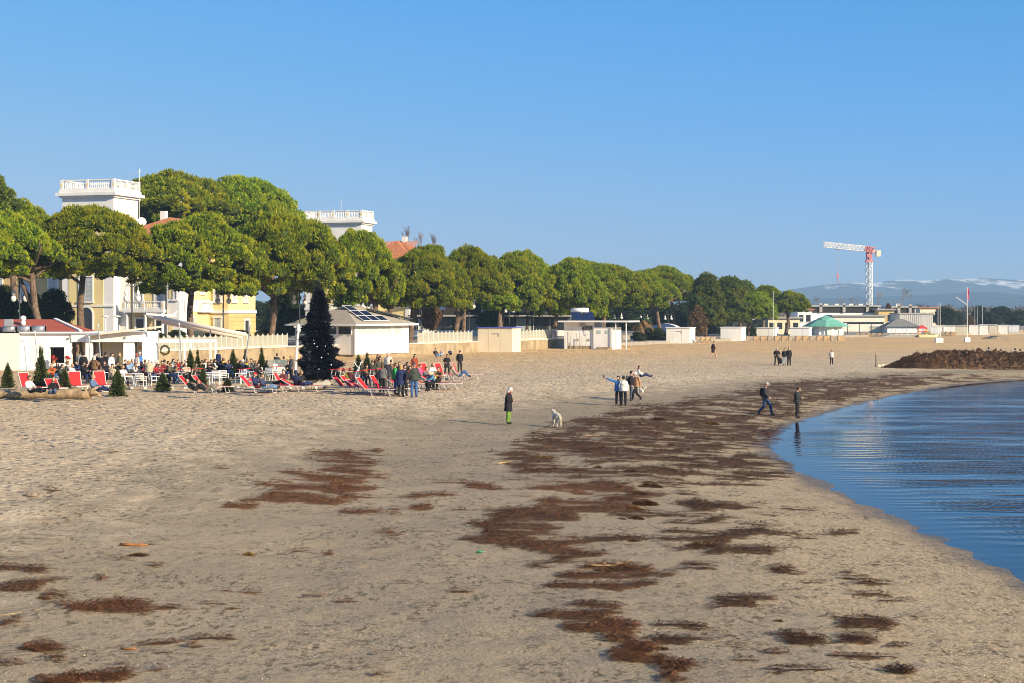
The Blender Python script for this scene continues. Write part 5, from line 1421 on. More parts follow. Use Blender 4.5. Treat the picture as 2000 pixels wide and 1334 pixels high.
# green pavilion
c = at(1613, 660, 330); zb = gz(c.x, 330)
t = thing('green_pavilion', 'octagonal pavilion with green tented roof by the white cabins', 'pavilion', (c.x, 330, zb), .2)
r1 = 46 / F * 330; ze = at(0, 638, 330).z - zb; zt = at(0, 622, 330).z - zb
oct_ = lambda r, z: [(r * math.cos(math.pi / 4 * k + .39), r * math.sin(math.pi / 4 * k + .39), z) for k in range(8)]
for k in range(8):
    k2 = (k + 1) % 8
    o0, i0 = oct_(r1, ze), oct_(r1 * .45, zt - .3)
    mb = MB(); mb.plate([o0[k], o0[k2], i0[k2], i0[k]], .06); mb.build('roof_facet', green_roof, t)
    mb = MB(); mb.bar(o0[k], i0[k], .14, .1); mb.build('ridge', green_roof, t)
mb = MB(); mb.lathe([(r1 * .46, zt - .32), (r1 * .38, zt), (.3, zt + .5), (.02, zt + .7)], 8); mb.build('lantern_roof', green_roof, t)
mb = MB(); mb.lathe([(r1 * .74, -.2), (r1 * .74, ze - .02)], 8); mb.build('wall', white, t)
for k in range(8):
    p, q = oct_(r1 * .75, 0)[k], oct_(r1 * .75, 0)[(k + 1) % 8]; p, q = Vector(p), Vector(q); u = (q - p) * .12
    mb = MB(); mb.plate([p + u + Vector((0, 0, .5)), q - u + Vector((0, 0, .5)), q - u + Vector((0, 0, ze - .5)), p + u + Vector((0, 0, ze - .5))], .04); mb.build('shutter_panel', mat('mint_paint', (.50, .68, .58), .6, .06, 1) if k == 5 else white_metal, t)

# dark pergola and grey-roofed kiosk
c = at(1690, 655, 345); t = thing('dark_pergola', 'dark flat pergola right of the green pavilion', 'pergola', (c.x, 345, gz(c.x, 345)))
w = 35 / F * 345; z = at(0, 630, 345).z - gz(c.x, 345)
for k in range(9): mb = MB(); x = -w + 2 * w * k / 8; mb.bar((x, -.5, z), (x, 4, z), .15, .2); mb.build('rafter', dark_metal, t)
for x in (-w, -w / 3, w / 3, w):
    mb = MB(); mb.tube([(x, 0, -.2), (x, 0, z)], .08, 6); mb.build('post', dark_metal, t)
mb = MB(); mb.bar((-w, 0, z - .2), (w, 0, z - .2), .15, .25); mb.build('beam', dark_metal, t)
c = at(1763, 655, 352); t = thing('grey_kiosk', 'kiosk with grey hipped roof and white side walls', 'kiosk', (c.x, 352, gz(c.x, 352)))
w = 30 / F * 352; zw = at(0, 638, 352).z - gz(c.x, 352); zr = at(0, 623, 352).z - gz(c.x, 352)
mb = MB(); mb.box((-w, 0, -.2), (w, 5, zw)); mb.build('wall', white, t)
mb = MB(); roof_hip(mb, -w, w, 0, 5, zw + .01, zr, .6); mb.build('roof', mat('grey_roof_tiles', (.20, .20, .19), .8, .15, 1), t)
for k in range(6): mb = MB(); x = -w + .2 + k * (2 * w - .4) / 6; mb.box((x, -.05, .2), (x + .8, -.004, zw - .3)); mb.build('shutter_panel', white_metal, t)
# wooden windbreaks
def windbreak(label, xa, ya, xb, yb, h, n, m=wood_pale):
    A, B = ground(xa, ya), ground(xb, yb); d = (B - A) / n
    t = thing('windbreak', label, 'fence', A, 0, 'low wooden windbreaks on the sand')
    for k in range(n):
        a, b = d * (k + .03), d * (k + .97)
        mb = MB(); mb.bar(a + Vector((0, 0, h / 2)), b + Vector((0, 0, h / 2)), .06, h); mb.build('board', m if (k * 7) % 3 else wood_grey, t)
        mb = MB(); mb.bar(d * k + Vector((0, -.1, -.1)), d * k + Vector((0, -.1, h + .1)), .1); mb.bar(d * k + Vector((0, -.12, h * .8)), d * k + Vector((-.6, -.9, 0)), .07); mb.build('brace', wood_grey, t)
windbreak('wooden windbreak in front of the low white cabins', 1458, 667, 1650, 666, .85, 14)
windbreak('short wooden windbreak between the two white cabins', 1360, 670.5, 1398, 670, 1.0, 4)
windbreak('long far windbreak below the grey kiosk', 1672, 658, 1800, 658, .75, 12)
windbreak('short windbreak panel left of the red flag pole', 1838, 656.5, 1868, 656.5, .9, 3)
windbreak('far windbreak running to the right edge', 1892, 652.5, 2010, 651.5, .8, 12)
P = ground(1716, 658.5); Q = ground(1794, 658.5)
t = thing('beach_ramp', 'low grey ramp in front of the far windbreak', 'ramp', P)
mb = MB(); w = (Q - P).x; mb.add([(0, 0, -.05), (w, 0, -.05), (w, 3, -.05), (0, 3, -.05), (2, 0, .35), (w, 0, .5), (w, 3, .6), (2, 3, .5)], [(0, 3, 2, 1), (4, 5, 6, 7), (0, 1, 5, 4), (1, 2, 6, 5), (2, 3, 7, 6), (3, 0, 4, 7)]); mb.build('slab', concrete, t)
mb = MB(); mb.bar((2, -.05, .42), (w, -.05, .58), .06); mb.build('edge', white_metal, t)
# yellow slide toy and pale boat
P = ground(1802, 656)
t = thing('play_frame', 'yellow and red play frame with slide far down the beach', 'play frame', P)
mb = MB()
for x in (-.8, .8):
    for y in (0, 1.2): mb.tube([(x, y, -.1), (x, y, 1.6)], .09, 6)
mb.build('posts', mat('yellow_plastic', (.75, .48, .04), .5, .08, 2), t)
mb = MB(); mb.box((-.95, -.1, .8), (.95, 1.3, .95)); mb.build('platform', red_paint, t)
mb = MB(); mb.add([(-1.1, -.2, 1.5), (1.1, -.2, 1.5), (1.1, 1.4, 1.5), (-1.1, 1.4, 1.5), (0, .6, 2.3)], [(0, 1, 4), (1, 2, 4), (2, 3, 4), (3, 0, 4), (3, 2, 1, 0)]); mb.build('roof', red_paint, t)
mb = MB(); mb.plate([(.9, .2, .9), (2.6, .2, .1), (2.6, .9, .1), (.9, .9, .9)], .08); mb.build('slide', MATS['yellow_plastic'], t)
P = ground(1811, 658.5)
t = thing('flat_boat', 'pale yellow flat boat lying below the play frame', 'boat', P)
mb = MB(); hull = [(-1.9, 0), (-1.7, -.6), (1.3, -.6), (2.0, 0), (1.3, .6), (-1.7, .6)]; mb.prism(hull, 0, .5); mb.build('hull', mat('pale_yellow_paint', (.72, .62, .33), .6, .1, 1), t)
mb = MB(); mb.box((.2, -.5, .501), (1.3, .5, .62)); mb.build('cover', dark_metal, t)

# ------------------------------------------------------------------ masts
def mast(label, px, ytop, ybase, r=.05, block=True, flag=False, name='flag_pole', twin=0.0, arm=False):
    P = ground(px, ybase); zt = at(px, ytop, P.y).z - P.z
    t = thing(name, label, 'pole', P)
    for k, dx in enumerate([0] + ([twin / F * P.y] if twin else [])):
        mb = MB(); mb.tube([(dx, 0, 0), (dx, 0, zt)], [r, r * .7], 7); mb.build('shaft', white_metal, t)
    if block:
        mb = MB(); mb.box((-.42, -.4, -.1), (.42 + (twin / F * P.y if twin else 0), .4, .75)); b = mb.build('base_block', white, t)
    if flag:
        mb = MB(); n = 6
        for k in range(n):
            z0, z1 = zt - .25 - k * .32, zt - .25 - (k + 1) * .32; y0, y1 = .06 * math.sin(k), .06 * math.sin(k + 1); w0, w1 = .36 - .02 * k, .34 - .02 * k
            mb.add([(.04, y0, z0), (w0, -y0, z0), (w1, -y1, z1), (.04, y1, z1)], [(0, 1, 2, 3)])
        mb.build('flag', mat('red_flag', (.45, .04, .12), .8, .1, 3), t)
    if arm: mb = MB(); mb.bar((0, 0, zt * .68), (-1.8, 0, zt * .82), .06); mb.build('yard', white_metal, t)
    return t
mast('white twin poles on a white block', 1832, 592, 669, .045, twin=4.2)
mast('tall white pole with a limp dark red flag', 1889, 561, 668, .06, flag=True, arm=True)
mast('tall thin lamp mast before the last pine', 1510, 569, 666, .05, False, name='lamp_mast')
mast('thin bare mast, first of three at the right', 1904, 599, 653, .04, False, name='bare_mast'); mast('thin bare mast, second of three at the right', 1908.5, 599, 653, .04, False, name='bare_mast'); mast('thin bare mast, third of three at the right', 1919, 597, 653, .04, False, name='bare_mast')
P = ground(1710, 716); t = thing('wooden_stake', 'thin wooden stake left of the seaweed bank', 'stake', P); mb = MB(); mb.tube([(0, 0, -.2), (.05, 0, .6), (.02, 0, (716 - 692) / F * P.y)], [.06, .05, .04], 6); mb.build('shaft', bark, t)
P = ground(1724, 716); t = thing('concrete_blocks', 'row of small pale blocks beside the wooden stake', 'blocks', P)
for k in range(3): mb = MB(); x = -.5 + k * .38; mb.box((x, -.15, -.05), (x + .34, .15, .2 + .03 * k)); mb.build('block', cream, t)

# ------------------------------------------------------------------ tower crane
D = 440.0; c = at(1697.5, 612, D)
cr = thing('tower_crane', 'white tower crane with red slewing head above the far roofs', 'crane', (c.x, D, 1.0))
Z = lambda y: CZ + (HZ - y) / F * D - 1.0
X = lambda px: (px - 1697.5) / F * D
def lattice(mb, p, q, w, n, r=.05, tri=False):
    p, q = Vector(p), Vector(q); d = (q - p); u = d.normalized(); a = u.orthogonal().normalized() if abs(u.z) > .9 else u.cross(Vector((0, 0, 1))).normalized(); b = a.cross(u).normalized()
    cs = [a * w / 2 + b * w / 2, -a * w / 2 + b * w / 2, -a * w / 2 - b * w / 2, a * w / 2 - b * w / 2]
    for k in cs: mb.bar(p + k, q + k, r * 2.2)
    for i in range(n):
        s, e = p + d * (i / n), p + d * ((i + 1) / n)
        for j in range(4):
            k0, k1 = cs[j], cs[(j + 1) % 4]
            mb.bar(s + k0, e + k1, r * 1.5) if i % 2 else mb.bar(s + k1, e + k0, r * 1.5)
            mb.bar(s + k0, s + k1, r * 1.4)
mb = MB(); lattice(mb, (0, 0, 0), (0, 0, Z(511)), 1.2, 18, .065); mb.build('mast', white_metal, cr)
pink = mat('faded_red_paint', (.58, .22, .24), .6, .1, 1)
mb = MB(); lattice(mb, (0, 0, Z(511)), (0, 0, Z(492)), 1.0, 4, .09); mb.box((-.9, -.8, Z(512)), (.9, .8, Z(508))); mb.box((-.7, -1.0, Z(502)), (-.2, -.4, Z(496))); mb.build('slewing_head', pink, cr)
mb = MB(); a = Vector((X(1690), 0, Z(486))); b = Vector((X(1608), 0, Z(477.5))); lattice(mb, a, b, 1.3, 22, .06); mb.build('jib', white_metal, cr)
mb = MB(); lattice(mb, (X(1690), 0, Z(486)), (X(1708), 0, Z(489)), 1.25, 4, .10); mb.bar((X(1690), 0, Z(486)), (X(1704), 0, Z(488)), .5, .9); mb.build('counter_jib', pink, cr)
mb = MB(); mb.bar((X(1704), 0, Z(490)), (X(1720), 0, Z(492)), .8, .5); mb.box((X(1711), -.7, Z(501)), (X(1719), .7, Z(489))); mb.build('counterweight', cream, cr)
mb = MB(); x = X(1636); mb.tube([(x - .1, 0, Z(486)), (x - .1, 0, Z(536))], .05, 4); mb.tube([(x + .1, 0, Z(486)), (x + .1, 0, Z(536))], .05, 4); mb.box((x - .5, -.5, Z(487.5)), (x + .5, .5, Z(485.5))); mb.build('hoist_cable', steel, cr)
mb = MB(); mb.box((x - .22, -.2, Z(541)), (x + .22, .2, Z(535))); mb.tube([(x, 0, Z(541)), (x, 0, Z(548))], .12, 5); mb.tube([(x, 0, Z(548)), (x + .25, 0, Z(550)), (x, 0, Z(552)), (x - .2, 0, Z(551))], .09, 5); mb.build('hook_block', pink, cr)
# ------------------------------------------------------------------ people
def region_mats(): return ['skin', 'top', 'legs', 'shoes', 'eyes']
POSES = {}
def arm(side, sh, el, wr, hand_dir): return dict(side=side, sh=Vector(sh), el=Vector(el), wr=Vector(wr), hd=Vector(hand_dir).normalized())
def pose(name, pelvis, chest, neck, head, arms, legs, head_rot=(0, 0, 0)):
    POSES[name] = dict(pelvis=Vector(pelvis), chest=Vector(chest), neck=Vector(neck), head=Vector(head), arms=arms, legs=[[Vector(p) for p in l] for l in legs], hr=head_rot)
# the figure faces -y; legs are hip, knee, ankle, toe
pose('stand', (0, 0, .93), (0, .02, 1.27), (0, .01, 1.45), (0, -.025, 1.60),
     [arm(1, (.17, .02, 1.39), (.23, .04, 1.12), (.22, -.05, .88), (0, -.25, -1)), arm(-1, (-.17, .02, 1.39), (-.23, .04, 1.12), (-.22, -.05, .88), (0, -.25, -1))],
     [[(.095, 0, .90), (.11, -.02, .50), (.12, .03, .09), (.13, -.14, .035)], [(-.095, 0, .90), (-.10, -.01, .50), (-.11, .03, .09), (-.13, -.14, .035)]])
pose('stand_wide', (0, 0, .92), (.01, .02, 1.26), (.01, .01, 1.44), (.01, -.03, 1.59),
     [arm(1, (.18, .02, 1.38), (.29, .06, 1.15), (.19, -.10, 1.02), (-.5, -.6, -.5)), arm(-1, (-.17, .02, 1.39), (-.28, .06, 1.15), (-.17, -.11, 1.02), (.5, -.6, -.5))],
     [[(.095, 0, .90), (.15, -.02, .49), (.19, .03, .09), (.22, -.13, .035)], [(-.095, 0, .90), (-.14, -.01, .49), (-.17, .03, .09), (-.21, -.13, .035)]], (.1, 0, .15))
pose('phone', (0, 0, .93), (0, .0, 1.26), (0, -.03, 1.43), (0, -.09, 1.575),
     [arm(1, (.17, 0, 1.38), (.22, .0, 1.10), (.07, -.24, 1.10), (-.3, -.7, .4)), arm(-1, (-.17, 0, 1.38), (-.22, .0, 1.10), (-.06, -.24, 1.08), (.3, -.7, .4))],
     [[(.095, 0, .90), (.10, -.02, .50), (.10, .03, .09), (.11, -.14, .035)], [(-.095, 0, .90), (-.10, -.01, .50), (-.10, .03, .09), (-.12, -.14, .035)]], (.45, 0, 0))
pose('walk', (0, 0, .91), (0, -.02, 1.25), (0, -.03, 1.43), (0, -.08, 1.58),
     [arm(1, (.17, -.01, 1.37), (.22, .14, 1.12), (.20, .12, .87), (0, .0, -1)), arm(-1, (-.17, -.01, 1.37), (-.22, -.06, 1.11), (-.19, -.26, .95), (0, -.6, -.8))],
     [[(.09, 0, .88), (.10, -.24, .50), (.10, -.30, .09), (.10, -.47, .045)], [(-.09, 0, .88), (-.10, .04, .47), (-.10, .36, .15), (-.10, .26, .035)]], (.15, 0, 0))
pose('selfie', (0, 0, .93), (0, .02, 1.27), (0, .01, 1.45), (-.02, -.02, 1.60),
     [arm(1, (.17, .02, 1.39), (.23, .04, 1.12), (.20, -.12, .95), (-.3, -.6, -.6)), arm(-1, (-.17, .02, 1.40), (-.44, -.03, 1.47), (-.70, -.05, 1.60), (-.9, 0, .45))],
     [[(.095, 0, .90), (.12, -.02, .50), (.13, .03, .09), (.14, -.14, .035)], [(-.095, 0, .90), (-.11, -.01, .50), (-.12, .03, .09), (-.14, -.14, .035)]], (0, 0, -.4))
pose('sit', (0, .05, .52), (0, .06, .86), (0, .03, 1.04), (0, -.02, 1.19),
     [arm(1, (.17, .05, .98), (.24, -.10, .76), (.12, -.34, .80), (-.3, -.9, 0)), arm(-1, (-.17, .05, .98), (-.25, -.08, .76), (-.10, -.34, .80), (.3, -.9, 0))],
     [[(.095, 0, .50), (.12, -.42, .50), (.13, -.40, .09), (.14, -.56, .035)], [(-.095, 0, .50), (-.12, -.42, .50), (-.12, -.36, .09), (-.14, -.52, .035)]], (.15, 0, 0))
pose('sit_lean', (0, .08, .50), (0, -.06, .80), (0, -.16, .95), (0, -.25, 1.08),
     [arm(1, (.17, -.08, .90), (.24, -.28, .70), (.10, -.48, .68), (-.4, -.8, -.2)), arm(-1, (-.17, -.08, .90), (-.24, -.28, .70), (-.09, -.48, .66), (.4, -.8, -.2))],
     [[(.095, 0, .48), (.15, -.40, .48), (.16, -.34, .09), (.18, -.50, .035)], [(-.095, 0, .48), (-.15, -.40, .48), (-.15, -.30, .09), (-.18, -.46, .035)]], (.4, 0, .2))
pose('sunbed', (0, .0, .47), (0, .10, .79), (0, .10, .97), (0, .06, 1.12),
     [arm(1, (.17, .10, .91), (.25, -.02, .68), (.13, -.25, .62), (-.3, -.9, 0)), arm(-1, (-.17, .10, .91), (-.25, .0, .68), (-.12, -.22, .62), (.3, -.9, 0))],
     [[(.095, -.04, .45), (.12, -.46, .60), (.12, -.86, .46), (.13, -.92, .60)], [(-.095, -.04, .45), (-.10, -.46, .54), (-.11, -.88, .44), (-.14, -.94, .58)]], (.1, 0, .2))
pose('recline', (0, .0, .46), (0, .26, .66), (0, .38, .80), (0, .45, .93),
     [arm(1, (.17, .32, .76), (.26, .14, .56), (.12, -.06, .60), (-.4, -.8, .2)), arm(-1, (-.17, .32, .76), (-.26, .14, .56), (-.11, -.04, .60), (.4, -.8, .2))],
     [[(.095, -.04, .45), (.12, -.38, .80), (.12, -.62, .46), (.13, -.78, .44)], [(-.095, -.04, .45), (-.11, -.34, .76), (-.12, -.66, .45), (-.14, -.82, .43)]], (-.35, 0, 0))
pose('ground_sit', (0, .0, .14), (0, .10, .46), (0, .10, .64), (0, .05, .79),
     [arm(1, (.17, .10, .58), (.26, .0, .36), (.16, -.24, .34), (-.2, -.9, 0)), arm(-1, (-.17, .10, .58), (-.26, .06, .36), (-.15, -.2, .34), (.2, -.9, 0))],
     [[(.095, -.04, .13), (.13, -.42, .30), (.12, -.82, .10), (.13, -.88, .24)], [(-.095, -.04, .13), (-.13, -.42, .24), (-.12, -.84, .09), (-.14, -.90, .23)]], (.1, 0, -.3))
HEAD_F = {}
def head_shape(mb, M):
    """skull, jaw, nose, brow, ears and eyes; M places it. regions: 0 skin, 4 eyes"""
    m2 = MB(); m2.sph((0, 0, 0), (.078, .098, .118), 14, 10)
    vs = []
    for x, y, z in m2.v:
        if z < -.02: k = 1 - min(1, (-z - .02) / .10) * .38; x *= k; y = y * (k + .08) - .012
        if y < -.06 and abs(x) < .03 and -.045 < z < .02: y -= .018
        vs.append(M @ Vector((x, y, z)))
    mb.add(vs, m2.f, 0)
    nose = [(-.012, -.088, .012), (.012, -.088, .012), (.02, -.088, -.03), (-.02, -.088, -.03), (0, -.122, -.026)]
    mb.add([M @ Vector(p) for p in nose], [(0, 1, 4), (1, 2, 4), (2, 3, 4), (3, 0, 4)], 0)
    mouth = MB(); mouth.sph((0, -.088, -.062), (.024, .008, .007), 8, 4); mb.add([M @ Vector(p) for p in mouth.v], mouth.f, 4)
    for s in (-1, 1):
        e = MB(); e.sph((s * .031, -.086, .012), (.014, .009, .008), 8, 5); mb.add([M @ Vector(p) for p in e.v], e.f, 4)
        e = MB(); e.sph((s * .079, .006, -.005), (.011, .022, .034), 8, 6); mb.add([M @ Vector(p) for p in e.v], e.f, 0)
def make_body(name):
    p = POSES[name]
    verts, edges, rad, reg = [], [], [], []
    def V_(co, r): verts.append(Vector(co)); rad.append(r if hasattr(r, '__len__') else (r, r)); return len(verts) - 1
    segs = []
    def E_(a, b, rg): edges.append((a, b)); segs.append((verts[a], verts[b], rg))
    pe = V_(p['pelvis'], (.165, .125)); mid = V_(p['pelvis'].lerp(p['chest'], .5), (.16, .12)); ch = V_(p['chest'], (.175, .13))
    nk = V_(p['neck'], .062); hd = V_(p['neck'].lerp(p['head'], .55), .052)
    E_(pe, mid, 1); E_(mid, ch, 1); E_(ch, nk, 1); E_(nk, hd, 0)
    for a in p['arms']:
        s = V_(a['sh'], .082); e = V_(a['el'], .068); w = V_(a['wr'], .050); h = V_(a['wr'] + a['hd'] * .07, (.040, .026))
        E_(ch, s, 1); E_(s, e, 1); E_(e, w, 1); E_(w, h, 0)
    for l in p['legs']:
        h = V_(l[0], .105); k = V_(l[1], .082); an = V_(l[2], .066); to = V_(l[3], (.052, .042))
        tm = V_(l[0].lerp(l[1], .45), .098); cf = V_(l[1].lerp(l[2], .35), .078)
        edges.append((pe, h)); segs.append((verts[pe], verts[h], 2)); E_(h, tm, 2); E_(tm, k, 2); E_(k, cf, 2); E_(cf, an, 2); E_(an, to, 3)
    me = bpy.data.meshes.new('b'); me.from_pydata(verts, edges, [])
    o = bpy.data.objects.new('b', me); C.objects.link(o)
    sk = o.modifiers.new('s', 'SKIN'); sk.use_smooth_shade = True; sk.branch_smoothing = .4
    sub = o.modifiers.new('u', 'SUBSURF'); sub.levels = 2; sub.render_levels = 2
    dat = me.skin_vertices[0].data if me.skin_vertices else None
    if dat is None:
        bpy.context.view_layer.objects.active = o; bpy.ops.mesh.customdata_skin_add(); dat = me.skin_vertices[0].data
    for i, r in enumerate(rad): dat[i].radius = r; dat[i].use_root = (i == pe)
    dg = bpy.context.evaluated_depsgraph_get(); ev = o.evaluated_get(dg); em = ev.to_mesh()
    mb = MB()
    vs = [v.co.copy() for v in em.vertices]
    for f in em.polygons:
        c = f.center; best = (9, 1)
        for a, b, rg in segs:
            d = b - a; L2 = d.length_squared; t = max(0, min(1, (c - a).dot(d) / L2)) if L2 else 0
            q = (c - a - d * t).length
            if q < best[0]: best = (q, rg)
        rg = best[1]
        mb.f.append(tuple(f.vertices)); mb.m.append(rg)
    mb.v = [tuple(v) for v in vs]
    ev.to_mesh_clear(); bpy.data.objects.remove(o); bpy.data.meshes.remove(me)
    # five fingers on each hand
    for a in p['arms']:
        hdv = a['hd']; base = a['wr'] + hdv * .075
        side = hdv.cross(Vector((0, 1, 0)) if abs(hdv.y) < .8 else Vector((0, 0, 1))).normalized()
        curl = side.cross(hdv).normalized() * (-1 if a['side'] > 0 else 1)
        for k, ln in enumerate((.062, .075, .078, .066)):
            o_ = side * ((k - 1.5) * .019); p0 = base + o_ - hdv * .02; p1 = base + o_ + hdv * ln * .5 + curl * .008; p2 = base + o_ + hdv * ln * .9 + curl * .03
            mb.tube([p0, p1, p2], [.010, .009, .007], 5, 0)
        p0 = a['wr'] + hdv * .03 + side * .025; mb.tube([p0, p0 + side * .03 + hdv * .03, p0 + side * .036 + hdv * .06 + curl * .015], [.012, .010, .008], 5, 0)
    from mathutils import Euler
    M = Matrix.Translation(p['head']) @ Euler(p['hr']).to_matrix().to_4x4()
    head_shape(mb, M)
    p['M'] = M
    return mb
SKIN = [mat('skin_fair', (.56, .34, .25), .6, .06, 6), mat('skin_tan', (.42, .25, .17), .6, .06, 6)]
EYES = mat('eyes_and_lips', (.10, .05, .045), .5, .05, 5)
_fab = {}
def fab(c, kind='cloth'):
    key = (tuple(round(x, 3) for x in c), kind)
    if key not in _fab: _fab[key] = mat('%s_%d' % (kind, len(_fab)), c, .85 if kind != 'hair' else .5, .22, 7, .035 if kind == 'cloth' else .01, 9)
    return _fab[key]
BODY = {}
def body_mesh(name):
    if name not in BODY: BODY[name] = make_body(name).mesh('body', [SKIN[0], SKIN[0], SKIN[0], SKIN[0], EYES], True)
    return BODY[name]
HAIR = {}
def hair_mesh(style):
    if style in HAIR: return HAIR[style]
    mb = MB()
    if style in ('short', 'long', 'bob', 'grey'):
        m2 = MB(); m2.sph((0, .012, .012), (.090, .108, .124), 14, 10)
        keep = [f for f in m2.f if not all((m2.v[i][1] < -.025 and m2.v[i][2] < .062) or m2.v[i][2] < -.055 for i in f)]
        mb.add([(x, y, z) for x, y, z in m2.v], keep)
        if style in ('long', 'bob'):
            zl = -.30 if style == 'long' else -.16
            n = 9
            for r in range(3):
                z0, z1 = -.02 + (zl + .02) * r / 3, -.02 + (zl + .02) * (r + 1) / 3; w0, w1 = 1 + .12 * math.sin(r), 1 + .12 * math.sin(r + 1)
                for k in range(n):
                    a0, a1 = R(-25 + 230 * k / n), R(-25 + 230 * (k + 1) / n)
                    mb.add([(.094 * w0 * math.cos(a0), .02 + .095 * w0 * math.sin(a0), z0), (.094 * w0 * math.cos(a1), .02 + .095 * w0 * math.sin(a1), z0), (.092 * w1 * math.cos(a1), .03 + .095 * w1 * math.sin(a1), z1), (.092 * w1 * math.cos(a0), .03 + .095 * w1 * math.sin(a0), z1)], [(0, 1, 2, 3)])
    elif style == 'bald':
        m2 = MB(); m2.sph((0, .012, .005), (.086, .104, .10), 14, 10)
        mb.add(m2.v, [f for f in m2.f if all(m2.v[i][1] > .0 and m2.v[i][2] < .045 and m2.v[i][2] > -.06 for i in f)])
    elif style == 'cap':
        m2 = MB(); m2.sph((0, .01, .03), (.092, .112, .105), 14, 10); mb.add(m2.v, [f for f in m2.f if all(m2.v[i][2] > .018 for i in f)])
        mb.plate([(-.06, -.09, .045), (.06, -.09, .045), (.045, -.175, .03), (-.045, -.175, .03)], .012)
    elif style == 'beanie':
        m2 = MB(); m2.sph((0, .012, .03), (.094, .112, .118), 14, 10); mb.add(m2.v, [f for f in m2.f if all(m2.v[i][2] > .012 for i in f)])
        mb.lathe([(.097, 0), (.102, .02), (.097, .045)], 14, (0, .012, .018), sy=1.16); mb.sph((0, .012, .16), .03, 8, 5)
    elif style == 'hood':
        m2 = MB(); m2.sph((0, .03, .005), (.112, .125, .145), 14, 10); mb.add(m2.v, [f for f in m2.f if not all(m2.v[i][1] < -.045 for i in f)])
    HAIR[style] = mb.mesh('hair', fab((.05, .03, .02), 'hair'), True)
    return HAIR[style]
COAT = {}
def coat_mesh(hem, puffy, pose_name):
    key = (hem, puffy, pose_name)
    if key in COAT: return COAT[key]
    mb = MB(); n = 16; prof = []; steps = 16
    for i in range(steps + 1):
        u = i / steps; z = 1.43 + (hem - 1.43) * u
        q_ = min(1, (1.43 - z) / .14); w = .095 + .115 * q_ ** .6 + .03 * u; d = .085 + .07 * q_ + .03 * u
        if puffy: w += .012 * (i % 2); d += .012 * (i % 2)
        prof.append((w, d, z))
    lean = POSES[pose_name]['neck'].y - .01
    rf = random.Random(int(hem * 100)); fold = lambda k, z: 1 + .05 * math.sin(3.1 * k + z * 9) * rf.uniform(.3, 1) + .03 * math.sin(z * 23 + k)
    vs = [(w * fold(k, z) * math.cos(2 * math.pi * k / n), d * fold(k, z) * math.sin(2 * math.pi * k / n) + .01 + lean * max(0, (z - .9) / .55), z) for w, d, z in prof for k in range(n)]
    fs = [(i * n + k, i * n + (k + 1) % n, (i + 1) * n + (k + 1) % n, (i + 1) * n + k) for i in range(steps) for k in range(n)]
    fs.append(tuple(range(n)))
    mb.add(vs, fs)
    COAT[key] = mb.mesh('coat', fab((.1, .1, .1)), True)
    return COAT[key]
def over(o, mats_):
    for i, m in enumerate(mats_):
        o.material_slots[i].link = 'OBJECT'; o.material_slots[i].material = m
def person(label, loc, rz, pose_name, top, legs, hair, style='short', shoes=(.03, .025, .02), coat=None, puffy=False, skin=0, scale=1.0, group=None, scarf=None, backpack=None):
    t = thing('person', label, 'person', loc, rz, group, scale)
    b = link('body', body_mesh(pose_name), t)
    over(b, [SKIN[skin], fab(top), fab(legs), fab(shoes), EYES])
    h = link('hair' if style not in ('cap', 'beanie', 'hood') else ('hat' if style != 'hood' else 'hood'), hair_mesh(style), t)
    h.matrix_local = POSES[pose_name]['M']
    over(h, [fab(hair, 'hair' if style not in ('cap', 'beanie', 'hood') else 'cloth')])
    if not coat and pose_name in ('stand', 'stand_wide', 'phone', 'walk', 'selfie'):
        c = link('jacket', coat_mesh(.80 if random.random() < .6 else .86, False, pose_name), t); over(c, [fab(top)])
    if coat:
        c = link('coat', coat_mesh(coat, puffy, pose_name), t); over(c, [fab(top)])
    if scarf:
        nkp = POSES[pose_name]['neck']; mb = MB(); mb.lathe([(.07, -.03), (.11, -.01), (.115, .035), (.075, .065)], 12, (nkp.x, nkp.y, nkp.z)); mb.build('scarf', fab(scarf), t, True)
    if backpack:
        cp = POSES[pose_name]['chest']; mb = MB(); mb.sph((cp.x, cp.y + .22, cp.z - .06), (.16, .11, .24), 12, 8); bp_ = mb.build('backpack', fab(backpack), t, True)
        mb = MB()
        for s in (-1, 1): mb.tube([(cp.x + s * .11, cp.y + .16, cp.z + .12), (cp.x + s * .12, cp.y + .02, cp.z + .17), (cp.x + s * .12, cp.y - .13, cp.z + .05), (cp.x + s * .13, cp.y - .02, cp.z - .18)], .018, 5)
        mb.build('strap', fab(backpack), bp_)
    return t
K = (.012, .012, .016); NV = (.02, .03, .09); WH = (.72, .70, .66); GR = (.12, .12, .12); OL = (.075, .075, .05); RD = (.50, .02, .03); DR = (.20, .02, .03); BJ = (.05, .11, .26); LJ = (.16, .26, .42); BR = (.16, .09, .05); OR = (.52, .12, .03); TN = (.42, .22, .12); GN = (.03, .30, .07); PK = (.62, .08, .26); YL = (.70, .50, .03); BE = (.50, .42, .30); TQ = (.03, .42, .52); BL = (.04, .16, .42)
HK = (.02, .014, .011); HB = (.10, .05, .025); HY = (.42, .26, .10); HG = (.45, .43, .40); HW = (.66, .64, .60); HR = (.22, .06, .025)
L_ = lambda d: R(d)      # rz: 0 faces the camera, 90 faces right in the picture, 180 away, -90 left
def stand_at(px, yfeet): return ground(px, yfeet)
def head_at(px, yhead, H): return ground(px, yhead, H)
H_ = {'sit': 1.32, 'sit_lean': 1.2, 'sunbed': 1.25, 'recline': 1.05, 'stand': 1.73, 'stand_wide': 1.72, 'phone': 1.69, 'walk': 1.70, 'selfie': 1.73, 'ground_sit': .92}
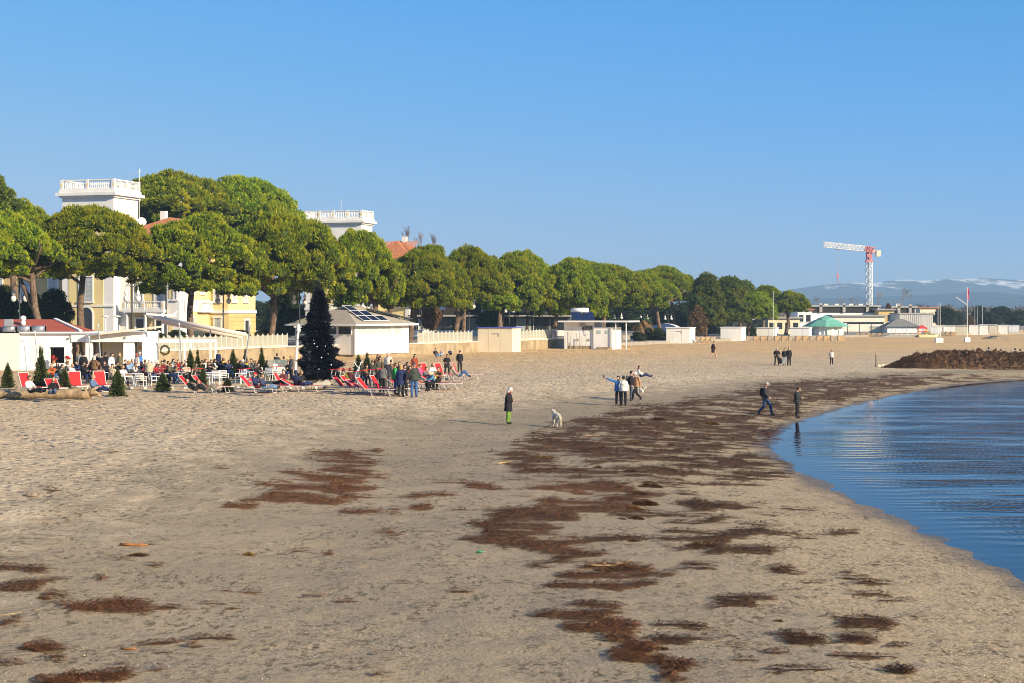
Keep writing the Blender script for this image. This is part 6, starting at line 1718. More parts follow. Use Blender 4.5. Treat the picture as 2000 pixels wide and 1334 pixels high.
def place(px, yh, pose_name, rz, label, top, legs, hair, style='short', scale=1.0, feet=None, **k):
    if feet:
        P = ground(px, feet); sc_ = (feet - yh) / F * P.y / H_[pose_name]
        return person(label, P, L_(rz), pose_name, top, legs, hair, style, scale=min(1.14, max(.9, sc_)), **k)
    return person(label, head_at(px, yh, H_[pose_name] * scale), L_(rz), pose_name, top, legs, hair, style, scale=scale, **k)
# out on the open sand
BG = 'walkers on the open sand'
person('person in black coat and lime green trousers reading a phone near the white dog', stand_at(993, 829), L_(75), 'phone', K, (.12, .24, .03), HW, 'bob', coat=.62, scarf=DR, group=BG)
person('person in white top with arm stretched out holding up a phone', stand_at(1208, 793), L_(-5), 'selfie', BL, K, HK, 'short', shoes=BR, group=BG, scale=.97)
person('person seen from behind in white sweater and black trousers', stand_at(1218, 793.5), L_(172), 'stand', WH, K, HK, 'short', shoes=BR, group=BG, scale=.98)
person('person in dark jacket with backpack beside the tan jacket walker', stand_at(1233, 781), L_(80), 'stand', K, (.06, .08, .13), HK, 'short', backpack=GR, group=BG)
person('walker in tan puffer jacket and white bobble hat', stand_at(1243, 783), L_(-70), 'walk', TN, K, WH, 'beanie', group=BG, scale=.98)
person('person sitting on the sand with legs stretched right', stand_at(1250, 738), L_(88), 'ground_sit', WH, NV, HB, 'long', group=BG)
person('man with backpack and blue jeans walking in the seaweed', stand_at(1495, 811), L_(62), 'walk', (.035, .033, .04), (.03, .07, .16), HG, 'cap', backpack=K, group=BG, scale=1.02)
person('person in dark hooded jacket standing at the waterline', stand_at(1557, 817), L_(70), 'phone', (.03, .032, .038), K, HB, 'short', coat=.86, group=BG, scale=.97)
person('barefoot walker in long dark coat crossing before the white cabins', stand_at(1393, 699), L_(92), 'walk', (.045, .02, .025), (.50, .30, .22), HB, 'short', shoes=(.5, .3, .22), coat=.55, group=BG, scale=1.08)
person('person in black coat, leftmost of the far trio', stand_at(1517, 714), L_(-10), 'stand_wide', K, K, HG, 'beanie', coat=.80, group=BG)
person('person in black jacket and pale jeans, middle of the far trio', stand_at(1532, 713.5), L_(5), 'stand', K, (.25, .32, .42), HK, 'short', group=BG, scale=.95)
person('bald man in black, rightmost of the far trio', stand_at(1541, 714.5), L_(8), 'stand', K, K, HB, 'bald', coat=.75, group=BG, scale=1.04)
person('person in pale jacket walking alone left of the seaweed bank', stand_at(1624, 713), L_(-5), 'stand', (.55, .53, .50), K, HB, 'long', coat=.85, group=BG, scale=.88)
P = ground(1523.5, 713.5); t = thing('carrier_bag', 'black carrier bag hanging beside the leftmost of the trio', 'bag', P + Vector((0, 0, .15)))
mb = MB(); mb.lathe([(.10, 0), (.20, .05), (.22, .35), (.12, .55), (.05, .6)], 9, sy=.5); mb.build('sack', fab(K), t, True); mb = MB(); mb.tube([(-.05, 0, .58), (0, 0, .78), (.05, 0, .58)], .012, 5); mb.build('handle', fab(K), t)
hp = stand_at(1208, 793); t = thing('phone', 'black phone held up in the outstretched hand', 'phone', hp + Vector((-.84, -.06, 1.58))); mb = MB(); mb.box((-.035, -.006, -.01), (.035, .006, .14)); mb.build('case', dark_metal, t); mb = MB(); mb.box((-.03, -.008, .0), (.03, -.0065, .13)); mb.build('screen', dark_glass, t)

# people half hidden behind the seaweed bank
for i, (px, yh, top, hair, lab, ps) in enumerate(((1931, 678, (.16, .16, .19), HK, 'grey jacketed person behind the bank, leftmost of the group', 'sit'), (1941, 682.5, BR, HB, 'brown haired person behind the bank, second from left', 'sit'), (1945, 680.5, K, HK, 'dark haired person behind the bank, beside the brown haired one', 'sit'), (1955, 681.5, WH, HB, 'person in white behind the bank, fourth from left', 'sit'), (1983, 680, K, HK, 'black jacketed person behind the bank, near the right edge', 'stand'), (1993, 681, K, HK, 'dark person with white collar at the right edge behind the bank', 'stand'))):
    D = 158 + i * .4; x = (px - CX) / F * D; H = H_[ps]
    z = CZ - (yh - HZ) / F * D - H
    person(lab, (x, D, max(z, gz(x, D))), L_(170 + i * 6), ps, top, K, hair, 'short' if i != 1 else 'long', group='people behind the seaweed bank')

# terrace crowd: (x, y of head top, pose, turn, label, top, legs, hair, style, extras)
CROWD = [
 (59, 733, 'sunbed', 60, 'person in black vest and white sleeves on the leftmost sunbed', WH, K, HB, 'short', {}),
 (104, 737, 'sunbed', 10, 'blond person in black with blue jeans on a sunbed behind the log', K, BJ, HY, 'bob', {}),
 (101, 710, 'sit', -20, 'person in bright orange jacket below the restaurant window', OR, K, HY, 'short', {}),
 (121, 711, 'sit', 60, 'person in dark green jacket left of the white sweater', (.045, .05, .04), K, HK, 'short', {}),
 (141, 710, 'sit', 70, 'blond person in white sweater behind the red sunbed', WH, BJ, HY, 'short', {}),
 (163, 706, 'sit', 80, 'dark haired person in black top beside the bald man', K, K, HK, 'short', {}),
 (176, 703, 'sit', -40, 'bald man in brown black coat with sunglasses', (.05, .03, .025), K, HB, 'bald', {}),
 (156, 686, 'stand', 170, 'person with grey and white backpack at the counter opening', (.25, .26, .28), BJ, HK, 'short', {}),
 (163, 688, 'stand', 190, 'dark figure right of the backpacker at the counter', K, K, HK, 'short', {}),
 (187, 688, 'stand', 175, 'person in black cap with back turned at the counter', K, K, K, 'cap', {}),
 (184, 694, 'stand_wide', 160, 'grey haired person in brown before the black cap', BR, K, HG, 'bob', {}),
 (184, 731, 'sunbed', 75, 'person in blue denim jacket on the red sunbed behind the log end', (.10, .15, .28), NV, HY, 'short', {}),
 (204, 705, 'sit', 10, 'person in black with sunglasses right of the brown coat', K, K, HB, 'short', {}),
 (199, 690, 'stand', 180, 'dark haired figure left of the waiter', K, K, HK, 'short', {}),
 (206, 688, 'stand', 150, 'tall black clothed figure beside the waiter', K, K, HK, 'short', {}),
 (218, 689, 'stand', 60, 'waiter in white shirt in the restaurant opening', WH, K, HK, 'short', {}),
 (219, 710, 'sit', 165, 'person in cream jacket and dark cap with back turned', BE, GR, K, 'cap', {}),
 (234, 689, 'stand', -30, 'blond person in camouflage pattern jacket by the pillar', (.16, .14, .08), K, HY, 'bob', {}),
 (240, 713, 'sit', 40, 'person in fluffy white jacket left of the white chairs', WH, K, HY, 'long', {}),
 (251, 704, 'sit', 80, 'person in steel blue jacket with long blond hair', (.22, .32, .48), K, HY, 'long', {}),
 (267, 689, 'stand', -60, 'person in pale pink top beside the leaning blue jacket', (.62, .48, .46), K, HR, 'bob', {}),
 (273, 687, 'stand_wide', -100, 'grey haired man in bright blue jacket standing at a table', BL, NV, HG, 'short', {}),
 (264, 708, 'sit', 80, 'person in cream sweater with tied brown hair', (.62, .54, .44), BJ, HB, 'short', {}),
 (285, 708, 'sit', -20, 'blond person in dark red sweater', DR, K, HY, 'bob', {}),
 (301, 710, 'sit_lean', 70, 'person in bright red sweater looking at a phone', RD, LJ, HB, 'bob', {}),
 (311, 711, 'sit', 30, 'person in burgundy jacket right of the bright red sweater', DR, K, HB, 'short', {}),
 (283, 702, 'sit', 150, 'person in sunglasses behind the dark red sweater', K, K, HB, 'short', {}),
 (291, 700, 'stand', 0, 'person in cream with white hat by the pergola corner', BE, K, WH, 'cap', {'scale': .9}),
 (297, 704, 'sit', 20, 'elderly person with white hair below the wreath', (.48, .44, .40), K, HW, 'short', {}),
 (305, 703, 'sit', -20, 'white haired person right of the elderly one below the wreath', (.36, .30, .26), K, HW, 'short', {}),
 (321, 702, 'sit', 150, 'dark haired person in black and beige with back turned', (.28, .22, .15), K, HK, 'short', {}),
 (328, 705, 'sit', 100, 'dark haired person in dark top left of the turquoise scarf', K, K, HK, 'short', {}),
 (338, 701, 'sit', 70, 'dark haired person with turquoise scarf', (.30, .36, .38), K, HK, 'long', {'scarf': TQ}),
 (348, 702, 'sit', -10, 'red haired person in red top under the pergola', RD, K, HR, 'long', {}),
 (362, 701, 'sit', 20, 'bald man behind the patterned cardigan', K, K, HB, 'bald', {}),
 (363, 708, 'sit', 10, 'person in cream patterned cardigan at the table', (.52, .46, .36), K, HG, 'short', {}),
 (377, 704, 'sit', -60, 'man in dark jacket behind the right canopy', (.05, .05, .045), K, HB, 'short', {}),
 (390, 706, 'sit', 120, 'dark haired person left of the white cardigan', K, K, HK, 'long', {}),
 (401, 701, 'sit', 70, 'brown haired person in white cardigan and dark trousers', WH, GR, HB, 'bob', {}),
 (412, 702, 'sit', 20, 'brown haired person behind the white cardigan', K, K, HB, 'long', {}),
 (419, 701, 'sit', 110, 'dark haired person in white puffer jacket', WH, K, HK, 'bob', {}),
 (426, 684, 'stand', -40, 'man in navy jacket and white shirt standing before the net fence', NV, K, HB, 'short', {}),
 (436, 699, 'sit', 175, 'large person in navy coat with yellow scarf, back turned', (.03, .035, .06), K, HB, 'short', {'scarf': YL, 'scale': 1.05}),
 (456, 700, 'sit', -50, 'white haired person in black sweater', K, BJ, HW, 'short', {}),
 (463, 700, 'sit', 130, 'brown haired person beside the white haired one', K, K, HB, 'short', {}),
 (475, 702, 'sit', -20, 'person in bright blue jacket and white cap', (.05, .09, .28), NV, WH, 'cap', {}),
 (482, 704, 'sit', 120, 'person with yellow green collar right of the white cap', K, K, HB, 'short', {'scarf': (.5, .55, .05)}),
 (491, 700, 'sit', -30, 'person in black and white beside the leaning pole', (.30, .30, .28), K, HK, 'short', {}),
 (541, 690, 'sit', 165, 'broad person in dark jacket behind the glass screen', (.05, .055, .06), K, HK, 'short', {'scale': 1.08}),
 (554, 696, 'sit', 160, 'dark haired person right of the broad one at the glass screen', K, K, HK, 'short', {}),
 (380, 739, 'recline', 75, 'person in dark clothes lying back under the left canopy', K, (.16, .15, .13), HB, 'short', {}),
 (402, 741, 'recline', 80, 'second reclining person with grey trousers and knees raised', K, (.20, .18, .15), HB, 'short', {}),
 (500, 727, 'sunbed', 70, 'person in navy jacket with red hat on the middle sunbed', NV, DR, RD, 'cap', {}),
 (514, 729, 'sunbed', 78, 'person with pale jeans stretched out on the middle sunbed', (.04, .05, .10), LJ, HB, 'short', {}),
 (569, 693, 'stand', -60, 'blond person in black and white spotted jacket by the white pole', (.10, .10, .10), K, HY, 'short', {}),
 (579, 723, 'sunbed', 160, 'person in navy hooded jacket with back turned on a white sunbed', NV, K, NV, 'hood', {}),
 (590, 724, 'sunbed', 40, 'long blond haired person left of the black Christmas tree', K, BJ, HY, 'long', {}),
 (552, 721, 'sunbed', -20, 'dark haired person behind the raised sunbed frame', (.15, .05, .05), K, HK, 'short', {}),
 (672, 719, 'sunbed', 150, 'person in mustard green jacket right of the black Christmas tree', (.22, .19, .03), K, HK, 'short', {}),
 (684, 718, 'sunbed', 160, 'dark haired person left of the antlered reindeer', (.12, .03, .03), K, HK, 'short', {}),
 (727, 703, 'stand', 170, 'person in dark olive coat with white fur collar, back turned', (.06, .055, .045), (.04, .05, .09), HB, 'bob', {'coat': .80, 'scarf': (.6, .52, .42), 'feet': 754}),
 (738, 692, 'stand', 10, 'red haired person behind the sunglasses wearer', (.16, .05, .03), K, HR, 'long', {'feet': 750}),
 (741, 695, 'stand_wide', 30, 'person in olive jacket with sunglasses and long dark hair', OL, K, HK, 'long', {'feet': 759}),
 (758, 687, 'stand', -20, 'tall white haired man in cream jacket behind the group', (.60, .56, .50), K, HW, 'short', {'scale': 1.05, 'feet': 744}),
 (757, 702, 'stand', 165, 'man in shiny black jacket and grey trousers, back turned', (.03, .035, .045), (.09, .09, .10), HG, 'short', {'feet': 763}),
 (764, 702, 'stand', -150, 'dark haired person squeezed beside the shiny black jacket', BR, K, HB, 'short', {'feet': 752}),
 (772, 708, 'stand', 100, 'person in bright green jacket and jeans', GN, BJ, HB, 'short', {'feet': 771}),
 (780, 707, 'stand', 0, 'brown haired person facing the group behind the puffer coat', K, K, HB, 'long', {'feet': 756}),
 (783, 711, 'stand', 172, 'person in navy quilted long coat with blond hair, back turned', (.022, .03, .10), K, HY, 'bob', {'coat': .62, 'puffy': True, 'feet': 775}),
 (809, 708, 'stand', -165, 'man in dark green jacket, flat cap and blue jeans', (.045, .055, .045), BJ, (.05, .06, .08), 'cap', {'feet': 777}),
 (810, 691, 'stand', 30, 'dark haired person in rust orange coat behind the sunbeds', (.26, .05, .02), K, HK, 'long', {'coat': .8, 'feet': 742}),
 (795, 707, 'sit', 60, 'dark person half hidden left of the rust orange coat', K, K, HK, 'bob', {}),
 (820, 711, 'sit', 70, 'person in pink jacket sitting by a red backrest', PK, K, HB, 'short', {}),
 (845, 709, 'sit', 40, 'blond person in white top between two red backrests', WH, YL, HY, 'bob', {}),
 (846, 724, 'sit_lean', -60, 'grey haired person in denim jacket sitting on a sunbed end', (.07, .17, .33), K, HG, 'short', {}),
 (873, 692, 'stand_wide', 20, 'person in long black coat beside the far red sunbeds', K, K, HK, 'short', {'coat': .6, 'scale': 1.0, 'feet': 732}),
 (898, 684, 'stand', 10, 'man in black jacket and cap behind the last red backrest', K, K, K, 'cap', {'feet': 727}),
 (896, 716, 'recline', 88, 'person lying with raised knees in jeans on the last sunbed', (.28, .24, .22), BJ, HB, 'short', {}),
 (851, 680, 'ground_sit', 40, 'person in black and pink sitting at the foot of the wall', K, LJ, HK, 'short', {}),
 (862, 681, 'ground_sit', -30, 'person in pale clothes sitting beside the wall', (.52, .46, .42), LJ, HG, 'short', {}),
 (879, 681, 'ground_sit', 10, 'child in navy sitting alone by the wall', NV, K, HB, 'short', {'scale': .8}),
 (112, 706, 'sit', 20, 'dark haired person behind the orange jacket', K, BJ, HK, 'long', {}),
 (131, 706, 'sit', 120, 'person in grey right of the dark green jacket', GR, K, HB, 'short', {}),
 (150, 704, 'sit', -30, 'person in navy behind the white sweater', NV, NV, HK, 'short', {}),
 (170, 708, 'sit', 30, 'small person in black before the bald man', K, NV, HK, 'short', {}),
 (193, 706, 'sit', -40, 'brown haired person between the brown coat and the black top', BR, GR, HB, 'bob', {}),
 (212, 702, 'sit', 20, 'person in dark grey beside the cream jacket', GR, NV, HK, 'long', {}),
 (228, 706, 'sit', 100, 'dark haired person left of the fluffy white jacket', K, BJ, HK, 'short', {}),
 (245, 702, 'sit', -20, 'person in black behind the steel blue jacket', K, NV, HB, 'short', {}),
 (258, 701, 'sit', 60, 'person in blue grey under the orange sign', LJ, GR, HY, 'long', {}),
 (277, 706, 'sit', -90, 'dark person right of the cream sweater', K, BJ, HK, 'long', {}),
 (293, 708, 'sit', 170, 'person in brown with back turned by the red sweaters', BR, NV, HB, 'short', {}),
 (316, 704, 'sit', 10, 'person in dark red behind the burgundy jacket', DR, K, HB, 'short', {}),
 (333, 708, 'sit', 60, 'person in olive left of the turquoise scarf table', OL, BJ, HB, 'short', {}),
 (343, 706, 'sit', -60, 'person in olive brown beside the red hair', (.20,.15,.09), K, HB, 'short', {}),
 (355, 706, 'sit', 110, 'person in pale grey at the pergola table', HG, K, HB, 'short', {}),
 (370, 701, 'sit', -20, 'dark jacketed person behind the pergola post', K, NV, HK, 'short', {}),
 (383, 708, 'sit', 30, 'person in dark green by the slim fir', OL, GR, HK, 'short', {}),
 (395, 703, 'sit', -40, 'dark haired person behind the brown haired guest', K, NV, HK, 'short', {}),
 (407, 706, 'sit', 100, 'small person in black between two white jackets', K, BJ, HB, 'bob', {}),
 (431, 704, 'sit', 60, 'dark person left of the navy coat', K, K, HK, 'short', {}),
 (447, 703, 'sit', 30, 'person in dark blue between the navy coat and white hair', NV, BJ, HB, 'short', {}),
 (469, 704, 'sit', 150, 'person in black between brown hair and white cap', K, BJ, HK, 'bob', {}),
 (497, 704, 'sit', -60, 'person in grey at the right end of the long table', GR, GR, HB, 'bob', {}),
 (504, 708, 'sit', 40, 'dark person left of the glass screen fir', K, GR, HK, 'short', {}),
 (521, 704, 'sit', 120, 'person in dark jacket left of the broad person', K, NV, HK, 'bob', {}),
 (563, 704, 'sit', -20, 'dark person between the glass screen and white pole', K, NV, HB, 'short', {}),
 (705, 712, 'sit', 150, 'person in black behind the reindeer', K, NV, HK, 'long', {}),
 (716, 712, 'sit', 20, 'person in brown left of the fur collar', BR, K, HB, 'short', {}),
 (747, 709, 'stand', 170, 'person in dark grey inside the standing group', GR, K, HB, 'long', {}),
 (790, 712, 'stand', 30, 'person in black right of the quilted coat', K, K, HK, 'short', {}),
 (800, 714, 'sit', 20, 'person in dark red left of the flat cap', DR, BJ, HK, 'bob', {}),
 (832, 716, 'sit', 60, 'person in grey between the pink jacket and red backrest', GR, K, HB, 'short', {}),
 (857, 716, 'sit', -30, 'person in dark brown behind the denim jacket', BR, K, HB, 'short', {}),
]
for px, yh, ps, rz, lab, top, legs, hair, style, ex in CROWD:
    ex = dict(ex); s = ex.pop('scale', 1.0)
    o = place(px, yh, ps, rz, lab, top, legs, hair, style, s * random.uniform(.97, 1.03), skin=random.choice((0, 0, 1)), group='people on the beach terrace', **ex)

# ------------------------------------------------------------------ dog
def dog():
    P = ground(1087, 834)
    t = thing('dog', 'fluffy white dog standing on the damp sand', 'dog', P, L_(200), scale=(.80, .85, 1.0))
    vs = [(0, .30, .54), (0, .08, .53), (0, -.16, .54), (0, -.30, .60), (0, -.38, .68), (0, -.46, .70), (0, -.58, .66)]
    rr = [.10, .115, .125, .10, .08, .085, .04]
    ed = [(0, 1), (1, 2), (2, 3), (3, 4), (4, 5), (5, 6)]
    def chain(a, pts, rad_):
        prev = a
        for p, r in zip(pts, rad_): vs.append(p); rr.append(r); ed.append((prev, len(vs) - 1)); prev = len(vs) - 1
    for s in (-1, 1):
        chain(0, [(s * .10, .33, .42), (s * .11, .24, .28), (s * .11, .38, .18), (s * .11, .36, .04), (s * .11, .30, .03)], [.07, .055, .036, .03, .03])
        chain(2, [(s * .10, -.22, .42), (s * .10, -.18, .26), (s * .10, -.21, .13), (s * .10, -.22, .04), (s * .10, -.27, .03)], [.06, .045, .036, .03, .03])
    chain(0, [(0, .44, .50), (0, .52, .40), (0, .53, .27)], [.04, .045, .03])
    me = bpy.data.meshes.new('d'); me.from_pydata(vs, ed, []); o = bpy.data.objects.new('d', me); C.objects.link(o)
    sk = o.modifiers.new('s', 'SKIN'); sk.use_smooth_shade = True; o.modifiers.new('u', 'SUBSURF').levels = 2
    if not me.skin_vertices: bpy.context.view_layer.objects.active = o; bpy.ops.mesh.customdata_skin_add()
    for i, r in enumerate(rr): me.skin_vertices[0].data[i].radius = (r, r); me.skin_vertices[0].data[i].use_root = (i == 1)
    ev = o.evaluated_get(bpy.context.evaluated_depsgraph_get()); em = ev.to_mesh()
    Vd = np.array([v.co[:] for v in em.vertices]); Nd = np.array([v.normal[:] for v in em.vertices]); fd = [tuple(f.vertices) for f in em.polygons]
    ev.to_mesh_clear(); bpy.data.objects.remove(o)
    fur = mat('white_fur', (.74, .68, .56), .95, .12, 9, .02, 25)
    mb = MB(); mb.v = [tuple(p) for p in Vd]; mb.f = fd; mb.m = [0] * len(fd); mb.build('body', fur, t, True)
    global rng
    k = rng.integers(0, len(Vd), 9000)
    keep = Vd[k][:, 2] > .12; k = k[keep]
    v, f = tufts(Vd[k] + rng.normal(0, .008, (len(k), 3)), Nd[k], .028, .006, 0, .5, .9); link('fur', np_mesh('fur', v, f, fur), t)
    mb = MB()
    for s in (-1, 1): mb.sph((s * .07, -.44, .73), (.022, .045, .07), 8, 6)
    mb.build('ear', fur, t, True)
    mb = MB(); mb.sph((0, -.635, .665), (.022, .018, .018), 8, 5)
    for s in (-1, 1): mb.sph((s * .045, -.54, .72), .014, 6, 4)
    mb.build('nose_and_eyes', dark_metal, t, True)
dog()
P = ground(1252, 767.5); t = thing('dog', 'tiny pale dog behind the tan jacket walker', 'dog', P, L_(60))
mb = MB(); mb.sph((0, 0, .2), (.10, .22, .10), 10, 6); mb.tube([(0, -.16, .24), (0, -.26, .34)], [.07, .06], 7); mb.sph((0, -.30, .36), (.06, .09, .06), 8, 6)
for s in (-1, 1):
    for y in (-.14, .14): mb.tube([(s * .06, y, .18), (s * .06, y + .02, .1), (s * .06, y, 0)], [.04, .03, .025], 6)
mb.tube([(0, .2, .26), (0, .3, .36)], [.03, .02], 6); mb.build('body', MATS['white_fur'], t, True)

# ------------------------------------------------------------------ red sunbeds
red_fabric = mat('red_canvas', (.62, .018, .022), .75, .12, 3, .004, 40)
sunbed_frame = mat('sunbed_aluminium', (.58, .58, .58), .45, .06, 3)
def sunbed_proto(ang, canopy=True, frame=sunbed_frame):
    t = thing('sunbed', 'x', 'sunbed', (0, 0, 0), 0, 'red canvas sunbeds')
    W = .34; z = .36; x0 = -.35
    bx, bz = x0 - .82 * math.cos(ang), z + .82 * math.sin(ang)
    for s in (-1, 1):
        mb = MB(); mb.bar((x0, s * W, z), (1.35, s * W, z), .03, .035); mb.bar((x0, s * W, z), (bx, s * W, bz), .03, .035, up=(0, 1, 0)); mb.build('rail', frame, t)
    for x in (1.0, -.05):
        mb = MB(); mb.bar((x, -W, z), (x + .1, -W, 0), .028); mb.bar((x, W, z), (x + .1, W, 0), .028); mb.bar((x + .1, -W, .02), (x + .1, W, .02), .028); mb.build('leg', frame, t)
    mb = MB(); mb.bar((1.35, -W, z), (1.35, W, z), .04, .05); mb.build('foot_bar', frame, t); mb = MB(); mb.bar((bx, -W, bz), (bx, W, bz), .04, .05); mb.build('head_bar', frame, t)
    mb = MB(); mb.plate([(x0, -W + .02, z + .0), (1.33, -W + .02, z + .0), (1.33, W - .02, z + .0), (x0, W - .02, z + .0)], .02); mb.build('seat', red_fabric, t)
    u = Vector((bx - x0, 0, bz - z)); mb = MB(); mb.plate([Vector((x0, W - .02, z)), Vector((x0, -W + .02, z)), Vector((x0, -W + .02, z)) + u * .98, Vector((x0, W - .02, z)) + u * .98][::-1], .02); mb.build('backrest', red_fabric, t)
    if canopy:
        tx, tz = bx - .02, bz + .34
        for s in (-1, 1): mb = MB(); mb.bar((bx, s * W, bz), (tx + .08, s * W, tz), .035); mb.build('canopy_arm', frame, t)
        mb = MB(); mb.plate([(tx - .08, -W, tz - .02), (tx + .50, -W, tz + .04), (tx + .50, W, tz + .04), (tx - .08, W, tz - .02)], .03); mb.build('canopy', red_fabric, t)
    return t
SB = {}
def sunbed(label, px, py, rz, kind):
    P = ground(px, py)
    if kind not in SB:
        t = sunbed_proto(*{'canopy': (R(48), True), 'up': (R(68), False), 'flat': (R(30), False), 'canopy2': (R(58), True)}[kind])
        SB[kind] = t; t['label'] = label; t.location = P; t.rotation_euler = (0, 0, R(rz)); return t
    return dup(SB[kind], P, R(rz), label)
for px, py, rz, kind, lab in (
    (60, 768, -35, 'up', 'red sunbed nearest the left edge, behind the log'), (108, 769, -60, 'flat', 'red sunbed lying flat behind the log between two firs'), (150, 765, -62, 'up', 'red sunbed with upright back just behind the log'),
    (200, 764, -58, 'up', 'red sunbed with upright back left of the bushy fir'), (382, 768, -6, 'canopy', 'canopied sunbed with a reclining guest left of the white chairs'), (408, 767, -6, 'canopy', 'canopied sunbed directly right of the reclining guest'),
    (500, 767, -8, 'canopy', 'canopied red sunbed in the middle of the terrace front'), (520, 766, -8, 'flat', 'flat red sunbed beside the middle canopied one'), (585, 766, -4, 'flat', 'sunbed left of the black Christmas tree under the navy hood'),
    (562, 764, -5, 'canopy2', 'canopied sunbed with raised white frame left of the black tree'), (680, 767, -14, 'canopy', 'first canopied sunbed right of the black Christmas tree'), (697, 768, -14, 'canopy', 'second canopied sunbed right of the black Christmas tree'),
    (713, 769, -14, 'flat', 'third sunbed of the tight red row, without canopy'), (728, 772, -14, 'canopy', 'fourth sunbed of the tight red row, with canopy'), (752, 771, -14, 'canopy2', 'canopied sunbed at the near end of the tight row'),
    (787, 763, -10, 'flat', 'red sunbed behind the navy quilted coat'), (836, 760, -8, 'flat', 'red sunbed under the denim jacket'), (858, 760, -6, 'flat', 'red sunbed end projecting right of the denim jacket'),
    (838, 742, -40, 'up', 'red sunbed with upright back beside the pink jacket'), (868, 742, -38, 'up', 'red sunbed with upright back left of the long black coat'), (878, 741, -6, 'flat', 'low sunbed at the feet of the long black coat'), (903, 741, -4, 'up', 'last red sunbed at the right end of the terrace'),
    ): sunbed(lab, px, py, rz, kind)

# ------------------------------------------------------------------ chairs and tables
def chair_proto():
    t = thing('terrace_chair', 'x', 'chair', (0, 0, 0), 0, 'white terrace chairs'); W = .24
    for sx in (-1, 1):
        mb = MB(); mb.tube([(sx * W, -.24, 0), (sx * W, -.22, .45), (sx * (W + .02), -.2, .66)], .02, 6); mb.build('leg', white_metal, t)
        mb = MB(); mb.tube([(sx * W, .28, 0), (sx * W, .22, .45), (sx * W, .30, .88)], .02, 6); mb.build('leg', white_metal, t)
        mb = MB(); mb.bar((sx * (W + .02), -.24, .67), (sx * (W + .02), .26, .67), .05, .03); mb.build('armrest', white_metal, t)
    mb = MB(); mb.box((-W, -.25, .43), (W, .24, .46)); mb.build('seat', white_metal, t)
    for z in (.58, .68, .78, .87): mb = MB(); mb.bar((-W, .235 + (z - .45) * .16, z), (W, .235 + (z - .45) * .16, z), .02, .06); mb.build('back_slat', white_metal, t)
    return t
def table_proto():
    t = thing('cafe_table', 'x', 'table', (0, 0, 0), 0, 'white cafe tables')
    mb = MB(); mb.lathe([(.38, .70), (.40, .715), (.38, .73)], 16); mb.build('top', white_metal, t); mb = MB(); mb.tube([(0, 0, .03), (0, 0, .70)], .035, 8); mb.build('column', steel, t)
    mb = MB(); mb.lathe([(.24, 0), (.22, .03), (.05, .05)], 12); mb.build('foot', steel, t); return t
ch0, tb0 = chair_proto(), table_proto()
for i, (px, py, rz, lab) in enumerate(((252, 757, 100, 'white chair facing the bushy fir, leftmost of the terrace chairs'), (276, 758, 170, 'white chair with a cream bag on it'), (301, 757, 120, 'white chair draped in cream cloth under the red sweater'), (403, 752, 90, 'white chair behind the child in dark trousers'), (424, 752, 175, 'white chair with empty back left of the navy coat'), (437, 751, 178, 'white chair under the large navy coat'), (470, 750, -40, 'white chair with red blanket under the blue jacket'), (507, 745, 20, 'empty pale chair left of the glass screen table'), (529, 745, 160, 'empty pale chair in front of the glass screen'), (548, 744, 190, 'empty pale chair right of the menu stand'), (487, 748, 60, 'pale chair left of the middle red canopy'))):
    P = ground(px, py)
    if i == 0: ch0.location = P; ch0.rotation_euler = (0, 0, R(rz)); ch0['label'] = lab
    else: dup(ch0, P, R(rz), lab)
for i, (px, py, lab) in enumerate(((262, 752, 'cafe table left of the cream sweater'), (318, 753, 'cafe table before the red sweater'), (352, 750, 'cafe table under the pergola'), (412, 750, 'cafe table beside the white cardigan'), (492, 748, 'dark topped table beside the leaning pole'), (538, 745, 'cafe table with the menu stand'), (135, 752, 'cafe table behind the left sunbeds'), (200, 750, 'cafe table right of the brown coat'))):
    P = ground(px, py)
    if i == 0: tb0.location = P; tb0['label'] = lab
    else: dup(tb0, P, 0, lab)
P = ground(538, 745); t = thing('menu_stand', 'white menu stand on the table before the glass screen', 'menu', P + Vector((0, 0, .735))); mb = MB(); mb.box((-.13, -.01, .02), (.13, .01, .42)); mb.build('card', white_metal, t); mb = MB(); mb.box((-.1, -.06, 0), (.1, .06, .02)); mb.build('foot', white_metal, t)
P = ground(276, 758); t = thing('shoulder_bag', 'cream woven bag with handles on a white chair', 'bag', P + Vector((0, 0, .46))); mb = MB(); mb.lathe([(.16, 0), (.2, .1), (.18, .28)], 10, sy=.55); mb.build('body', fab(BE), t, True); mb = MB(); mb.tube([(-.1, 0, .27), (-.07, 0, .42), (.07, 0, .42), (.1, 0, .27)], .012, 5); mb.build('handle', fab(BE), t)
P = ground(545, 742); t = thing('glass_screen', 'low glass wind screen at the terrace middle', 'screen', ground(508, 738))
Q = ground(562, 738) - ground(508, 738)
glz = bpy.data.materials.new('clear_pane'); glz.use_nodes = True; _n = glz.node_tree; _b = _n.nodes['Principled BSDF']; _b.inputs['Base Color'].default_value = (.30, .38, .38, 1); _b.inputs['Roughness'].default_value = .05; _tr = _n.nodes.new('ShaderNodeBsdfTransparent'); _ms = _n.nodes.new('ShaderNodeMixShader'); _ms.inputs[0].default_value = .65
_n.links.new(_b.outputs[0], _ms.inputs[1]); _n.links.new(_tr.outputs[0], _ms.inputs[2]); _n.links.new(_ms.outputs[0], _n.nodes['Material Output'].inputs['Surface'])
for k in range(2): mb = MB(); a, b = Q * (k / 2 + .01), Q * ((k + 1) / 2 - .01); mb.plate([a + Vector((0, 0, .1)), b + Vector((0, 0, .1)), b + Vector((0, 0, 1.25)), a + Vector((0, 0, 1.25))], .012); mb.build('pane', glz, t)
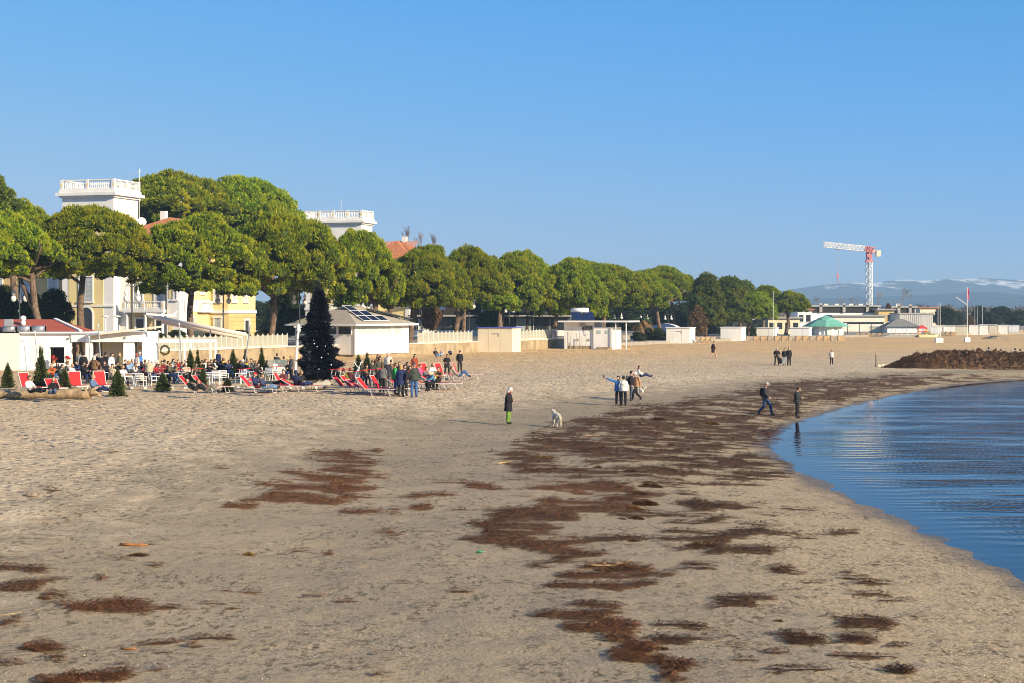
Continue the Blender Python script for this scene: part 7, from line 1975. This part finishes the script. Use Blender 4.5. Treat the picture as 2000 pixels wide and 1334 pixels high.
for k in range(3): mb = MB(); mb.tube([Q * (k / 2), Q * (k / 2) + Vector((0, 0, 1.28))], .025, 6); mb.build('post', steel, t)
# boardwalk of pale planks along the terrace front
A, B = ground(255, 760), ground(640, 759); t = thing('boardwalk', 'pale plank boardwalk along the terrace front', 'boardwalk', A); d = B - A; n = 60
for k in range(n):
    mb = MB(); a = d * (k / n); w = d / n * .9; q = Vector((-d.y, d.x, 0)).normalized() * 1.9
    mb.plate([a, a + w, a + w + q, a + q], .10 + .012 * (k % 3)); mb.build('plank', wood_grey if k % 4 else mat('white_plank', (.56, .53, .48), .85, .15, 2), t)

# ------------------------------------------------------------------ small firs and the black Christmas tree
fir_leaf = leaf_mat('fir_needles', (.030, .050, .018), (.085, .110, .032), (.17, .15, .045), .2)
def fir_mesh(H, Rr, seed, n, size, leaf, n_leader=1, droop=.15):
    global rng
    rng = np.random.default_rng(seed); parts = []
    u = rng.uniform(0, 1, n) ** 1.0
    z = u * H * .94; a = rng.uniform(0, 6.28, n)
    tier = (.82 + .18 * np.sin(u * 46 + 2 * np.sin(a))) * (1 + .22 * np.sin(3 * a + u * 9 + seed) + .16 * np.sin(7 * a - u * 23))
    r = Rr * (1 - u) ** .72 * tier * np.sqrt(rng.uniform(.15, 1, n)) + .02
    P = np.stack([r * np.cos(a), r * np.sin(a), z + .04], -1)
    Nn = np.stack([np.cos(a), np.sin(a), .35 + .3 * u], -1); Nn /= np.linalg.norm(Nn, axis=1, keepdims=True)
    v, f = tufts(P, Nn, size, size * .22, .1, .5, droop); parts.append((v, f, 0))
    v = np.concatenate([np.stack([.5 * Rr * (1 - q) * np.cos(np.arange(8) * .785), .5 * Rr * (1 - q) * np.sin(np.arange(8) * .785), np.full(8, q * H)], -1) for q in (0.04, .5, .9)])
    f = np.array([[i * 8 + k, i * 8 + (k + 1) % 8, (i + 1) * 8 + (k + 1) % 8] for i in range(2) for k in range(8)] + [[i * 8 + k, (i + 1) * 8 + (k + 1) % 8, (i + 1) * 8 + k] for i in range(2) for k in range(8)])
    parts.append((v, f, 1))
    for k in range(n_leader):
        q = np.array([[rng.normal(0, .06), rng.normal(0, .06), H * (.78 + .1 * k)] for _ in range(30)]); v, f = tufts(q, np.tile([0, 0, 1.], (30, 1)), H * .22, .02, .8, .25); parts.append((v, f, 0))
    j = join_tri(parts)
    return np_mesh('needles', j[0], j[1], [leaf, dark_core], mi=j[2])
FIRS = [fir_mesh(1.7, .62, 31, 1700, .17, fir_leaf, 3), fir_mesh(1.7, .60, 32, 1700, .17, fir_leaf, 4), fir_mesh(1.4, .85, 33, 1900, .20, fir_leaf, 3)]
for i, (px, py, yt, hw, k, lab) in enumerate(((15, 758, 711, 17, 0, 'small fir at the left edge before the white store wall'), (80, 766, 688, 22, 1, 'tallest potted fir on the left, with several leaders'), (126, 767, 722, 18, 2, 'bushy fir right of the canopied sunbed'), (230, 775, 722, 20, 2, 'broad bushy fir standing alone at the terrace front'), (318, 764, 728, 18, 2, 'bushy fir left of the reclining guest'), (372, 745, 685, 16, 0, 'fir in front of the pergola post'), (386, 748, 690, 13, 1, 'slim fir right of the pergola post'), (444, 766, 738, 14, 2, 'low round fir before the navy coat'), (455, 738, 685, 15, 0, 'fir behind the white haired guest'), (479, 738, 688, 11, 1, 'slim fir behind the white cap'), (511, 740, 686, 14, 1, 'fir left of the glass screen'), (700, 741, 694, 16, 0, 'fir at the kiosk corner, left of a pair'), (717, 741, 694, 15, 1, 'fir at the kiosk corner, right of a pair'), (396, 760, 715, 11, 2, 'fir beside the slatted chair in the terrace middle'))):
    P = ground(px, py); H = (py - yt) / F * P.y
    t = thing('fir_tree', lab, 'fir', P, i * 1.3, 'small firs decorating the terrace')
    b = (1.7, 1.7, 1.4)[k]; w = hw / F * P.y / (.72, .70, .95)[k]
    link('needles', FIRS[k], t, None, 0, (w, w, H / b * .9)); mb = MB(); mb.tube([(0, 0, -.1), (0, 0, H * .5)], [.04, .02], 6); mb.build('stem', bark, t)
P = ground(622, 752); H = (752 - 572) / F * P.y
t = thing('christmas_tree', 'tall black tinsel Christmas tree with white baubles', 'Christmas tree', P)
black_tinsel = leaf_mat('black_tinsel', (.006, .006, .010), (.016, .017, .028), (.03, .03, .05), 0, .35)
link('branches', fir_mesh(H, 37 / F * P.y * 1.12, 44, 15000, .30, black_tinsel, 2, .35), t, (0, 0, .35))
mb = MB(); mb.tube([(0, 0, -.1), (0, 0, H * .8)], [.12, .04], 8); mb.box((-.7, -.5, 0), (.7, .5, .35)); mb.build('stand', mat('white_wrap', (.5, .48, .44), .7, .1, 3), t)
rs = random.Random(9)
for k in range(46):
    u = rs.uniform(.05, .92); a = rs.uniform(-2.9, -.2); r = 37 / F * P.y * (1 - u) ** .85 * .98
    mb = MB(); mb.sph((0, 0, 0), .055, 8, 6); 
    o = mb.build('bauble', mat('silver_bauble', (.72, .72, .74), .2, .05, 3, metal=.5), t, True, (r * math.cos(a), r * math.sin(a), .35 + u * H * .94))
# white reindeer head ornament between the sunbeds
P = ground(697, 757); t = thing('reindeer', 'white reindeer figure with antlers among the red sunbeds', 'figure', P, R(20))
mb = MB(); mb.sph((0, .1, .75), (.16, .34, .18), 10, 7); mb.tube([(0, -.15, .85), (0, -.3, 1.15)], [.11, .08], 8); mb.sph((0, -.38, 1.2), (.07, .15, .08), 9, 6)
for s in (-1, 1):
    for y in (-.12, .34): mb.tube([(s * .1, y, .7), (s * .1, y + .03, .35), (s * .1, y, 0)], [.06, .04, .03], 6)
mb.build('body', white_metal, t, True)
mb = MB()
for s in (-1, 1):
    mb.tube([(s * .04, -.3, 1.26), (s * .16, -.28, 1.42), (s * .26, -.28, 1.62)], [.025, .02, .012], 6); mb.tube([(s * .16, -.28, 1.42), (s * .12, -.3, 1.58)], [.018, .01], 5); mb.tube([(s * .21, -.28, 1.52), (s * .32, -.3, 1.58)], [.016, .01], 5)
mb.build('antlers', white_metal, t, True)

# ------------------------------------------------------------------ driftwood log
drift = mat('driftwood', (.33, .24, .14), .95, .35, 4, .05, 7, dirt=(.12, .08, .05), dirt_amt=.6)
A, B = ground(-40, 779), ground(176, 781)
t = thing('driftwood_log', 'long weathered driftwood trunk with root stub at left', 'log', A)
d = B - A; mb = MB(); pts = []; rs = random.Random(4)
for k in range(14):
    u = k / 13; pts.append(d * u + Vector((0, rs.uniform(-.04, .04), .21 + .10 * u + rs.uniform(-.03, .03))))
mb.tube(pts, [.20 + .07 * (k / 13) + rs.uniform(-.02, .02) for k in range(14)], 10); mb.build('trunk', drift, t, True)
for k, (dx, dy, dz, r) in enumerate(((.5, -.2, .02, .13), (.55, .2, -.18, .10), (.75, -.1, -.2, .09), (.2, -.3, .28, .12), (.35, .1, .32, .10), (-.25, -.25, .25, .10))):
    mb = MB(); e = pts[-1] + Vector((dx, dy, dz)); mb.tube([pts[-1] + Vector((-.3, 0, 0)), pts[-1].lerp(e, .5) + Vector((0, 0, .05)), e], [r * 1.5, r, r * .35], 7); mb.build('root', drift, t, True)
# ------------------------------------------------------------------ seaweed: strands, clumps, the big bank; shells and twigs
rng = np.random.default_rng(5)
weed_mat = leaf_mat('seaweed_strands', (.034, .019, .010), (.12, .062, .026), (.29, .13, .042), .05, .7)
def scatter(n, x0, x1, y0, y1):
    """ground points, thinner towards the distance as they shrink"""
    u = rng.uniform(0, 1, n); y = 1 / (1 / y0 + u * (1 / y1 - 1 / y0))
    x = rng.uniform(0, 1, n) * (x1 - x0) + x0
    x = x / 100 * y                                   # x given per 100 m
    return x, y
def strands(X, Y, Z, L, w, lift):
    n = len(X); a = rng.normal(0, .5, n); dx, dy = np.cos(a), np.sin(a)
    L = L * rng.uniform(.5, 1.4, n); w = w * rng.uniform(.6, 1.3, n); h = rng.uniform(.15, 1, n) * lift
    p = np.stack([X, Y, Z], -1); d = np.stack([dx, dy, 0 * dx], -1) * (L / 2)[:, None]; q = np.stack([-dy, dx, 0 * dx], -1) * (w / 2)[:, None]
    up = np.zeros((n, 3)); up[:, 2] = h
    V = np.stack([p - d - q * .5, p - d + q * .5, p + up * 1.0 - q, p + up * .9 + q, p + d + up * .15 - q * .5, p + d + up * .15 + q * .5], 1).reshape(-1, 3)
    o = (np.arange(n) * 6)[:, None]
    Fq = np.concatenate([o + np.array([0, 2, 3, 1]), o + np.array([2, 4, 5, 3])], 1).reshape(-1, 4)
    return V, Fq
Xs, Ys = scatter(700000, -34, 42, 22, 150)
Ds = shore(Xs, Ys); Zs = height(Ds) + berm(Ds, Ys)
lit_, rus_ = litter(Xs, Ys, Zs)
pr = np.clip(lit_, 0, 1.2) * .50 + .030 * (Ds > 1) * np.clip((fbm(Xs * .6, Ys * .6, 31) - .42) * 6, 0.05, 1)
kk = (rng.uniform(0, 1, len(Xs)) < pr) & (Ds > .15)
Xs, Ys, Zs, lit_, rus_ = Xs[kk], Ys[kk], Zs[kk], lit_[kk], rus_[kk]
rel_ = (fbm(Xs * .25, Ys * .25, 40) - .5) * .16 + (fbm(Xs * 1.3, Ys * 1.3, 50) - .5) * .08
Zs = Zs + rel_ * np.clip(Ds[kk] / 5, 0, 1) + lit_ * .035 + .012
sc2 = np.clip(Ys / 45, .7, 1.9)
v, f = strands(Xs, Ys, Zs, .17 * sc2, .022 * sc2, .042 * (.4 + lit_) * sc2)
rusty_mat = leaf_mat('rusty_dry_seaweed', (.085, .038, .015), (.22, .095, .032), (.40, .19, .06), .05, .8)
ri = np.repeat((rng.uniform(0, 1, len(Xs)) < np.clip(rus_ * 1.3 - .1, .04, .92)).astype(int), 2)
tag(link('seaweed_litter', np_mesh('seaweed_litter', v, f, [weed_mat, rusty_mat], mi=ri)), 'brown seaweed strands strewn in bands over the sand', 'seaweed', kind='stuff')
print('strands', len(Xs))
# broken shells
Xs, Ys = scatter(60000, -34, 42, 22, 60)
Ds = shore(Xs, Ys); Zs = height(Ds) + berm(Ds, Ys)
p_ = np.where(Ds < 7, .9, .22) * (.3 + 1.0 * (fbm(Xs * .5, Ys * .5, 90) > .48)); kk = (rng.uniform(0, 1, len(Xs)) < p_) & (Ds > .1)
Xs, Ys, Zs, Ds = Xs[kk], Ys[kk], Zs[kk], Ds[kk]
rel_ = ((fbm(Xs * .25, Ys * .25, 40) - .5) * .16 + (fbm(Xs * 1.3, Ys * 1.3, 50) - .5) * .08) * np.clip(Ds / 5, 0, 1)
v, f = strands(Xs, Ys, Zs + rel_ + .004, .020, .018, .014)
tag(link('shell_fragments', np_mesh('shell_fragments', v, f, leaf_mat('shell_bits', (.42, .34, .25), (.58, .50, .39), (.74, .68, .58), 0, .6))), 'pale broken shells sprinkled over the damp sand', 'shells', kind='stuff')

def clump_mesh(seed, n=900, tall=.32):
    global rng
    rng = np.random.default_rng(seed); parts = []
    for k in range(5):
        v, f = blob((rng.uniform(-.35, .35), rng.uniform(-.25, .25), .02), (rng.uniform(.25, .5), rng.uniform(.2, .4), tall * rng.uniform(.4, .75))); parts.append((v, f, 1))
    a = rng.uniform(0, 6.28, n); r = np.sqrt(rng.uniform(0, 1, n)); P = np.stack([r * .8 * np.cos(a), r * .6 * np.sin(a), tall * (1 - r ** 1.6) * rng.uniform(.2, 1, n)], -1)
    Nn = np.stack([np.cos(a), np.sin(a), np.full(n, .3)], -1)
    v, f = tufts(P, Nn, .17, .02, .1, .9, .3); parts.append((v, f, 0))
    j = join_tri(parts); return j
clump_core = mat('seaweed_inner', (.030, .019, .011), .9, .4, 6, .04, 9)
def weed_obj(nm, j, leafm): return np_mesh(nm, j[0], j[1], [leafm, clump_core], mi=j[2])
gold = leaf_mat('golden_seaweed', (.13, .07, .02), (.26, .15, .05), (.34, .22, .08), .05, .7)
CL = [weed_obj('tangle', clump_mesh(61), weed_mat), weed_obj('tangle', clump_mesh(62, 900, .4), weed_mat), weed_obj('tangle', clump_mesh(63), gold)]
for i, (px, py, hw, hh, k, lab) in enumerate(((1060, 897, 21, 13, 2, 'golden seaweed mound at the upper left of the wrack band'), (485, 1083, 19, 12, 2, 'lone golden seaweed clump on the grey foreground sand'), (1270, 952, 30, 17, 1, 'dark seaweed heap, topmost of the pile row right of the wrack bay'), (1250, 966, 24, 13, 0, 'brown seaweed heap just below the topmost one'), (1258, 984, 34, 14, 1, 'wide seaweed heap in the middle of the pile row'), (1240, 993, 18, 10, 2, 'small golden heap at the foot of the pile row'), (1242, 1013, 22, 11, 1, 'round brown seaweed lump below the pile row'), (1215, 1014, 14, 7, 0, 'small lump left of the round brown one'),
    (1236, 1058, 28, 10, 0, 'green brown seaweed ridge on the pale sand'), (1372, 1070, 46, 20, 1, 'large dark seaweed heap on the right of the wrack'), (1378, 1076, 36, 10, 2, 'golden fringe in front of the large dark heap'), (1520, 1214, 17, 12, 1, 'small dark clump on the lower right sand'), (1190, 890, 22, 10, 0, 'brown mound inside the wrack band'), (1235, 868, 22, 12, 2, 'golden mound inside the wrack band'), (1168, 914, 14, 8, 1, 'dark lump at the wrack band edge'), (1232, 922, 22, 12, 0, 'shaggy brown mound at the lower wrack edge'), (1390, 828, 20, 10, 2, 'golden mound left of the backpack man'), (1500, 850, 16, 7, 0, 'dark mat by the waterline bend'),
    (1310, 872, 16, 9, 1, 'dark mound midway along the wrack band'), (1350, 900, 16, 8, 0, 'brown mound right of the midway one'), (1285, 820, 20, 8, 1, 'low dark mound at the upper wrack edge'), (268, 1086, 36, 8, 0, 'low brown tangle by the orange stick'), (85, 1170, 24, 12, 0, 'brown tangle heading the left foreground patch'), (1330, 1312, 36, 16, 1, 'dark seaweed heap at the bottom edge'), (1290, 1270, 30, 12, 0, 'brown heap of the lower wrack tail'), (1155, 1225, 40, 13, 0, 'broad brown mat of the lower wrack tail'), (1215, 1112, 60, 12, 0, 'broad rusty mat beside the crooked branch'), (985, 1030, 40, 10, 0, 'brown mat at the left tip of the wrack'))):
    P = ground(px, py); s = hw / F * P.y / .95
    t = thing('seaweed_clump', lab, 'seaweed', P - Vector((0, 0, .03)), i * 1.7, 'seaweed clumps washed up on the sand')
    link('tangle', CL[k], t, None, 0, (s, s, min(s * 1.2, max(.28, hh / F * P.y / .38 * .8))))
# the bulldozed bank on the right
P0, P1 = ground(1736, 720), ground(2090, 724)
L_b = (P1 - P0).length; nx_, ny_ = 220, 46
u = np.linspace(0, 1, nx_); w = np.linspace(-1, 1, ny_); U, W_ = np.meshgrid(u, w)
prof = np.interp(u, [0, .06, .16, .30, .50, .75, 1], [.0, .28, .72, .92, 1.0, .84, .84])
hw_ = 2.4 * np.interp(u, [0, .1, .25, 1], [.15, .6, 1, 1])
dirv = np.array([(P1 - P0).x, (P1 - P0).y]) / L_b; nv = np.array([-dirv[1], dirv[0]])
BX = P0.x + U * L_b * dirv[0] + (W_ * hw_ + 2.2) * nv[0]; BY = P0.y + U * L_b * dirv[1] + (W_ * hw_ + 2.2) * nv[1]
n1 = fbm(BX * 1.4, BY * 1.4, 5, 4); n2 = fbm(BX * 4.0, BY * 4.0, 8, 3)
n1 = np.abs(n1 - .5) * 2
BZ = gz(P0.x, P0.y) - .08 + 1.75 * prof * np.clip(1 - np.abs(W_) ** 2.2, 0, 1) ** .8 * (.80 + .45 * n1) + (n2 - .5) * .30 * np.clip(1.15 - np.abs(W_), 0, 1)
ib = np.arange(BX.size).reshape(BX.shape); FB = np.stack([ib[:-1, :-1], ib[:-1, 1:], ib[1:, 1:], ib[1:, :-1]], -1).reshape(-1, 4)
t = thing('seaweed_bank', 'long brown bank of bulldozed seaweed at the right edge', 'seaweed bank', P0)
bank_core = mat('seaweed_bank_core', (.115, .066, .036), .95, .5, 2.2, .10, 5, dirt=(.17, .13, .09), dirt_amt=.35)
V = np.stack([BX - P0.x, BY - P0.y, BZ - P0.z], -1).reshape(-1, 3)
link('heap', np_mesh('heap', V, FB, bank_core, smooth=True), t)
rng = np.random.default_rng(8)
k = rng.integers(0, len(V), 26000); Nn = rng.normal(0, 1, (len(k), 3)); Nn[:, 2] = abs(Nn[:, 2]); Nn /= np.linalg.norm(Nn, axis=1, keepdims=True)
v, f = tufts(V[k] + rng.normal(0, .04, (len(k), 3)), Nn, .20, .03, .0, .6, .4)
o = link('strands', np_mesh('strands', v, f, leaf_mat('bank_strands', (.045, .026, .014), (.18, .10, .045), (.34, .19, .085), .05, .8)), t); o['kind'] = 'stuff'
# sand heap far right
P = ground(1945, 662); t = MB(); n = 18
vs = [(0, 0, .62)] + [(r * 2.6 * math.cos(a_ * 6.2832 / n) + .3 * math.sin(a_ * 3), r * 1.3 * math.sin(a_ * 6.2832 / n), .62 * (1 - r) ** .8 + .05 * math.sin(a_ * 5 + r * 9)) for r in (.25, .5, .75, 1.0) for a_ in range(n)]
fs = [(0, 1 + k, 1 + (k + 1) % n) for k in range(n)] + [(1 + j * n + k, 1 + (j + 1) * n + k, 1 + (j + 1) * n + (k + 1) % n, 1 + j * n + (k + 1) % n) for j in range(3) for k in range(n)]
t.add(vs, fs); tag(t.build('sand_heap', mat('heaped_sand', (.27, .21, .14), .95, .3, 2, .05, 5), None, True, P), 'small dark sand heap far down the beach', 'sand heap')
# sticks, bottle
def stick(label, px0, py0, px1, py1, r, m, kink=.0, group='driftwood sticks on the sand'):
    A, B = ground(px0, py0), ground(px1, py1); d = B - A
    t = thing('driftwood_stick', label, 'stick', A, 0, group)
    mb = MB(); mb.tube([(0, 0, r), d * .35 + Vector((0, 0, r + kink * .3)), d * .7 + Vector((0, 0, r)), d + Vector((0, 0, r + kink))], [r, r * 1.1, r * .9, r * .5], 7); mb.build('shaft', m, t, True)
    mb = MB(); mb.tube([d * .6 + Vector((0, 0, r)), d * .72 + Vector((.04, .12, r + .05))], [r * .6, r * .3], 5); mb.build('twig', m, t)
orange_wood = mat('orange_driftwood', (.30, .13, .045), .85, .25, 6, .01, 20)
pale_stick = mat('pale_driftwood', (.40, .29, .15), .85, .25, 6)
for a in ((234, 1066, 289, 1069, .030, orange_wood, .03, 'orange brown stick on the left foreground sand'), (1141, 1106, 1196, 1107, .022, pale_stick, .01, 'yellow stick lying on the rusty seaweed mat'), (1196, 1107, 1237, 1100, .02, drift, .10, 'crooked dark branch pointing up right of the yellow stick'), (1150, 1226, 1166, 1226, .03, pale_stick, .0, 'short pale chip on the lower wrack'), (590, 1165, 640, 1164, .020, bark, .02, 'brown stick in the middle foreground'), (45, 969, 77, 972, .02, drift, .01, 'dark thin stick on the left sand'), (0, 1204, 100, 1196, .018, pale_stick, .02, 'long pale reed at the left edge'), (200, 1132, 206, 1126, .012, drift, .12, 'tiny upright twig on the left sand'), (1136, 852, 1172, 852, .03, pale_stick, 0, 'pale stick within the upper wrack band'), (972, 907, 1000, 903, .025, pale_stick, .02, 'pale stick left of the golden mound'), (236, 1268, 268, 1270, .014, orange_wood, 0, 'small orange stick near the bottom left'), (404, 941, 416, 948, .012, drift, .04, 'thin twig on the dry sand edge'), (1795, 917, 1815, 917, .03, pale_stick, .02, 'pale stick floating on the shallow water')):
    stick(a[7], *a[:7])
P = ground(938, 1080); t = thing('bottle', 'small green bottle lying on the grey sand', 'bottle', P, .3)
gb = mat('green_glass', (.01, .22, .06), .15, .1, 4, spec=.6); mb = MB(); mb.tube([(-.08, 0, .025), (.03, 0, .025), (.05, 0, .025), (.08, 0, .025)], [.025, .025, .012, .012], 9); mb.build('glass', gb, t, True); mb = MB(); mb.tube([(.08, 0, .025), (.095, 0, .025)], .014, 8); mb.build('cap', white_metal, t)

# ------------------------------------------------------------------ sea air
m = bpy.data.materials.new('sea_air'); m.use_nodes = True
n = m.node_tree.nodes; n.remove(n['Principled BSDF'])
pv = n.new('ShaderNodeVolumePrincipled'); pv.inputs['Color'].default_value = (.52, .77, 1.0, 1); pv.inputs['Density'].default_value = HAZE; pv.inputs['Anisotropy'].default_value = 0.1
m.node_tree.links.new(pv.outputs[0], n['Material Output'].inputs['Volume'])
mb = MB(); mb.box((-7100, -450, -8), (7100, 7100, 150)); tag(mb.build('haze', m), kind='stuff')
